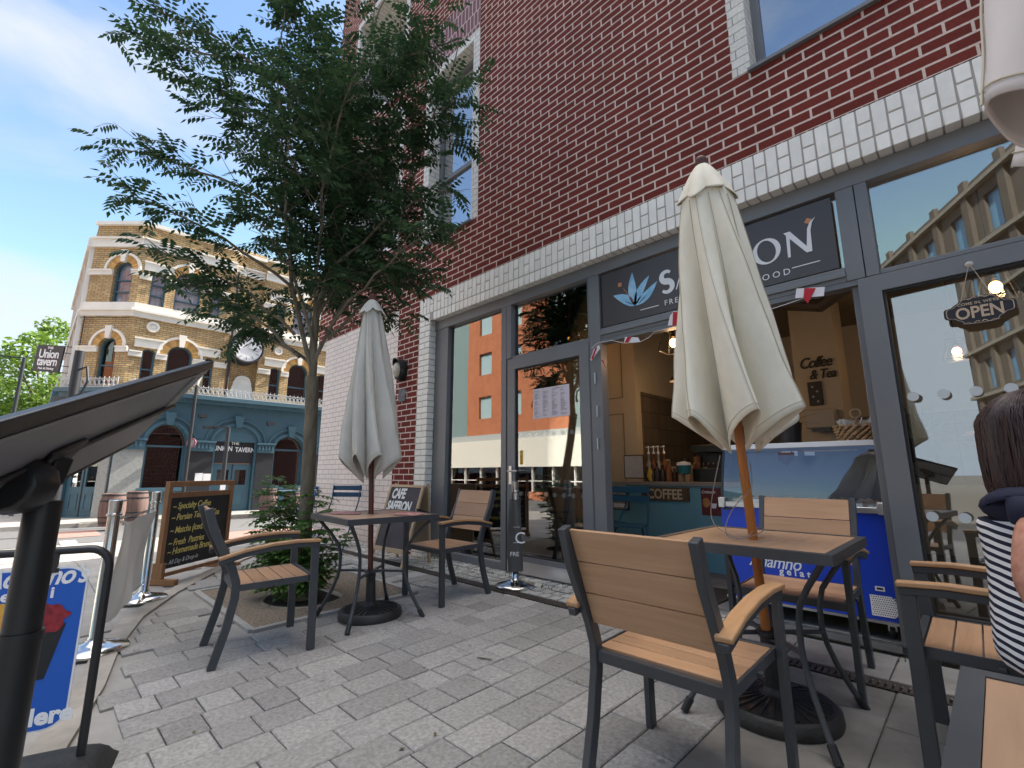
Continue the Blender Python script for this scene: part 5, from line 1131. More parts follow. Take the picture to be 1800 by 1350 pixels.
# ------------------------------------------------------------------ parasols
seam_m = mat('seam_thread', (.50, .45, .35), .9)
def parasol(label, base, tip, zcap, zhem, Rb, canvas, pole_m, seed, folds=8, Rtop=.05, tie=None, group='folded parasols through the tables', hemdrop=.12, rotf=0, gap=False, polebot=.3, amp=.42, capR=.11, swirl=.45):
    base = Vector(base); tip = Vector(tip); t = thing('closed_parasol', label, 'parasol', base, group=group); ax = (tip - base); H = ax.length; ax.normalize()
    rr = random.Random(seed); ph = [rr.uniform(-.35, .35) for _ in range(folds)]; am = [rr.uniform(.75, 1.25) for _ in range(folds)]
    def P(r, th, z):
        p = base + ax * (z / ax.z); x = Vector((1, 0, 0)); y = Vector((0, 1, 0)); return p + x * (r * cos(th)) + y * (r * sin(th))
    def fold(u, w_):                                   # pleats that sweep round the pole and lie over one another
        a_ = u * folds; k = int(a_) % folds; f_ = a_ - int(a_); tri = .5 - .5 * cos(2 * pi * f_)
        q = tri ** .75; dep = min(.74, amp * am[k] * (w_ * 1.25 + .25)); rad = 1 - dep * (1 - q)
        th = 2 * pi * (u + .018 * w_ * ph[k]) + rotf + (1.15 * rad * w_ ** 1.1 + .35 * w_) * swirl
        return rad, th
    zt = zcap; L_ = MB()
    def fn(u, v):
        w_ = v; rad, th = fold(u, w_); Rz = Rtop + (Rb - Rtop) * (w_ ** .95); r = Rz * rad * (1 + .03 * sin(3 * th + 5 * w_ + seed)) + .0025 * sin(17 * th + 11 * w_) * w_
        z = zt + (zhem - zt) * w_ - hemdrop * (1 - rad) * w_ ** 6 * 1.5 + .014 * sin(2 * th + seed) * w_ ** 4
        return P(r, th, z)
    L_.grid(fn, folds * 20, 60, closed_u=True)
    can = L_.build('canopy', canvas, t, smooth=True, world=True)
    md = can.modifiers.new('solidify', 'SOLIDIFY'); md.thickness = .003
    sm_b = MB()
    for k in range(folds):
        for off in (.5, .06):
            u = (k + off) / folds; q = []
            for j in range(31):
                v = .04 + .96 * j / 30; p = fn(u, v); c_ = base + ax * ((p.z - base.z) / ax.z); d = (p - c_); d.z = 0; q.append(p + d.normalized() * .0022)
            sm_b.tube(q, .0016, 4)
    sm_b.tube([fn(i / (folds * 20), .975) + (lambda p: (lambda d: d.normalized() * .002)(Vector((p.x - (base + ax * ((p.z - base.z) / ax.z)).x, p.y - (base + ax * ((p.z - base.z) / ax.z)).y, 0))))(fn(i / (folds * 20), .975)) for i in range(folds * 20 + 1)], .0013, 4, cap=False)
    sm_b.build('seams', seam_m, can, world=True, smooth=True)
    b = MB()
    def fn3(u, v):
        a_ = u * folds; f_ = a_ - int(a_); sc = abs(sin(pi * a_)); z0_ = tip.z - .045 * H / 2.4; zc_ = zt - .045; w_ = v
        r = .018 + (capR - .018) * (w_ ** .75) * (1 - (.0 + .34 * w_) * (1 - sc)); z = z0_ + (zc_ - z0_) * w_ + .035 * (1 - sc) * w_ ** 3 + .012 * sin(3 * 2 * pi * u + seed) * w_
        return P(r, 2 * pi * u + rotf, z)
    b.grid(fn3, folds * 12, 16, closed_u=True); cp = b.build('vent_cap', canvas, t, smooth=True, world=True); md = cp.modifiers.new('solidify', 'SOLIDIFY'); md.thickness = .0025
    b = MB(); b.lathe([(.001, -.06), (.016, -.06), (.018, -.035), (.030, -.030), (.032, -.018), (.022, -.012), (.026, .0), (.022, .015), (.008, .022), (.001, .023)], 16, c=tip + ax * .028); b.build('finial', finial, t, world=True, smooth=True)
    b = MB(); b.tube([base + ax * (polebot / ax.z), tip - ax * .05], .019, 14); b.build('pole', pole_m, t, world=True, smooth=True)
    return t, ax
u1b = Vector((-3.222, 1.829, .042))
P1, ax1 = parasol('slim folded greyish parasol on a dark red pole through the small table', u1b, at(655, 527, (u1b + Vector((0, 0, 2.36)) - CAM).dot(_f)), .042 + 2.215, 1.105, .235, canvas_grey, pole_red, 3, folds=8, Rtop=.068, rotf=.3, amp=.46, capR=.112, hemdrop=.16)
b = MB(); b.tube([u1b + Vector((0, 0, .66 + .042)), u1b + Vector((0, 0, 1.2))], .0195, 14); 
def pbase(label, base, ax, r, h, pole_r, sunburst=True):
    t = thing('parasol_base', label, 'parasol base', base, group='round cast iron parasol bases')
    b = MB(); b.lathe([(.001, 0), (r, 0), (r + .004, .012), (r, .045), (r * .93, .056), (r * .90, .052), (r * .55, .062), (r * .25, .075), (.045, .085), (.04, .1), (.001, .1)], 40); b.build('disc', iron, t, smooth=True)
    b = MB(); n = 28
    for k in range(n):
        a_ = 2 * pi * k / n; b.bar((r * .28 * cos(a_), r * .28 * sin(a_), .074), (r * .86 * cos(a_), r * .86 * sin(a_), .056), .006, .008)
    b.build('sunburst_ribs', iron, t)
    b = MB(); b.tube([Vector((0, 0, .07)), Vector((0, 0, .07)) + ax * (h - .07)], [.036, .031], 16); b.lathe([(.031, 0), (.037, .004), (.037, .022), (.031, .026)], 16, c=ax * (h - .03)); b.build('socket', iron, t, smooth=True)
    b = MB(); b.tube([ax * (h - .035) + Vector((.02, -.02, 0)), ax * (h - .035) + Vector((.055, -.035, 0))], .008, 8); b.cbox(ax * (h - .035) + Vector((.06, -.038, 0)), (.012, .035, .035)); b.build('clamp_knob', black_plastic, t)
    return t
pbase('round black iron parasol base under the small table', u1b, ax1, .215, .29, .02)
u2b = Vector((-.752, 2.325, .053)); tip2 = Vector(at(1233, 292, 2.245))
P2, ax2 = parasol('big folded cream parasol leaning left on an orange varnished pole, hiding part of the sign', u2b, tip2, tip2.z - .20, 1.225, .278, canvas_cream, pole_orange, 8, folds=7, Rtop=.105, rotf=1.5, hemdrop=.14, amp=.50, polebot=.3, capR=.135)
pbase('round black iron parasol base behind the foreground armchair', u2b, ax2, .232, .33, .02)
P3, ax3 = parasol('pale folded parasol cut off by the upper right corner of the view', (.284, .80, .018), (.284, .80, 2.35), 2.18, 1.44, .235, canvas_pink, pole_orange, 5, folds=8, Rtop=.12, hemdrop=.1, amp=.22, capR=.15)
# loop of pull cord hanging from the cream parasol
cd = thing('pull_cord', 'thin grey pull cord looped round the orange parasol pole onto the table', 'cord', (-.8, 2.3, .75)); b = MB()
pts = [at(1266, 800, 2.1), at(1254, 860, 2.1), at(1250, 895, 2.12), at(1253, 915, 2.1), at(1266, 930, 2.05), at(1300, 946, 1.98), at(1333, 938, 2.02), at(1342, 930, 2.03), at(1330, 928, 2.06), at(1310, 945, 1.97), at(1282, 944, 2.0), at(1276, 925, 2.02), at(1290, 892, 2.03), at(1318, 862, 2.04), at(1322, 845, 2.05), at(1318, 810, 2.08)]
sm_ = []
for i in range(len(pts) - 1):
    p0, p1, p2_, p3 = pts[max(0, i - 1)], pts[i], pts[i + 1], pts[min(len(pts) - 1, i + 2)]
    for q in range(6): t_ = q / 6; sm_.append(.5 * ((2 * p1) + (p2_ - p0) * t_ + (2 * p0 - 5 * p1 + 4 * p2_ - p3) * t_ ** 2 + (-p0 + 3 * p1 - 3 * p2_ + p3) * t_ ** 3))
b.tube(sm_, .0022, 6); b.build('cord', mat('cord', (.28, .22, .19), .8), cd, world=True, smooth=True)
# ------------------------------------------------------------------ steel posts with the banner
def steel_post(label, x, y, h, sleeve=False):
    t = thing('barrier_post', label, 'post', (x, y, G(x, y)), group=None if sleeve else 'brushed steel barrier posts with the cafe banner')
    b = MB(); b.lathe([(.001, 0), (.165, 0), (.168, .012), (.16, .022), (.10, .038), (.05, .05), (.036, .07), (.001, .07)], 36); b.build('base', chrome, t, smooth=True)
    b = MB(); r = .032 if not sleeve else .03
    b.lathe([(.001, .06), (r + .006, .06), (r + .006, .075), (r, .08), (r, h - .10), (r + .008, h - .095), (r + .008, h - .085), (r, h - .08), (r + .004, h - .005), (r - .004, h), (.001, h)], 24); b.build('post', chrome, t, smooth=True)
    return t
p1_ = steel_post('brushed steel barrier post behind the ice cream sign, nearer end of the pale banner', -3.846, .407, .86); p2_ = steel_post('brushed steel barrier post beside the tall chalkboard, farther end of the banner', -5.015, .792, .86)
bn = thing('barrier_banner', 'pale grey translucent banner sagging between two steel posts', 'banner', (-4.4, .6, .3)); b = MB(); A_ = Vector((-3.90, .43, 0)); B_ = Vector((-4.97, .775, 0))
def fnb(u, v):
    p = A_ + (B_ - A_) * u; z = .13 + .60 * v + .0 * u - .045 * sin(pi * u) * (v - .2); n = Vector((.31, .95, 0)); return Vector((p.x, p.y, z)) + n * (.03 * sin(5 * u + 2 * v) + .012 * sin(14 * u - 5 * v))
b.grid(fnb, 30, 16); ba = b.build('sheet', mat('banner_vinyl', (.80, .78, .74), .45, noise=.08, nscale=2, bump=.2, bscale=5), bn, smooth=True, world=True)
b = MB()
for z in (.16, .74): b.tube([Vector((-3.86, .41, z)), Vector((-5.01, .79, z + .0))], .005, 6)
for q, z in ((A_, .72), (B_, .72), (B_, .16)): b.tube([q + Vector((.02 * cos(a_), .0, .02 * sin(a_) + z)) for a_ in [k * pi / 5 for k in range(11)]], .003, 5, cap=False)
b.build('rod', chrome, bn, world=True)
sp_ = steel_post('slim steel post by the glass door wrapped in a rolled dark banner with white letters', -3.022, 3.085, .89, True)
rb_ = thing('rolled_banner', 'dark grey rolled banner with partial white letters wrapped round the post by the door', 'banner', (-3.022, 3.085, .2))
def fnr(u, v):
    a_ = 2 * pi * u; z = .20 + v * .60; r = .046 + .012 * sin(pi * v) + .006 * sin(3 * a_ + 4 * v) + (.018 * (1 - v) ** 2); return Vector((-3.022 + r * cos(a_), 3.085 + r * sin(a_), z))
b = MB(); b.grid(fnr, 40, 20, closed_u=True); b.build('sheet', mat('charcoal_banner', (.085, .08, .08), .5), rb_, smooth=True, world=True)
dirc = Vector((3.022, -3.085, 0)).normalized(); pc_ = Vector((-3.022, 3.085, 0)) + dirc * .068; uax = dirc.cross(Vector((0, 0, 1))) * -1
def rbt(t_, z, h, off): 
    b = MB(); b.add(*text_mesh(t_, h, frameM(pc_ + uax * off + Vector((0, 0, z)), uax, (0, 0, 1)), .0008)); return b.build('lettering', pure_white, rb_, world=True)
rbt('C', .435, .135, -.005); rbt('FRE', .33, .05, -.045); b = MB(); 
for z in (.44, .57): b.bar(pc_ + uax * -.015 + Vector((0, 0, z)), pc_ + uax * .045 + Vector((0, 0, z)), .006, .002)
b.build('rule', pure_white, rb_, world=True)
b = MB()
for (dz, dx) in ((.815, -.045), (.80, .03), (.16, -.05), (.15, .03)):
    c_ = Vector((-3.022, 3.085, dz)) + uax * dx + dirc * .04; b.tube([c_ + Vector((0, 0, 0)), c_ + Vector((0, 0, .035)), c_ + uax * .02 + Vector((0, 0, .05)), c_ + uax * .02 + Vector((0, 0, -.02))], .003, 5)
b.build('hook', chrome, rb_, world=True)
# ------------------------------------------------------------------ chalkboards
cbL, cbR = gp(272, 1030), Vector((-6.13, 1.66, .04)); 
t = thing('menu_chalkboard', 'tall pine framed chalkboard with yellow handwritten coffee and tea menu', 'chalkboard', (cbL.x, cbL.y, G(cbL.x, cbL.y)))
tl, tr_ = pl(288, 848, 2, 0), None
uv = (cbR - cbL); uv.z = 0; wB = uv.length; uv.normalize(); g0_ = G(cbL.x, cbL.y); hB = .95
Mc = frameM((cbL.x, cbL.y, g0_), uv, (0, 0, 1)); hB = .93
b = MB(); tz = .045
for x in (.0, wB - .045): b.box(x, x + .045, .0, hB, -tz / 2, tz / 2, Mc)
b.box(.045, wB - .045, hB - .05, hB, -.018, .018, Mc); b.box(.045, wB - .045, hB - .155, hB - .105, -.018, .018, Mc); b.box(.045, wB - .045, .055, .09, -.012, .012, Mc); b.build('frame', pine, t, world=True, bevel=.003)
for x in (.0, wB - .045): b = MB(); b.box(x - .004, x + .049, .0, .05, -.19, .19, Mc); b.box(x + .002, x + .043, .05, .19, -.05, .05, Mc); b.build('foot', pine, t, world=True, bevel=.003)
b = MB(); b.box(.05, wB - .05, .125, hB - .157, -.008, .008, Mc); b.build('board', chalk_black, t, world=True)
yy = .665; cw_ = wB
hand = (("~ Specialty Coffee", .0), ("~ Persian Tea, Hot Tea", .0), ("~ Matcha (iced, Hot)", .0), ("~ Fresh  Pastries", .0), ("~ Homemade Brunch", .0))
zr = [.665, .56, .44, .325, .245]
for (s_, _), z in zip(hand, zr):
    b = MB(); vs, fs = text_mesh(s_, .088, Mc @ Matrix.Translation((.085, z, .0095)) @ Matrix.Rotation(.02, 4, 'Z'), .0006, .28, .94, 'LEFT', .0006, .84); b.add(vs, fs); b.build('chalk_writing', chalk_y, t, world=True)
b = MB(); b.add(*text_mesh('~ All Day & Drop-in', .06, Mc @ Matrix.Translation((.07, .155, .0095)) @ Matrix.Rotation(.03, 4, 'Z'), .0006, .4, 1.0, 'LEFT', -.0004, .85)); b.build('chalk_writing', chalk_w, t, world=True)
# leaning A-board by the pilaster
q0, q1 = gp(640, 985), gp(703, 1003)
q0 = Vector((-5.02, 2.80, .064)); q1 = Vector((-4.40, 2.84, .064)); uq = (q1 - q0).normalized(); back = Vector((-uq.y, uq.x, 0)); lean = (Vector((0, 0, 1)) + back * .30).normalized()
t = thing('a_frame_chalkboard', 'leaning pale framed A board chalked CAFE SAFFRON beside the white pilaster', 'chalkboard', q0); Ma = frameM(q0, uq, lean); wA = (q1 - q0).length; hA = .87
b = MB()
for x in (.0, wA - .035): b.box(x, x + .035, 0, hA, -.012, .012, Ma)
b.box(.035, wA - .035, hA - .03, hA, -.012, .012, Ma); b.box(.035, wA - .035, .13, .18, -.012, .012, Ma); b.build('frame', oak, t, world=True, bevel=.002)
b = MB(); b.box(.035, wA - .035, .18, hA - .03, -.006, .006, Ma); b.build('board', mat('purple_black_board', (.045, .036, .042), .7, noise=.3, nscale=5), t, world=True)
lean2 = (Vector((0, 0, 1)) - back * .06).normalized(); Ma2 = frameM(q0 + back * .36, uq, lean2); b = MB()
for x in (.0, wA - .035): b.box(x, x + .035, 0, hA - .02, -.012, .012, Ma2)
b.box(.035, wA - .035, .15, .19, -.012, .012, Ma2); b.box(.035, wA - .035, .19, hA - .05, -.004, .004, Ma2); b.build('rear_frame', oak, t, world=True, bevel=.002)
b = MB(); b.cbox((wA + .012, hA - .27, 0), (.02, .02, .05), Ma); b.cbox((wA + .012, hA - .27, -.12), (.02, .02, .05), Ma); b.box(wA, wA + .01, hA - .28, hA - .26, -.14, .03, Ma); b.build('latch', black_plastic, t, world=True)
for s_, x, z, h, m_ in (('CAFE', .08, .715, .155, chalk_w), ('SAFFRON', .045, .575, .150, chalk_w), ('OPEN 8AM', .06, .50, .095, chalk_g)):
    b = MB(); b.add(*text_mesh(s_, h, Ma @ Matrix.Translation((x, z, .0075)), .0006, .15, .9, 'LEFT', .006 if m_ is chalk_w else 0, .74)); b.build('chalk_writing', m_, t, world=True)
# white pole of a further parasol against the pink wall
t = thing('white_pole', 'thin white pole standing in front of the pale pink brick wall', 'pole', (-5.35, 3.1, .07)); pw = gp(633, 965); b = MB(); b.tube([(-5.45, 3.05, .07), (-5.45, 3.05, 2.0)], .014, 10); b.build('pole', white_paint, t, world=True, smooth=True)
# wall lamp and plaque on the red pier
lx, lz = fy(709, 652); t = thing('bulkhead_lamp', 'oval bulkhead wall lamp with dark hood on the red brick pier', 'wall lamp', (lx, D, lz)); Ml = Matrix.Translation((lx + .0, D, lz)) @ Matrix.Rotation(pi / 2, 4, 'X') @ Matrix.Diagonal((.82, 1.15, 1, 1))
b = MB(); b.lathe([(.001, 0), (.125, 0), (.13, .05), (.118, .09), (.10, .10), (.095, .085), (.001, .085)], 28, M=Ml); b.build('housing', black_plastic, t, world=True, smooth=True)
b = MB(); b.lathe([(.09, .085), (.088, .11), (.06, .135), (.001, .145)], 24, M=Ml @ Matrix.Translation((0, -.0, 0))); b.build('lens', mat('frosted_lens', (.52, .46, .38), .25, noise=.2, nscale=30), t, world=True, smooth=True)
b = MB(); b.grid(lambda u, v: Ml @ Vector((.13 * cos(pi * u), .13 * sin(pi * u), .02 + .13 * v * (.4 + .6 * sin(pi * u)))), 20, 4); hd = b.build('hood', black_plastic, t, world=True, smooth=True); md = hd.modifiers.new('s', 'SOLIDIFY'); md.thickness = .006
nx, nz = fy(708, 693); t = thing('number_plaque', 'small grey slate number plaque below the wall lamp', 'plaque', (nx, D, nz)); b = MB(); b.box(nx - .085, nx + .075, D - .014, D - .001, nz - .10, nz + .07); b.build('plate', mat('slate_plate', (.10, .10, .11), .6, noise=.15), t, world=True, bevel=.003)
b = MB(); b.add(*text_mesh('104', .09, Matrix.Translation((nx - .02, D - .0155, nz - .02)) @ Matrix(((1, 0, 0, 0), (0, 0, -1, 0), (0, 1, 0, 0), (0, 0, 0, 1))), .001)); b.build('numerals', mat('grey_numeral', (.30, .30, .31), .6), t, world=True)
# ------------------------------------------------------------------ blue folding chairs
def bistro(label, loc, rz, m, name='folding_chair', grp='blue slatted folding chairs'):
    t = thing(name, label, 'chair', loc, R(rz), group=grp); w_ = .20
    for s_ in (-1, 1):
        b = MB(); b.tube([(s_ * w_, .20, 0), (s_ * w_, -.02, .36), (s_ * w_, -.16, .60), (s_ * w_, -.185, .80)], .009, 8); b.build('leg', m, t, smooth=True)
        b = MB(); b.tube([(s_ * (w_ - .02), -.24, 0), (s_ * (w_ - .02), .16, .42)], .009, 8); b.build('leg', m, t, smooth=True)
    b = MB()
    for z in (.06,): b.tube([(-w_, .17, z), (w_, .17, z)], .006, 6); b.tube([(-w_ + .02, -.2, z), (w_ - .02, -.2, z)], .006, 6)
    b.build('stretcher', m, t)
    b = MB()
    for k in range(4): b.box(-w_ + .01, w_ - .01, -.16 + k * .085, -.16 + k * .085 + .06, .415, .43)
    b.build('seat', m, t, bevel=.002)
    b = MB()
    for z in (.67, .76): b.cbox((0, -.18 - (z - .6) * .1, z), (2 * w_ + .03, .014, .062))
    b.build('backrest', m, t, bevel=.003)
    return t
bistro('dark blue folding chair in front of the pale pink brick wall', (-6.25, 3.0, G(-6, 3.0)), 215 - 0, bistro_blue)
c = bistro('brighter blue folding chair behind the tree trunk on the far side of the shrub', (-8.0, 3.25, G(-8.0, 3.25)), 150, bistro_bright)
t = thing('round_bistro_table', 'small round blue metal table half hidden behind the tree trunk', 'table', (-7.45, 2.9, G(-7.4, 2.9))); b = MB(); b.lathe([(.001, .70), (.28, .70), (.28, .72), (.001, .72)], 28); b.build('tabletop', mat('light_blue_paint', (.20, .33, .42), .35), t)
for k in range(3):
    a_ = k * 2 * pi / 3; b = MB(); b.tube([(.22 * cos(a_), .22 * sin(a_), 0), (-.1 * cos(a_), -.1 * sin(a_), .70)], .009, 8); b.build('leg', bistro_blue, t)
# ------------------------------------------------------------------ swing sign (ice cream)
sR, sL = at(176, 1180, 1.66), at(-260, 1180, 1.40); sR.z = sL.z = 0; us = (sR - sL).normalized()
Rt = at(186, 1000, 1.66); t = thing('pavement_sign', 'blue swinging ice cream pavement sign in a black tube frame at lower left', 'sign', (sR.x, sR.y, G(sR.x, sR.y)))
gS = G(sR.x, sR.y); top_z = pl(150, 968, 2, 0); 
def on(x, y):                                          # pixel -> (u,z) on the sign plane
    n = us.cross(Vector((0, 0, 1))); d = ray(x, y); t_ = (Vector((sR.x, sR.y, 0)) - CAM).dot(n) / d.dot(n); p = CAM + d * t_; return (p - Vector((sR.x, sR.y, 0))).dot(us), p.z
zt_ = on(120, 968)[1]; ur = on(190, 1010)[0]; wS = .62; zb_ = on(150, 1275)[1]
Ms = frameM((sR.x, sR.y, 0), us, (0, 0, 1)); rc = .062
zb_ = gS + .05; b = MB(); P = [(ur, zb_)] + [(ur - rc + rc * cos(a_), zt_ - rc + rc * sin(a_)) for a_ in [k * pi / 12 for k in range(7)]] + [(ur - wS + rc + rc * cos(a_), zt_ - rc + rc * sin(a_)) for a_ in [pi / 2 + k * pi / 12 for k in range(7)]] + [(ur - wS, zb_)]
b.tube([Ms @ Vector((x, z, 0)) for x, z in P], .0135, 12); b.build('tube_frame', black_plastic, t, world=True, smooth=True)
pw_r = ur - .052; pz1, pz0 = zt_ - .055, on(60, 1288)[1]; pl_l = ur - wS + .05
def rrect(a_, c_, d_, e_, r): return [(c_ - r + r * cos(q), e_ - r + r * sin(q)) for q in [k * pi / 12 for k in range(7)]] + [(a_ + r + r * cos(q), e_ - r + r * sin(q)) for q in [pi / 2 + k * pi / 12 for k in range(7)]] + [(a_ + r + r * cos(q), d_ + r + r * sin(q)) for q in [pi + k * pi / 12 for k in range(7)]] + [(c_ - r + r * cos(q), d_ + r + r * sin(q)) for q in [1.5 * pi + k * pi / 12 for k in range(7)]]
b = MB(); b.add(*curve_mesh([rrect(pl_l, pw_r, pz0, pz1, .06)], .003, Ms @ Matrix.Translation((0, 0, .0)))); pn = b.build('panel', pure_white, t, world=True)
b = MB(); b.add(*curve_mesh([rrect(pl_l + .006, pw_r - .006, pz0 + .006, pz1 - .006, .056)], .0006, Ms @ Matrix.Translation((0, 0, .0042)))); b.build('print', sign_blue, pn, world=True)
for x in (ur - .15, ur - wS + .15): b = MB(); b.cbox((x, pz1 + .02, 0), (.016, .07, .02), Ms); b.cbox((x, pz1 - .01, 0), (.03, .014, .016), Ms); b.build('hanger', black_plastic, t, world=True)
def st(s_, x, y, h, ws=1, shear=.0, bold=0, sp=1, al='LEFT'):
    u_, z_ = on(x, y); b = MB(); b.add(*text_mesh(s_, h, Ms @ Matrix.Translation((u_, z_, .0058)), .0004, shear, sp, al, bold, ws)); return b.build('lettering', pure_white, pn, world=True)
st("Adamno's", 154, 1022, .088, .80, .3, .002, .94, 'RIGHT'); st('gelati', 96, 1050, .050, 1.05, 0, .0015, 1.45, 'RIGHT'); st('Served Here', 128, 1262, .072, 1.0, 0, .003, 1.0, 'RIGHT')
u_, z_ = on(42, 1120); b = MB(); rr = random.Random(4)
cupc = Vector((u_, z_)); b.add(*curve_mesh([[(u_ - .10, z_ + .01), (u_ + .105, z_ + .03), (u_ + .07, z_ - .14), (u_ - .07, z_ - .15)]], .0006, Ms @ Matrix.Translation((0, 0, .0062)))); b.build('cup_picture', chalk_black, pn, world=True)
def blob(cx_, cz_, r, m, nm, z=.0068):
    b = MB(); b.add(*curve_mesh([[(u_ + cx_ + r * (1 + .12 * sin(5 * a_) + .08 * sin(9 * a_)) * cos(a_), z_ + cz_ + r * .8 * (1 + .1 * cos(7 * a_)) * sin(a_)) for a_ in [2 * pi * k / 40 for k in range(40)]]], .0006, Ms @ Matrix.Translation((0, 0, z)))); b.build(nm, m, pn, world=True)
blob(.045, .05, .062, mat('berry_sorbet', (.36, .02, .035), .5, col2=(.16, .005, .012), nscale=45), 'scoop_picture'); blob(-.055, .06, .062, mat('mango_ice_cream', (.75, .48, .05), .5, col2=(.62, .25, .05), nscale=35), 'scoop_picture', .0074)
b = MB(); 
c0 = Ms @ Vector((ur - wS / 2, 0, 0)); c0.z = gS
Mb_ = frameM(c0, us, (0, 0, 1)) @ Matrix.Rotation(-pi / 2, 4, 'X')
b.grid(lambda u, v: Mb_ @ Vector(((wS / 2 + .085) * (1 if True else 0) * (2 * u - 1), .20 * (2 * v - 1) * (1 - .18 * abs(2 * u - 1) ** 4), .085 * max(0, 1 - abs(2 * v - 1) ** 3.2) * (max(0, 1 - abs(2 * u - 1) ** 14)) ** .6)), 30, 20); b.build('rubber_base', rubber, t, smooth=True, world=True)
# ------------------------------------------------------------------ menu lectern in the left foreground
t = thing('menu_stand', 'black menu lectern with a wide tilted display tray in the left foreground', 'menu stand', (-1.05, .02, 0))
hp = at(85, 845, .70); bp_ = at(28, 1300, .70); bd = Vector((hp.x + .0, hp.y, 0))
b = MB(); b.tube([Vector((hp.x, hp.y, .03)), Vector((hp.x, hp.y, .80))], .0235, 20); b.tube([Vector((hp.x, hp.y, .80)), Vector((hp.x, hp.y, .812))], .0245, 20); b.tube([Vector((hp.x, hp.y, .812)), Vector((hp.x, hp.y, hp.z - .03))], .021, 20); b.build('pole', black_plastic, t, world=True, smooth=True)
b = MB(); b.lathe([(.001, 0), (.19, 0), (.19, .012), (.03, .03), (.001, .03)], 32, c=(hp.x, hp.y, 0)); b.build('base', black_plastic, t, world=True)
b = MB(); n = 24
Mk2 = frameM(hp - _f * .030 + Vector((0, 0, .0)), _r, (0, 0, 1)); b.lathe([(.001, -.0), (.044, 0), (.05, .01), (.05, .03), (.044, .042), (.001, .042)], 12, M=Mk2 @ Matrix.Translation((0, 0, -.005)) @ Matrix.Diagonal((1, .8, 1, 1))); b.build('clamp_knob', black_plastic, t, world=True, bevel=.004)
# tray: rectangle fitted to its visible edges
tr0 = Vector((-1.2352, .2642, 1.2747)); uT = Vector((.8178, -.4758, -.3238)); vT = Vector((-.5371, -.4289, -.7264))
nT = uT.cross(vT).normalized()
if nT.z < 0: nT = -nT
wT, dT = .62, .24
Mt = Matrix((uT, vT, nT)).transposed().to_4x4(); Mt = Matrix.Translation(tr0) @ Mt       # origin: right-top corner, +x to the left, +y down the slope
b = MB(); b.box(0, wT, 0, dT, 0, .004, Mt); b.build('tray', mat('tray_grey', (.22, .225, .245), .35, noise=.05), t, world=True)
b = MB(); b.bar(Mt @ Vector((-.0, .004, .004)), Mt @ Vector((wT, .004, .004)), .018, .018); b.bar(Mt @ Vector((0, dT, .002)), Mt @ Vector((wT, dT, .002)), .007, .012); b.bar(Mt @ Vector((0, dT * .52, -.004)), Mt @ Vector((wT, dT * .52, -.004)), .010, .008); b.build('edge_bar', black_plastic, t, world=True, bevel=.003)
b = MB(); b.box(.0, .045, .014, dT * .5, -.0035, -.0005, Mt); b.build('clear_end', mat('frosted_end', (.30, .31, .30), .25), t, world=True)
b = MB(); b.bar(Mt @ Vector((0, .022, -.002)), Mt @ Vector((wT, .022, -.002)), .006, .004); b.build('trim_line', mat('grey_trim', (.3, .3, .32), .4), t, world=True)
hpc = .378; ctr = Mt @ Vector((hpc, dT * .55, -.004)); b = MB(); b.bar(hp + Vector((0, 0, -.005)), ctr, .030, .024); b.cbox((0, 0, 0), (.08, .05, .008), Matrix.Translation(ctr) @ Mt.to_3x3().to_4x4()); b.build('bracket', black_plastic, t, world=True, bevel=.003)
# ------------------------------------------------------------------ display freezer in the doorway
FXa, FXb, FYf = -1.405, -.445, 3.56; FZ = .10
t = thing('display_freezer', 'bright blue ice cream display freezer with sloping glass in the doorway', 'freezer', ((FXa + FXb) / 2, FYf, FZ))
b = MB(); b.box(FXa, FXb, FYf, FYf + .62, .20, .80); b.build('body', fridge_blue, t, world=True, bevel=.004)
b = MB(); b.box(FXa - .005, FXb + .005, FYf - .018, FYf + .03, .795, .83); b.build('aluminium_trim', chrome_d, t, world=True, bevel=.004); b = MB(); b.box(FXa, FXb, FYf - .012, FYf, .185, .20); b.build('base_trim', chrome_d, t, world=True); b = MB(); b.box(FXa - .005, FXa + .04, FYf - .03, FYf + .05, .79, .86); b.build('corner_block', chrome_d, t, world=True, bevel=.004); b = MB(); b.box(FXb - .045, FXb + .005, FYf - .03, FYf + .05, .79, .86); b.build('corner_block', chrome_d, t, world=True, bevel=.004)
def crv(v): return Vector((0, FYf + .005 + .10 * v ** 1.3, .83 + .37 * v))
b = MB(); b.grid(lambda u, v: Vector((FXa + .02 + (FXb - FXa - .04) * u, crv(v).y, crv(v).z)), 2, 14); b.build('curved_glass', glass_mat('display_glass', tint=(.9, .94, .97), boost=1.8, base=.08, wav=.03), t, smooth=True, world=True)
b = MB(); b.box(FXa, FXb, FYf + .1, FYf + .62, 1.20, 1.235); b.build('top_shelf', pure_white, t, world=True, bevel=.003)
for x in (FXa + .008, FXb - .02): b = MB(); b.ribbon([(x + .006, crv(v / 8).y, crv(v / 8).z) for v in range(9)], .012, .012); b.build('glass_frame', black_plastic, t, world=True)
for x in (FXa, FXb - .02): b = MB(); b.box(x, x + .02, FYf + .55, FYf + .62, .8, 1.2); b.build('rear_post', black_plastic, t, world=True)
b = MB(); b.box(FXa + .03, FXb - .03, FYf + .04, FYf + .60, .805, .81); b.build('tray_deck', mat('frosted_deck', (.50, .50, .50), .4), t, world=True)
rr = random.Random(6); cols_ = [(.65, .62, .52), (.5, .12, .12), (.35, .22, .12), (.6, .5, .2), (.4, .5, .3), (.66, .60, .58)]
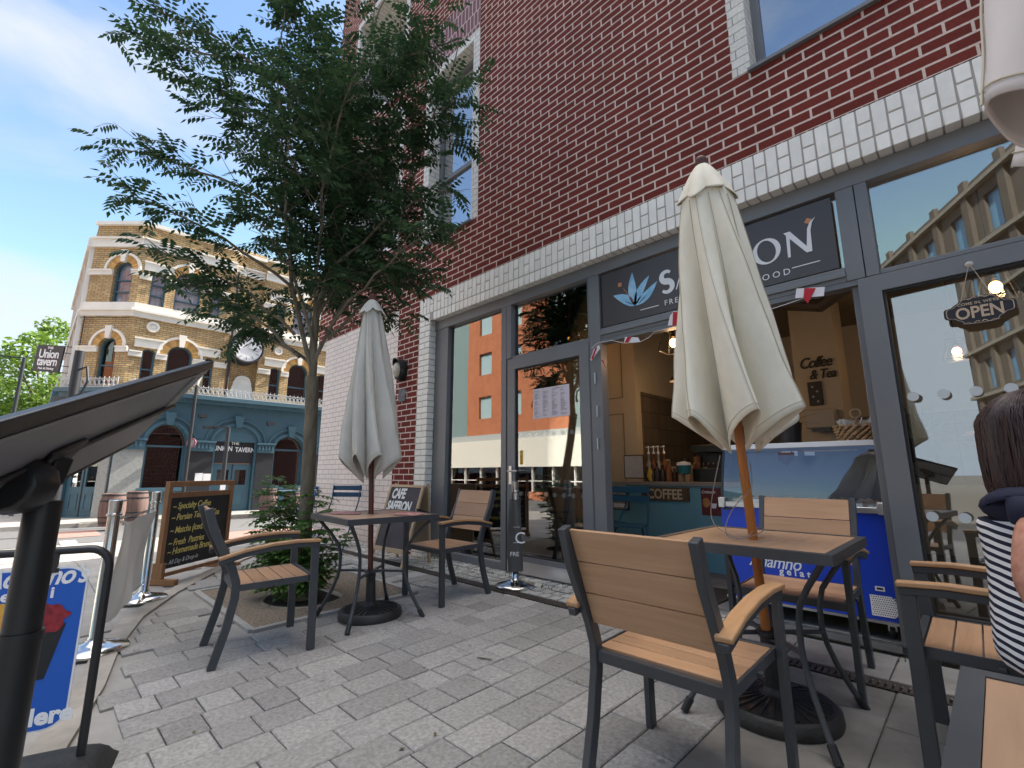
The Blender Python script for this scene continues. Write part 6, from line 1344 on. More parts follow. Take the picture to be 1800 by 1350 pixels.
for k in range(6):
    x = FXa + .06 + k * .142; b = MB(); b.box(x, x + .128, FYf + .06, FYf + .30, .81, .85); tb_ = b.build('ice_cream_tub', chrome_d, t, world=True); b = MB(); b.grid(lambda u, v: Vector((x + .004 + .12 * u, FYf + .065 + .23 * v, .85 + .022 * sin(pi * u) * sin(pi * v) + .006 * sin(14 * u + 9 * v))), 12, 12); b.build('ice_cream', mat('ice_cream_%d' % k if False else 'ice_cream', cols_[k], .5), tb_, smooth=True, world=True)
b = MB(); b.box(FXa + .03, FXb - .03, FYf + .36, FYf + .38, .83, 1.18); b.build('rear_door', mat('dim_glass', (.12, .15, .20), .2), t, world=True)
b = MB(); b.box(-1.0, -.94, FYf + .095, FYf + .097, 1.145, 1.175); b.box(-.93, -.90, FYf + .095, FYf + .097, 1.145, 1.175); b.box(-.86, -.80, FYf + .095, FYf + .097, 1.145, 1.17); b.build('price_label', pure_white, t, world=True)
b = MB(); b.add(*curve_mesh([[(-1.02, 1.17), (-.92, 1.17), (-.92, 1.12), (-.97, 1.08), (-1.02, 1.12)]], .001, XZ(FYf + .09))); b.build('shield_badge', mat('maroon_badge', (.10, .03, .035), .4), t, world=True)
# front graphics and vent
def ft(s_, px, py, h, ws, shear, sp, bold=.0):
    x, z = fy(px, py, FYf); b = MB(); b.add(*text_mesh(s_, h, Matrix.Translation((x, FYf - .002, z)) @ Matrix(((1, 0, 0, 0), (0, 0, -1, 0), (0, 1, 0, 0), (0, 0, 0, 1))), .0006, shear, sp, 'LEFT', bold, ws)); b.build('lettering', pure_white, t, world=True)
ft('Adamno', 1318, 992, .115, .82, .35, .95, .001); ft('gelati', 1371, 1008, .058, 1.0, 0, 1.6, .0015)
x, z = fy(1272, 893, FYf); b = MB(); b.box(x, x + .055, FYf - .002, FYf, z - .008, z + .006); b.build('maker_plate', black_plastic, t, world=True)
vx0, vz1 = fy(1520, 1063, FYf); vx1, vz0 = fy(1580, 1100, FYf)
b = MB(); vz1 = .335; vz0 = .222; vx0, vx1 = -.585, -.462
hl = []; r_ = .0034
for j in range(9):
    for i in range(11):
        cx_, cz2 = vx0 + .009 + i * .0106 + (j % 2) * .0053, vz0 + .010 + j * .0118
        if cx_ < vx1 - .006: hl.append([(cx_ + r_ * cos(q * pi / 3), cz2 + r_ * sin(q * pi / 3)) for q in range(6)])
b.add(*curve_mesh([[(vx0, vz0), (vx1 - .02, vz0), (vx1, vz0 + .02), (vx1, vz1 - .03), (vx1 - .02, vz1), (vx0, vz1)]] + hl, .001, XZ(FYf - .0025))); b.build('vent_grille', pure_white, t, world=True)
b = MB(); b.add(*curve_mesh([[(vx0 + .002, vz0 + .002), (vx1 - .02, vz0 + .002), (vx1 - .003, vz0 + .02), (vx1 - .003, vz1 - .03), (vx1 - .02, vz1 - .003), (vx0 + .002, vz1 - .003)]], .0004, XZ(FYf - .0008))); b.build('vent_back', dark_gasket, t, world=True)
b = MB(); b.add(*curve_mesh([rect(-.555, -.51, .36, .385), rect(-.548, -.517, .366, .379)], .001, XZ(FYf - .002))); b.build('display_bezel', pure_white, t, world=True); b = MB(); b.box(-.549, -.516, FYf - .0015, FYf - .0005, .365, .380); b.build('display_screen', dark_gasket, t, world=True)
for x in (FXa + .08, FXb - .06):
    b = MB(); b.lathe([(.001, -.012), (.034, -.012), (.036, 0), (.034, .012), (.001, .012)], 16, M=Matrix.Translation((x, FYf + .06, FZ + .037)) @ Matrix.Rotation(pi / 2, 4, 'Y')); cw = b.build('caster', rubber, t, world=True)
    b = MB(); b.box(x - .02, x + .02, FYf + .04, FYf + .08, FZ + .04, .2); b.build('caster_fork', chrome_d, cw, world=True)
b = MB(); b.box(FXa, FXb, FYf + .05, FYf + .6, .17, .2); b.build('underframe', black_plastic, t, world=True)
# basket of wrapped cutlery on the freezer
t = thing('wicker_basket', 'woven wicker basket with cream paper wraps standing on the freezer shelf', 'basket', (-.555, FYf + .36, 1.236)); bx, by = -.60, FYf + .36
b = MB(); nrw, ncl = 6, 16
for j in range(nrw):
    for i in range(ncl):
        a_ = 2 * pi * (i + .5 * (j % 2)) / ncl; r = .098 + .004 * j; c_ = Vector((bx + r * cos(a_), by + r * .8 * sin(a_), 1.246 + j * .019)); tn = Vector((-sin(a_), cos(a_) * .8, 0)).normalized()
        b.sphere((0, 0, 0), .5, 8, 5, (1, 1, 1)) if False else None
        p0, p1 = c_ - tn * .020 + Vector((0, 0, -.008)), c_ + tn * .020 + Vector((0, 0, .010)); b.tube([p0, (p0 + p1) / 2 + Vector((cos(a_), sin(a_), 0)) * .006, p1], [.004, .010, .004], 6)
b.build('weave', mat('wicker', (.42, .26, .13), .8, noise=.3, nscale=30, vary=.25), t, world=True, smooth=True)
b = MB(); b.lathe([(.001, 1.24), (.09, 1.24), (.094, 1.34), (.001, 1.335)], 20, c=(bx, by, 0)); b.build('lining', mat('dark_lining', (.12, .07, .035), .9), t, world=True)
b = MB(); b.tube([(bx, by, 1.33), (bx + .01, by, 1.40)] + [(bx + .01 + .03 * sin(q), by, 1.43 - .03 * cos(q)) for q in [k * pi / 6 for k in range(13)]], .006, 6); b.build('handle_ring', mat('pale_ring', (.40, .27, .17), .6), t, world=True, smooth=True)
rr = random.Random(12); b = MB()
for k in range(26):
    a_ = rr.uniform(0, 2 * pi); r = rr.uniform(.02, .085); p = Vector((bx + r * cos(a_), by + r * sin(a_) * .8, 1.33)); d = Vector((cos(a_) * .45, sin(a_) * .3, 1)).normalized(); l_ = rr.uniform(.05, .085); w_ = Vector((-sin(a_ + 1), cos(a_ + 1), 0)) * .017
    b.add([p - w_ * .6, p + w_ * .6, p + d * l_ + w_, p + d * l_ * .85 + Vector((.004, .004, 0)), p + d * l_ - w_ * .7], [(0, 1, 2, 3), (0, 3, 4)])
b.build('paper_wraps', mat('cream_paper', (.66, .63, .56), .8, vary=.1), t, world=True)
# ------------------------------------------------------------------ counter and things on it
CY = 4.725
t = thing('service_counter', 'teal painted service counter with a grey top inside the doorway', 'counter', (-2.4, CY, .1)); b = MB(); b.box(-3.06, -1.3, CY, CY + .55, .098, .90); b.build('front_panel', counter_blue, t, world=True); b = MB(); b.box(-3.10, -1.28, CY - .02, CY + .6, .90, .94); b.build('worktop', mat('grey_worktop', (.24, .22, .20), .5, noise=.1), t, world=True, bevel=.003)
def plane_item(name, label, cat, px0, py0, px1, py1, Y, m, frame=None, th=.012, fw=.012, frm=None):
    xa, za = fy(px0, py1, Y); xb, zb = fy(px1, py0, Y); t = thing(name, label, cat, ((xa + xb) / 2, Y, za)); b = MB(); b.box(xa, xb, Y - th, Y - .001, za, zb); b.build('board' if not frame else 'frame', frm or m, t, world=True)
    if frame: b = MB(); b.box(xa + fw, xb - fw, Y - th - .0015, Y - th, za + fw, zb - fw); b.build('print', m, t, world=True)
    return t, xa, xb, za, zb
t, xa, xb, za, zb = plane_item('coffee_sign', 'rustic wooden plank sign reading COFFEE on the teal counter front', 'sign', 1130, 857, 1212, 878, CY, mat('rustic_plank', (.10, .065, .04), .8, noise=.35, nscale=14, stretch=(1, 1, 12)), th=.02)
b = MB(); b.add(*text_mesh('COFFEE', (zb - za) * 1.02, Matrix.Translation(((xa + xb) / 2, CY - .0215, za + (zb - za) * .15)) @ Matrix(((1, 0, 0, 0), (0, 0, -1, 0), (0, 1, 0, 0), (0, 0, 0, 1))), .001, 0, 1.0, 'CENTER', .0035, .80)); b.build('lettering', mat('cream_letter', (.55, .45, .30), .7), t, world=True)
paper = mat('menu_print', (.62, .56, .50), .6, col2=(.22, .16, .12), nscale=60)
t, xa, xb, za, zb = plane_item('framed_sign', 'small black framed flowery sign on the left end of the counter front', 'picture', 1077, 849, 1105, 895, CY, paper, True, frm=black_plastic)
b = MB(); b.box(xa + .03, xb - .03, CY - .016, CY - .0145, za + .03, za + .07); b.build('white_band', pure_white, t, world=True)
t, xa, xb, za, zb = plane_item('croissant_poster', 'dark red poster headed Croissants on the counter beside the freezer', 'poster', 1235, 858, 1267, 905, CY, mat('dark_red_print', (.13, .012, .014), .5, noise=.2, nscale=20), th=.004)
MT = lambda x, Y, z: Matrix.Translation((x, Y, z)) @ Matrix(((1, 0, 0, 0), (0, 0, -1, 0), (0, 1, 0, 0), (0, 0, 0, 1)))
b = MB(); b.add(*text_mesh('Croissants', .042, MT(xa + .008, CY - .0055, zb - .05), .0004, .25, .9, 'LEFT', .0005, .85)); b.build('lettering', chalk_w, t, world=True)
b = MB(); b.add(*curve_mesh([[(xa + .05 + .035 * cos(q) * (1 + .1 * cos(3 * q)), za + .12 + .045 * sin(q)) for q in [2 * pi * k / 20 for k in range(20)]]], .0005, XZ(CY - .006))); b.build('croissant_picture', mat('pastry', (.48, .20, .06), .6, noise=.3, nscale=40), t, world=True)
b = MB(); b.lathe([(.001, 0), (.02, 0), (.032, .045), (.001, .045)], 14, c=(xa + .12, CY - .004, za + .07), sy=.03); b.build('cup_picture', pure_white, t, world=True)
t, xa, xb, za, zb = plane_item('framed_menu', 'framed white menu sheet standing on the counter top at left', 'picture', 1099, 799, 1132, 841, CY + .06, mat('white_sheet', (.50, .48, .48), .6, noise=.1, nscale=20), True, frm=mat('dark_wood_frame', (.05, .02, .014), .4))
def bottle(kind, label, x, y, h, r, m, grp, pump=False):
    t = thing(kind, label, 'bottle', (x, y, .94), group=grp); b = MB(); b.lathe([(.001, 0), (r, 0), (r, h * .55), (r * .9, h * .62), (r * .35, h * .76), (r * .35, h * .9), (r * .42, h * .91), (r * .42, h), (.001, h)], 12); b.build('body', m, t, smooth=True)
    if pump: b = MB(); b.lathe([(.001, h), (r * .4, h), (r * .4, h + .02), (.005, h + .03), (.005, h + .07), (.012, h + .075), (.012, h + .09), (.001, h + .09)], 10); b.bar((0, 0, h + .083), (-.035, 0, h + .075), .009, .009); b.build('pump', pure_white, t)
sy1 = mat('amber_syrup', (.20, .075, .02), .2); sy2 = mat('clear_bottle', (.33, .31, .28), .15); sy3 = mat('dark_bottle', (.03, .02, .018), .2)
G1 = 'syrup bottles on the counter'
for i, (px, m_) in enumerate(((1142, sy2), (1151, sy1), (1159, sy2), (1169, sy1))):
    x, _ = fy(px, 830, CY + .18); bottle('syrup_bottle', 'syrup bottle with a white pump on the counter behind the COFFEE sign', x, CY + .18, .30, .036, m_, G1, True)
for i, (px, h_, m_, dy) in enumerate(((1137, .16, sy3, .1), (1147, .19, sy3, .08), (1155, .20, sy3, .09), (1165, .18, sy3, .12), (1176, .22, sy1, .1), (1186, .14, sy3, .16))):
    x, _ = fy(px, 830, CY + dy); bottle('dark_bottle', 'small dark bottle among the syrups on the counter', x, CY + dy, h_, .034, m_, 'small dark bottles on the counter')
x, _ = fy(1203, 830, CY + .1); t = thing('takeaway_box', 'teal tub standing on two tan cups on the counter', 'tub', (x, CY + .1, .94)); b = MB(); b.lathe([(.001, .085), (.06, .085), (.072, .17), (.001, .17)], 18); b.build('tub', mat('teal_tub', (.02, .17, .22), .4), t, smooth=True); b = MB(); b.lathe([(.001, .17), (.076, .17), (.07, .2), (.001, .21)], 18); b.build('lid', pure_white, t)
for dx in (-.035, .035):
    b = MB(); b.lathe([(.001, 0), (.033, 0), (.033, .08), (.001, .08)], 14, c=(dx, 0, 0)); b.build('cup', mat('tan_cup', (.36, .24, .13), .7), t, smooth=True)
x, _ = fy(1240, 830, CY + .12); t = thing('coffee_machine', 'black coffee machine with wooden handles at the right of the counter', 'machine', (x, CY + .2, .94)); b = MB(); b.box(-.17, .20, 0, .25, 0, .14); b.box(-.17, .20, .12, .25, .14, .36); b.box(-.17, .2, .0, .25, .30, .38); b.build('body', black_plastic, t, bevel=.006); b = MB()
for k in range(6): b.tube([(-.14 + k * .05, -.02, .16 + .004 * k), (-.12 + k * .05, -.06, .19)], .006, 6)
b.build('handles', mat('wood_handle', (.40, .20, .11), .5), t)
x, _ = fy(1142, 820, CY + .04); t = thing('banana_bunch', 'small yellow bunch of bananas by the framed menu on the counter', 'fruit', (x, CY + .05, .945)); b = MB()
for k in range(3): b.tube([(.012 * k - .01, 0, .0), (.012 * k - .025, 0, .05), (.012 * k - .015, 0, .10), (.0, 0, .14)], [.006, .015, .014, .004], 8)
b.build('bananas', mat('banana', (.60, .40, .03), .5), t, smooth=True)
x, _ = fy(1190, 810, CY + .3); t = thing('red_container', 'row of mixed jars with round pale lids behind the syrups', 'jars', (x, CY + .32, .94)); rr = random.Random(3)
for k in range(7):
    b = MB(); r = rr.uniform(.03, .045); h = rr.uniform(.15, .32); b.lathe([(.001, 0), (r, 0), (r, h), (.001, h)], 12, c=(k * .07 - .12, rr.uniform(-.03, .03), 0)); b.build('jar', rr.choice([sy1, sy3, mat('jar_red', (.18, .02, .02), .4), mat('jar_pale', (.35, .31, .25), .4)]), t, smooth=True)
# wall lettering, small black picture, heater, plants
x, z = fy(1405, 655, 5.985); t = thing('wall_lettering', 'black script lettering Coffee and Tea on the cream column', 'sign', (x, 5.99, z)); b = MB(); b.add(*text_mesh('Coffee', .17, MT(x, 5.985, z + .04), .004, .3, .85, 'LEFT', .002, .8)); b.add(*text_mesh('& Tea', .15, MT(x + .09, 5.985, z - .09), .004, .3, .85, 'LEFT', .002, .8)); b.build('lettering', dark_gasket, t, world=True)
t = thing('black_picture', 'narrow black picture hung on the cream column under the lettering', 'picture', (-1.23, 5.99, 1.9)); b = MB(); b.box(-1.30, -1.17, 5.97, 5.995, 1.76, 2.02); b.build('frame', dark_gasket, t, world=True); b = MB()
for k in range(4): b.lathe([(.001, 0), (.012, 0), (.012, .002), (.001, .002)], 8, M=Matrix.Translation((-1.235 + .02 * (-1) ** k, 5.968, 1.80 + .055 * k)) @ Matrix.Rotation(pi / 2, 4, 'X'))
b.build('print_dots', mat('grey_dots', (.3, .3, .35), .6), t, world=True)
t = thing('hand_dryer', 'pale grey dispenser box mounted low on the cream column', 'dispenser', (-1.15, 5.9, 1.6)); b = MB(); b.box(-1.33, -1.06, 5.85, 5.99, 1.50, 1.70); b.build('case', mat('dim_white', (.30, .27, .23), .4), t, world=True, bevel=.01); b = MB(); b.box(-1.28, -1.10, 5.83, 5.86, 1.46, 1.50); b.build('tray', black_plastic, t, world=True)
def palm(label, c, n, L, seed, grp):
    rr = random.Random(seed); t = thing('potted_palm', label, 'plant', c, group=grp); b = MB(); c = Vector(c); b.lathe([(.001, 0), (.07, 0), (.09, .16), (.001, .15)], 14); b.build('pot', black_plastic, t, smooth=True); b = MB()
    for k in range(n):
        a_ = rr.uniform(0, 2 * pi); e_ = rr.uniform(.3, 1.2); d = Vector((cos(a_) * cos(e_), sin(a_) * cos(e_), sin(e_))); p = Vector((0, 0, .14)); pp_ = [p]
        for q in range(8): d = (d + Vector((0, 0, -.10))).normalized(); pp_.append(pp_[-1] + d * L / 8)
        for q in range(8):
            w0, w1 = .009 * (1 - q / 9), .009 * (1 - (q + 1) / 9); s_ = Vector((-sin(a_), cos(a_), 0)); b.add([pp_[q] - s_ * w0, pp_[q] + s_ * w0, pp_[q + 1] + s_ * w1, pp_[q + 1] - s_ * w1], [(0, 1, 2, 3)])
    b.build('fronds', leaf_dark, t)
palm('dark potted palm half hidden behind the cream parasol, inside the cafe', (-1.02, FYf + .42, 1.236), 40, .26, 3, 'potted palms on the freezer shelf'); palm('spiky potted palm behind the wicker basket by the right door', (-.30, FYf + .75, 1.10), 34, .40, 5, 'potted palms on the freezer shelf')
# pendant lights (lit)
bulb = mat('lit_bulb', (1, .6, .25), .4, emis=(1, .42, .10), es=9); cage_m = mat('black_wire', (.015, .015, .015), .5)
def pendant_light(o, e_=6):
    l_ = bpy.data.lights.new('bulb_light', 'POINT'); l_.energy = e_; l_.color = (1, .62, .32); l_.shadow_soft_size = .04; q = bpy.data.objects.new('bulb_light', l_); C.objects.link(q); q.parent = o; q.location = (0, 0, -.10); return q
def cage(label, c, cord=.6):
    t = thing('caged_pendant_lamp', label, 'pendant lamp', c, group='caged pendant lamps inside the cafe'); b = MB(); r0, r1, h0, h1 = .055, .10, .06, -.13
    for sx, sy in ((-1, -1), (1, -1), (1, 1), (-1, 1)):
        b.bar((sx * r0, sy * r0, h0), (sx * r1, sy * r1, h1), .007, .007)
    for r, h in ((r0, h0), (r1, h1)):
        for (ax_, ay), (bx_, by_) in (((-1, -1), (1, -1)), ((1, -1), (1, 1)), ((1, 1), (-1, 1)), ((-1, 1), (-1, -1))): b.bar((ax_ * r, ay * r, h), (bx_ * r, by_ * r, h), .007, .007)
    b.tube([(0, 0, h0), (0, 0, h0 + cord)], .004, 6); b.tube([(0, 0, h0), (0, 0, -.0)], .016, 8); b.build('cage', cage_m, t)
    b = MB(); b.sphere((0, 0, -.055), .034, 14, 10, (1, 1, 1.2)); b.build('bulb', bulb, t, smooth=True); pendant_light(t, 1.6)
p = pl(1183, 592, 1, 3.95); cage('caged pendant lamp glowing at the left of the doorway beside the cream parasol', (p.x, p.y, p.z))
p = pl(1747, 490, 1, 4.4); cage('caged pendant lamp glowing above the OPEN sign behind the right door', (p.x, p.y, p.z))
p = pl(1680, 607, 1, 6.0); cage('caged pendant lamp glowing low behind the right glass door', (p.x, p.y, p.z), .9)
p = pl(932, 652, 1, 5.2); cage('caged pendant lamp glowing behind the menu sheet of the closed door', (p.x, p.y, p.z), .9)
p = pl(1193, 665, 1, 4.9); t = thing('bell_pendant_lamp', 'black bell shaped pendant lamp with a yellow glow left of the cream parasol', 'pendant lamp', p); b = MB(); b.lathe([(.02, .14), (.03, .10), (.045, .05), (.10, -.02), (.105, -.03), (.095, -.03), (.04, .04), (.02, .08)], 20); b.tube([(0, 0, .1), (0, 0, .8)], .004, 6); b.build('shade', cage_m, t, smooth=True); b = MB(); b.sphere((0, 0, -.02), .035, 12, 8); b.build('bulb', bulb, t, smooth=True); pendant_light(t, 2.2)
# bar light with filament bulbs above the left door
pa, pb2 = pl(915, 612, 1, 4.3), pl(1005, 592, 1, 4.3); t = thing('bar_pendant_lamp', 'black bar lamp with a row of filament bulbs seen through the fanlight', 'pendant lamp', (pa + pb2) / 2); zb = (pa.z + pb2.z) / 2; b = MB()
for dy in (-.07, .07): b.bar((pa.x, 4.3 + dy, zb + .1), (pb2.x, 4.3 + dy, zb + .1), .018, .018); b.bar((pa.x, 4.3 + dy, zb + .1), (pa.x - .05, 4.3 + dy, zb - .05), .014, .014); b.bar((pb2.x, 4.3 + dy, zb + .1), (pb2.x + .05, 4.3 + dy, zb - .05), .014, .014)
for q in (.25, .75): b.tube([(pa.x + (pb2.x - pa.x) * q, 4.3, zb + .1), (pa.x + (pb2.x - pa.x) * q, 4.3, IZ)], .005, 6)
b.build('frame', cage_m, t, world=True)
for k in range(5):
    x = pa.x + (pb2.x - pa.x) * (k + .5) / 5; b = MB(); b.tube([(x, 4.3, zb + .1), (x, 4.3, zb + .04)], .016, 8); so_ = b.build('socket', cage_m, t, world=True); b = MB(); b.sphere((x, 4.3, zb + .005), .026, 10, 8, (1, 1, 1.3)); b.build('bulb', bulb, so_, world=True, smooth=True)
# interior chairs and tables seen through the left glass
for (lab, x, y, rz) in (('dark teal folding chair inside the doorway at the left end of the counter', -2.62, 4.25, 200), ('dark folding chair behind the glass of the closed door', -3.0, 4.4, 160), ('dark folding chair behind the tall left window', -3.9, 4.2, 20), ('second dark folding chair deeper behind the tall left window', -4.2, 5.0, 190)):
    bistro(lab, (x, y, .1), rz, bistro_teal, grp='dark teal folding chairs inside the cafe')
for (lab, x, y) in (('small dark round table inside behind the closed glass door', -3.3, 4.9), ('small dark round table inside behind the left window', -4.1, 4.55)):
    t = thing('round_table', lab, 'table', (x, y, .1), group='small round tables inside the cafe'); b = MB(); b.lathe([(.001, .71), (.30, .71), (.30, .735), (.001, .735)], 28); b.build('tabletop', mat('dark_top', (.06, .05, .045), .4), t); b = MB(); b.tube([(0, 0, 0), (0, 0, .71)], .022, 10); b.lathe([(.001, 0), (.2, 0), (.2, .015), (.001, .03)], 24); b.build('pedestal', black_plastic, t)
t = thing('dark_tables_right', 'dark square table and bench behind the right glass door', 'table', (.35, 4.3, .1)); t.name = 'dark_table'; b = MB(); b.box(-.4, .4, -.35, .35, .70, .73); b.build('tabletop', mat('dark_teal_top', (.02, .05, .06), .3), t); 
for sx in (-.36, .36):
    for sy in (-.3, .3): b = MB(); b.box(sx - .02, sx + .02, sy - .02, sy + .02, 0, .70); b.build('leg', black_plastic, t)
# menu sheet, push plate, door mat, bunting, OPEN sign
xa, za = fy(936, 736, f0); xb, zb = fy(999, 678, f0); t = thing('menu_sheet', 'pale two page menu sheet taped inside the closed glass door', 'menu', ((xa + xb) / 2, f0, za)); yM = f0 + .012
zt0, zt1 = fy(936, 682, yM)[1], fy(999, 678, yM)[1]; zb0 = fy(936, 737, yM)[1]
b = MB(); b.box(xa, xb, yM, yM + .001, zb0, (zt0 + zt1) / 2); b.build('sheet', mat('pale_lilac_paper', (.66, .60, .66), .7), t, world=True)
b = MB(); rr = random.Random(30); W_ = xb - xa; Hh = (zt0 + zt1) / 2 - zb0; zz = zb0 + Hh * .93
while zz > zb0 + .02:
    for c_ in (.04, .28, .53, .77):
        l_ = rr.uniform(.05, .18) * W_; 
        if rr.random() < .82: b.box(xa + c_ * W_, xa + c_ * W_ + l_, yM - .0008, yM - .0002, zz, zz + .0026)
    zz -= .0075
b.build('menu_lines', mat('grey_text', (.22, .19, .22), .8), t, world=True); b = MB(); b.add(*text_mesh('Saffron', .02, MT(xa + W_ * .62, yM - .001, zb0 + Hh * .92), .0003, .2)); b.build('lettering', dark_gasket, t, world=True)
x0, z0_ = fy(915, 806, f0); t = thing('push_plate', 'yellow vertical PUSH sticker on the closed door', 'sticker', (x0, f0, z0_)); b = MB(); b.add(*curve_mesh([[(x0 + .02 * cos(q), z0_ + .012 + (.06 if sin(q) > 0 else -.06) + .012 * sin(q)) for q in [2 * pi * k / 16 + .01 for k in range(16)]]], .0006, XZ(f0 + .012))); b.build('plate', mat('yellow_sticker', (.72, .42, .02), .4), t, world=True)
b = MB()
for k, ch_ in enumerate('PUSH'): b.add(*text_mesh(ch_, .034, MT(x0, f0 + .010, z0_ + .045 - k * .034), .0003, 0, 1, 'CENTER', .001))
b.build('lettering', dark_gasket, t, world=True)
t = thing('door_mat', 'dark ribbed door mat lying inside the threshold by the freezer', 'mat', (-1.9, 3.62, .1)); b = MB(); b.box(-2.25, -1.5, 3.56, 4.1, .099, .108); b.build('mat', rubber, t, world=True)
t = thing('bunting', 'string of red and white cross pennants sagging across the doorway head', 'bunting', (-1.9, f0 - .03, 2.15)); YB = f0 - .04
sp = [fy(x, y, YB) for x, y in ((1040, 612), (1050, 603), (1075, 598), (1097, 603), (1125, 601), (1142, 592), (1150, 583), (1170, 578), (1190, 572), (1250, 560), (1320, 548), (1350, 545), (1400, 528), (1445, 512))]
b = MB(); b.tube([(x, YB, z) for x, z in sp], .0022, 5); b.build('string', white_fab, t, world=True)
def pennant(pts, red, nm='pennant'):
    b = MB(); P = [fy(x, y, YB - .004) for x, y in pts]; b.add(*curve_mesh([P], .0012, XZ(YB - .006))); q = b.build(nm, white_fab, t, world=True); b = MB(); P = [fy(x, y, YB - .009) for x, y in red]; b.add(*curve_mesh([P], .0008, XZ(YB - .010))); b.build('red_cross', red_print, q, world=True)
pennant([(1178, 555), (1184, 547), (1190, 547), (1197, 556), (1200, 570), (1174, 572)], [(1183, 548), (1191, 548), (1193, 571), (1182, 572)]); pennant([(1099, 592), (1122, 593), (1126, 601), (1097, 603)], [(1103, 592), (1110, 592), (1104, 602), (1098, 602)]); pennant([(1053, 606), (1055, 612), (1040, 634), (1038, 632), (1044, 614)], [(1046, 612), (1050, 610), (1042, 632), (1039, 631)]); pennant([(1400, 507), (1450, 504), (1448, 520), (1398, 524)], [(1414, 506), (1434, 506), (1420, 533), (1412, 524)])
pennant([(1057, 632), (1059, 632), (1066, 650)], [(1056.5, 631), (1060, 633), (1066, 651)])
# OPEN sign
ocx, ocz = fy(1721, 544, f0 - .03); t = thing('open_sign', 'black scalloped hanging plaque reading COME IN WE ARE OPEN on the right door', 'sign', (ocx, f0 - .03, ocz)); YO = f0 - .035; rx = (fy(1789, 540, YO)[0] - fy(1656, 552, YO)[0]) / 2; rz_ = rx * .53
def oshape(k_): 
    o = []
    for i in range(96):
        q = 2 * pi * i / 96; c_, s_ = cos(q), sin(q); bx_ = abs(c_) ** .62 * (1 if c_ > 0 else -1) * rx * .78; bz_ = abs(s_) ** .62 * (1 if s_ > 0 else -1) * rz_ * .78
        lobe = 1 + .26 * math.exp(-((abs(c_) - 1) / .05) ** 2) + .30 * math.exp(-((abs(s_) - 1) / .10) ** 2) ; o.append((ocx + bx_ * lobe * k_, ocz + bz_ * lobe * k_))
    return o
b = MB(); b.add(*curve_mesh([oshape(1)], .003, XZ(YO))); b.build('plaque', mat('black_plaque', (.014, .014, .02), .5), t, world=True)
gold = mat('gold_beige', (.52, .38, .26), .5); b = MB(); b.add(*curve_mesh([oshape(.93), oshape(.905)], .0006, XZ(YO - .004))); b.build('border', gold, t, world=True)
b = MB(); b.add(*text_mesh('OPEN', .088, MT(ocx, YO - .0045, ocz - .038), .0006, 0, .98, 'CENTER', .0018, .82)); b.add(*text_mesh("COME IN, WE'RE", .021, MT(ocx, YO - .0045, ocz + .034), .0005, 0, 1.02, 'CENTER', .0003)); b.build('lettering', gold, t, world=True)
b = MB()
for sg_, dz in ((1, .068), (1, -.064)):
    for sx in (-1, 1):
        P = [Vector((ocx + sx * (.004 + .0075 * k), YO - .005, ocz + dz + .008 * sin(k * 1.25) * (1 - k / 11))) for k in range(10)]; b.tube(P, [.0024 * (1 - k / 13) for k in range(10)], 5)
b.build('scrollwork', gold, t, world=True)
hk = fy(1703, 462, YO); b = MB(); b.tube([(hk[0], YO, hk[1]), (ocx - rx * .45, YO - .004, ocz + rz_ * .78)], .0017, 5); b.tube([(hk[0], YO, hk[1]), (ocx + rx * .42, YO - .004, ocz + rz_ * .84)], .0017, 5); b.build('jute_string', mat('jute', (.42, .35, .25), .9), t, world=True); b = MB(); b.lathe([(.001, 0), (.018, 0), (.010, .012), (.001, .014)], 14, M=Matrix.Translation((hk[0], f0 - .013, hk[1])) @ Matrix.Rotation(pi / 2, 4, 'X')); b.build('suction_hook', mat('clear_hook', (.5, .47, .42), .2), t, world=True)
# decor behind the right door: pink neon like lamp
p = pl(1718, 765, 1, 4.6); t = thing('pink_paper_lamp', 'small pink paper lamp seen low through the right glass door', 'decoration', p); b = MB(); b.lathe([(.001, -.015), (.05, -.02), (.075, .0), (.05, .03), (.001, .035)], 18); b.tube([(0, 0, -.15), (0, 0, 0)], .02, 8); b.build('shade', mat('pink_paper', (.62, .22, .22), .6), t, smooth=True)

# ------------------------------------------------------------------ the seated woman
def skin_mesh(name, verts, edges, m, parent, sub=2, smooth=True):
    me = bpy.data.meshes.new(name); me.from_pydata([tuple(v[0]) for v in verts], edges, []); o = bpy.data.objects.new(name, me); C.objects.link(o); me.materials.append(m)
    md = o.modifiers.new('skin', 'SKIN'); md.use_smooth_shade = True
    for i, v in enumerate(verts):
        r = v[1]; o_ = me.skin_vertices[0].data[i]; o_.radius = r if isinstance(r, tuple) else (r, r); o_.use_root = (i == 0)
    s_ = o.modifiers.new('sub', 'SUBSURF'); s_.levels = sub; s_.render_levels = sub; o.parent = parent; return o
wx, wy, wz = .098, 1.97, .0
wo_ = thing('person', 'seated woman in a navy and white striped top, back turned, arm bare', 'person', (wx, wy, G(wx, wy)))
wo_.scale = (1, 1, .968)
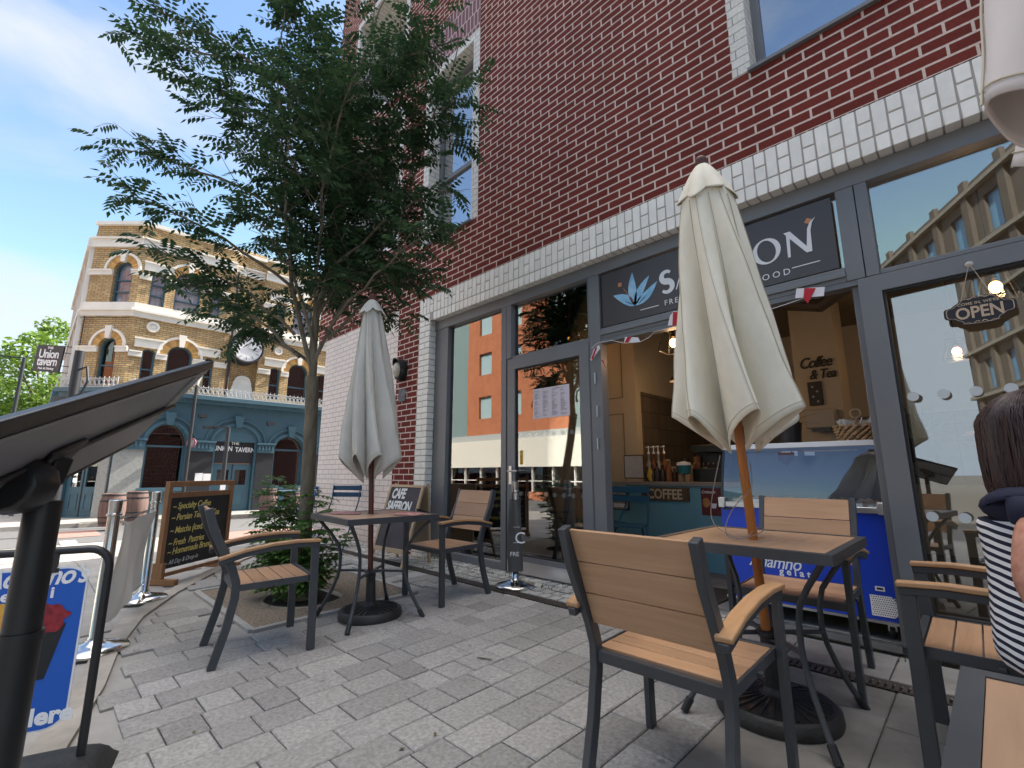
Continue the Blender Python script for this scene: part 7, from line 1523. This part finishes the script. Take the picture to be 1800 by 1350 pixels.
# facing +X; y to the right of her is -Y (toward the camera)
V = [((0, 0, .50), (.125, .145)), ((-.01, 0, .62), (.11, .13)), ((-.008, 0, .76), (.10, .125)), ((-.005, 0, .88), (.075, .11)), ((.0, 0, .945), (.05, .06)), ((.015, 0, .995), .048), ((.03, 0, 1.045), .052),   # 0-6 torso, neck
     ((.045, 0, 1.10), (.078, .066)), ((.05, 0, 1.17), (.088, .070)), ((.045, 0, 1.225), (.06, .05)),                                                                       # 7-9 head
     ((-.01, -.115, .895), .046), ((-.026, -.175, .858), .054), ((-.045, -.20, .74), .055), ((-.01, -.205, .63), .044), ((.15, -.19, .655), .036), ((.27, -.15, .72), .026),            # 10-15 right arm
     ((0, .135, .905), .058), ((.0, .185, .86), .056), ((.03, .205, .74), .050), ((.08, .20, .65), .040), ((.2, .17, .68), .034), ((.30, .13, .72), .026),                # 16-21 left arm
     ((.06, -.10, .47), .095), ((.42, -.11, .46), .068), ((.44, -.11, .25), .052), ((.43, -.11, .07), .035), ((.06, .10, .47), .095), ((.42, .11, .46), .068), ((.44, .11, .25), .052), ((.43, .11, .07), .035),
     ((.34, -.15, .725), (.036, .014)), ((.36, .13, .725), (.036, .014)), ((.52, -.11, .04), .03), ((.52, .11, .04), .03)]
Ed = [(0, 1), (1, 2), (2, 3), (3, 4), (4, 5), (5, 6), (6, 7), (7, 8), (8, 9), (4, 10), (10, 11), (11, 12), (12, 13), (13, 14), (14, 15), (15, 30), (4, 16), (16, 17), (17, 18), (18, 19), (19, 20), (20, 21), (21, 31), (0, 22), (22, 23), (23, 24), (24, 25), (25, 32), (0, 26), (26, 27), (27, 28), (28, 29), (29, 33)]
for hand_i, s_ in ((30, -1), (31, 1)):
    hx_, hy_, hz2 = V[hand_i][0]
    for f_, (dy_, ln) in enumerate(((-.026, .060), (-.009, .070), (.009, .065), (.026, .050))):
        n0 = len(V); V.append(((hx_ + .035, hy_ + dy_, hz2), .0095)); V.append(((hx_ + .035 + ln * .5, hy_ + dy_, hz2 + .002), .0085)); V.append(((hx_ + .035 + ln, hy_ + dy_, hz2 - .012), .007)); Ed += [(hand_i, n0), (n0, n0 + 1), (n0 + 1, n0 + 2)]
    n0 = len(V); V.append(((hx_ + .0, hy_ - s_ * .036, hz2), .010)); V.append(((hx_ + .035, hy_ - s_ * .055, hz2 - .004), .0085)); Ed += [(hand_i, n0), (n0, n0 + 1)]
body = skin_mesh('body', V, Ed, skin, wo_, 2)
b = MB()
for s_ in (-1, 1): b.sphere((.118, s_ * .030, 1.165), .012, 10, 8)
b.build('eyes', pure_white, wo_, smooth=True); b = MB(); b.tube([(.128, 0, 1.165), (.150, 0, 1.13), (.135, 0, 1.122)], [.007, .013, .008], 8); b.build('nose', skin, wo_, smooth=True); b = MB(); b.tube([(.124, -.022, 1.093), (.133, 0, 1.095), (.124, .022, 1.093)], [.003, .007, .003], 8); b.build('lips', mat('lips', (.40, .12, .10), .5), wo_, smooth=True)
# hair: a bob built of overlapping strands
rr = random.Random(40); b = MB(); hc = Vector((.030, 0, 1.165))
def hairp(th, v): 
    # v 0 crown .. 1 tips ; th 0 = back (-x)
    side = abs(sin(th)); r = .108 + .012 * sin(5 * th); 
    ph_ = min(1.0, v * 1.7) * (pi / 2)
    z = hc.z + .098 * cos(ph_) - max(0, v - .59) * .84; rad = r * sin(ph_) * (1 + .10 * sin(pi * min(1, max(0, (v - .4) / .6)))) * (1 - .38 * max(0, v - .82) / .18)
    return Vector((hc.x - cos(th) * rad * 1.06, sin(th) * rad * .96, z))
b.grid(lambda u, v: hairp(-2.15 + 4.3 * u, .02 + .98 * v) * 1.0, 50, 30)
for k in range(520):
    th = rr.uniform(-2.2, 2.2); tw = rr.uniform(-.25, .25); v0 = rr.uniform(.05, .5); P = [hairp(th + tw * q / 10, v0 + (1.0 - v0) * q / 10) * 1.0 + Vector((-cos(th), sin(th), 0)) * (.001 + .006 * rr.random()) for q in range(11)]; b.tube(P, [.0006] + [.0024] * 8 + [.0016, .0004], 4, cap=False)
hr = b.build('hair', hair_m, wo_, smooth=True)
# striped top
stripe = bpy.data.materials.new('striped_jersey'); stripe.use_nodes = True; T = stripe.node_tree; B_ = T.nodes['Principled BSDF']; B_.inputs['Roughness'].default_value = .85; Lk = T.links
tc_ = N('ShaderNodeTexCoord', T); sx_ = N('ShaderNodeSeparateXYZ', T); Lk.new(tc_.outputs['Object'], sx_.inputs[0])
nz_ = N('ShaderNodeTexNoise', T); nz_.inputs['Scale'].default_value = 5; Lk.new(tc_.outputs['Object'], nz_.inputs[0])
m1 = N('ShaderNodeMath', T, operation='MULTIPLY_ADD'); m1.inputs[1].default_value = .022; Lk.new(nz_.outputs[0], m1.inputs[0]); Lk.new(sx_.outputs['Z'], m1.inputs[2])
m1b = N('ShaderNodeMath', T, operation='MULTIPLY_ADD'); m1b.inputs[1].default_value = .35; Lk.new(sx_.outputs['X'], m1b.inputs[0]); Lk.new(m1.outputs[0], m1b.inputs[2])
m2 = N('ShaderNodeMath', T, operation='MULTIPLY'); m2.inputs[1].default_value = 1 / .0235; Lk.new(m1b.outputs[0], m2.inputs[0]); m3 = N('ShaderNodeMath', T, operation='FRACT'); Lk.new(m2.outputs[0], m3.inputs[0])
m4 = N('ShaderNodeMath', T, operation='GREATER_THAN'); m4.inputs[1].default_value = .48; Lk.new(m3.outputs[0], m4.inputs[0]); m5 = N('ShaderNodeMath', T, operation='LESS_THAN'); m5.inputs[1].default_value = .895; Lk.new(m1.outputs[0], m5.inputs[0])
m6 = N('ShaderNodeMath', T, operation='MULTIPLY'); Lk.new(m4.outputs[0], m6.inputs[0]); Lk.new(m5.outputs[0], m6.inputs[1]); cm = N('ShaderNodeMix', T); cm.data_type = 'RGBA'; cm.inputs[6].default_value = (.010, .013, .035, 1); cm.inputs[7].default_value = (.78, .77, .76, 1); Lk.new(m6.outputs[0], cm.inputs[0]); Lk.new(cm.outputs[2], B_.inputs['Base Color'])
SV = [((0, 0, .455), (.150, .165)), ((-.01, 0, .56), (.138, .155)), ((-.010, 0, .68), (.122, .142)), ((-.006, 0, .80), (.118, .140)), ((-.005, 0, .905), (.112, .165)), ((.002, 0, .955), (.088, .13)), ((.010, 0, .990), (.062, .066)), ((-.01, -.115, .905), .074), ((-.020, -.165, .875), .074), ((0, .115, .905), .058), ((.0, .145, .885), .056), ((.0, -.075, .935), .064), ((.0, .065, .94), .058)]
skin_mesh('striped_top', SV, [(0, 1), (1, 2), (2, 3), (3, 4), (4, 5), (5, 6), (5, 7), (7, 8), (5, 9), (9, 10), (5, 11), (5, 12)], stripe, wo_, 2)
TV = [((0, 0, .47), (.15, .17)), ((.06, -.10, .47), .105), ((.42, -.11, .46), .080), ((.44, -.11, .25), .065), ((.43, -.11, .10), .055), ((.06, .10, .47), .105), ((.42, .11, .46), .080), ((.44, .11, .25), .065), ((.43, .11, .10), .055)]
skin_mesh('trousers', TV, [(0, 1), (1, 2), (2, 3), (3, 4), (0, 5), (5, 6), (6, 7), (7, 8)], mat('dark_trousers', (.02, .022, .035), .8), wo_, 2)
t = thing('stool', 'plain dark stool under the seated woman, mostly hidden by the near table', 'stool', (wx - .01, wy, G(wx, wy))); b = MB(); b.box(-.17, .17, -.17, .17, .345, .375); b.build('seat', top_wood, t, bevel=.006)
for sx in (-1, 1):
    for sy in (-1, 1): b = MB(); b.bar((sx * .13, sy * .13, .345), (sx * .16, sy * .16, 0), .025, .025); b.build('leg', chair_metal, t)
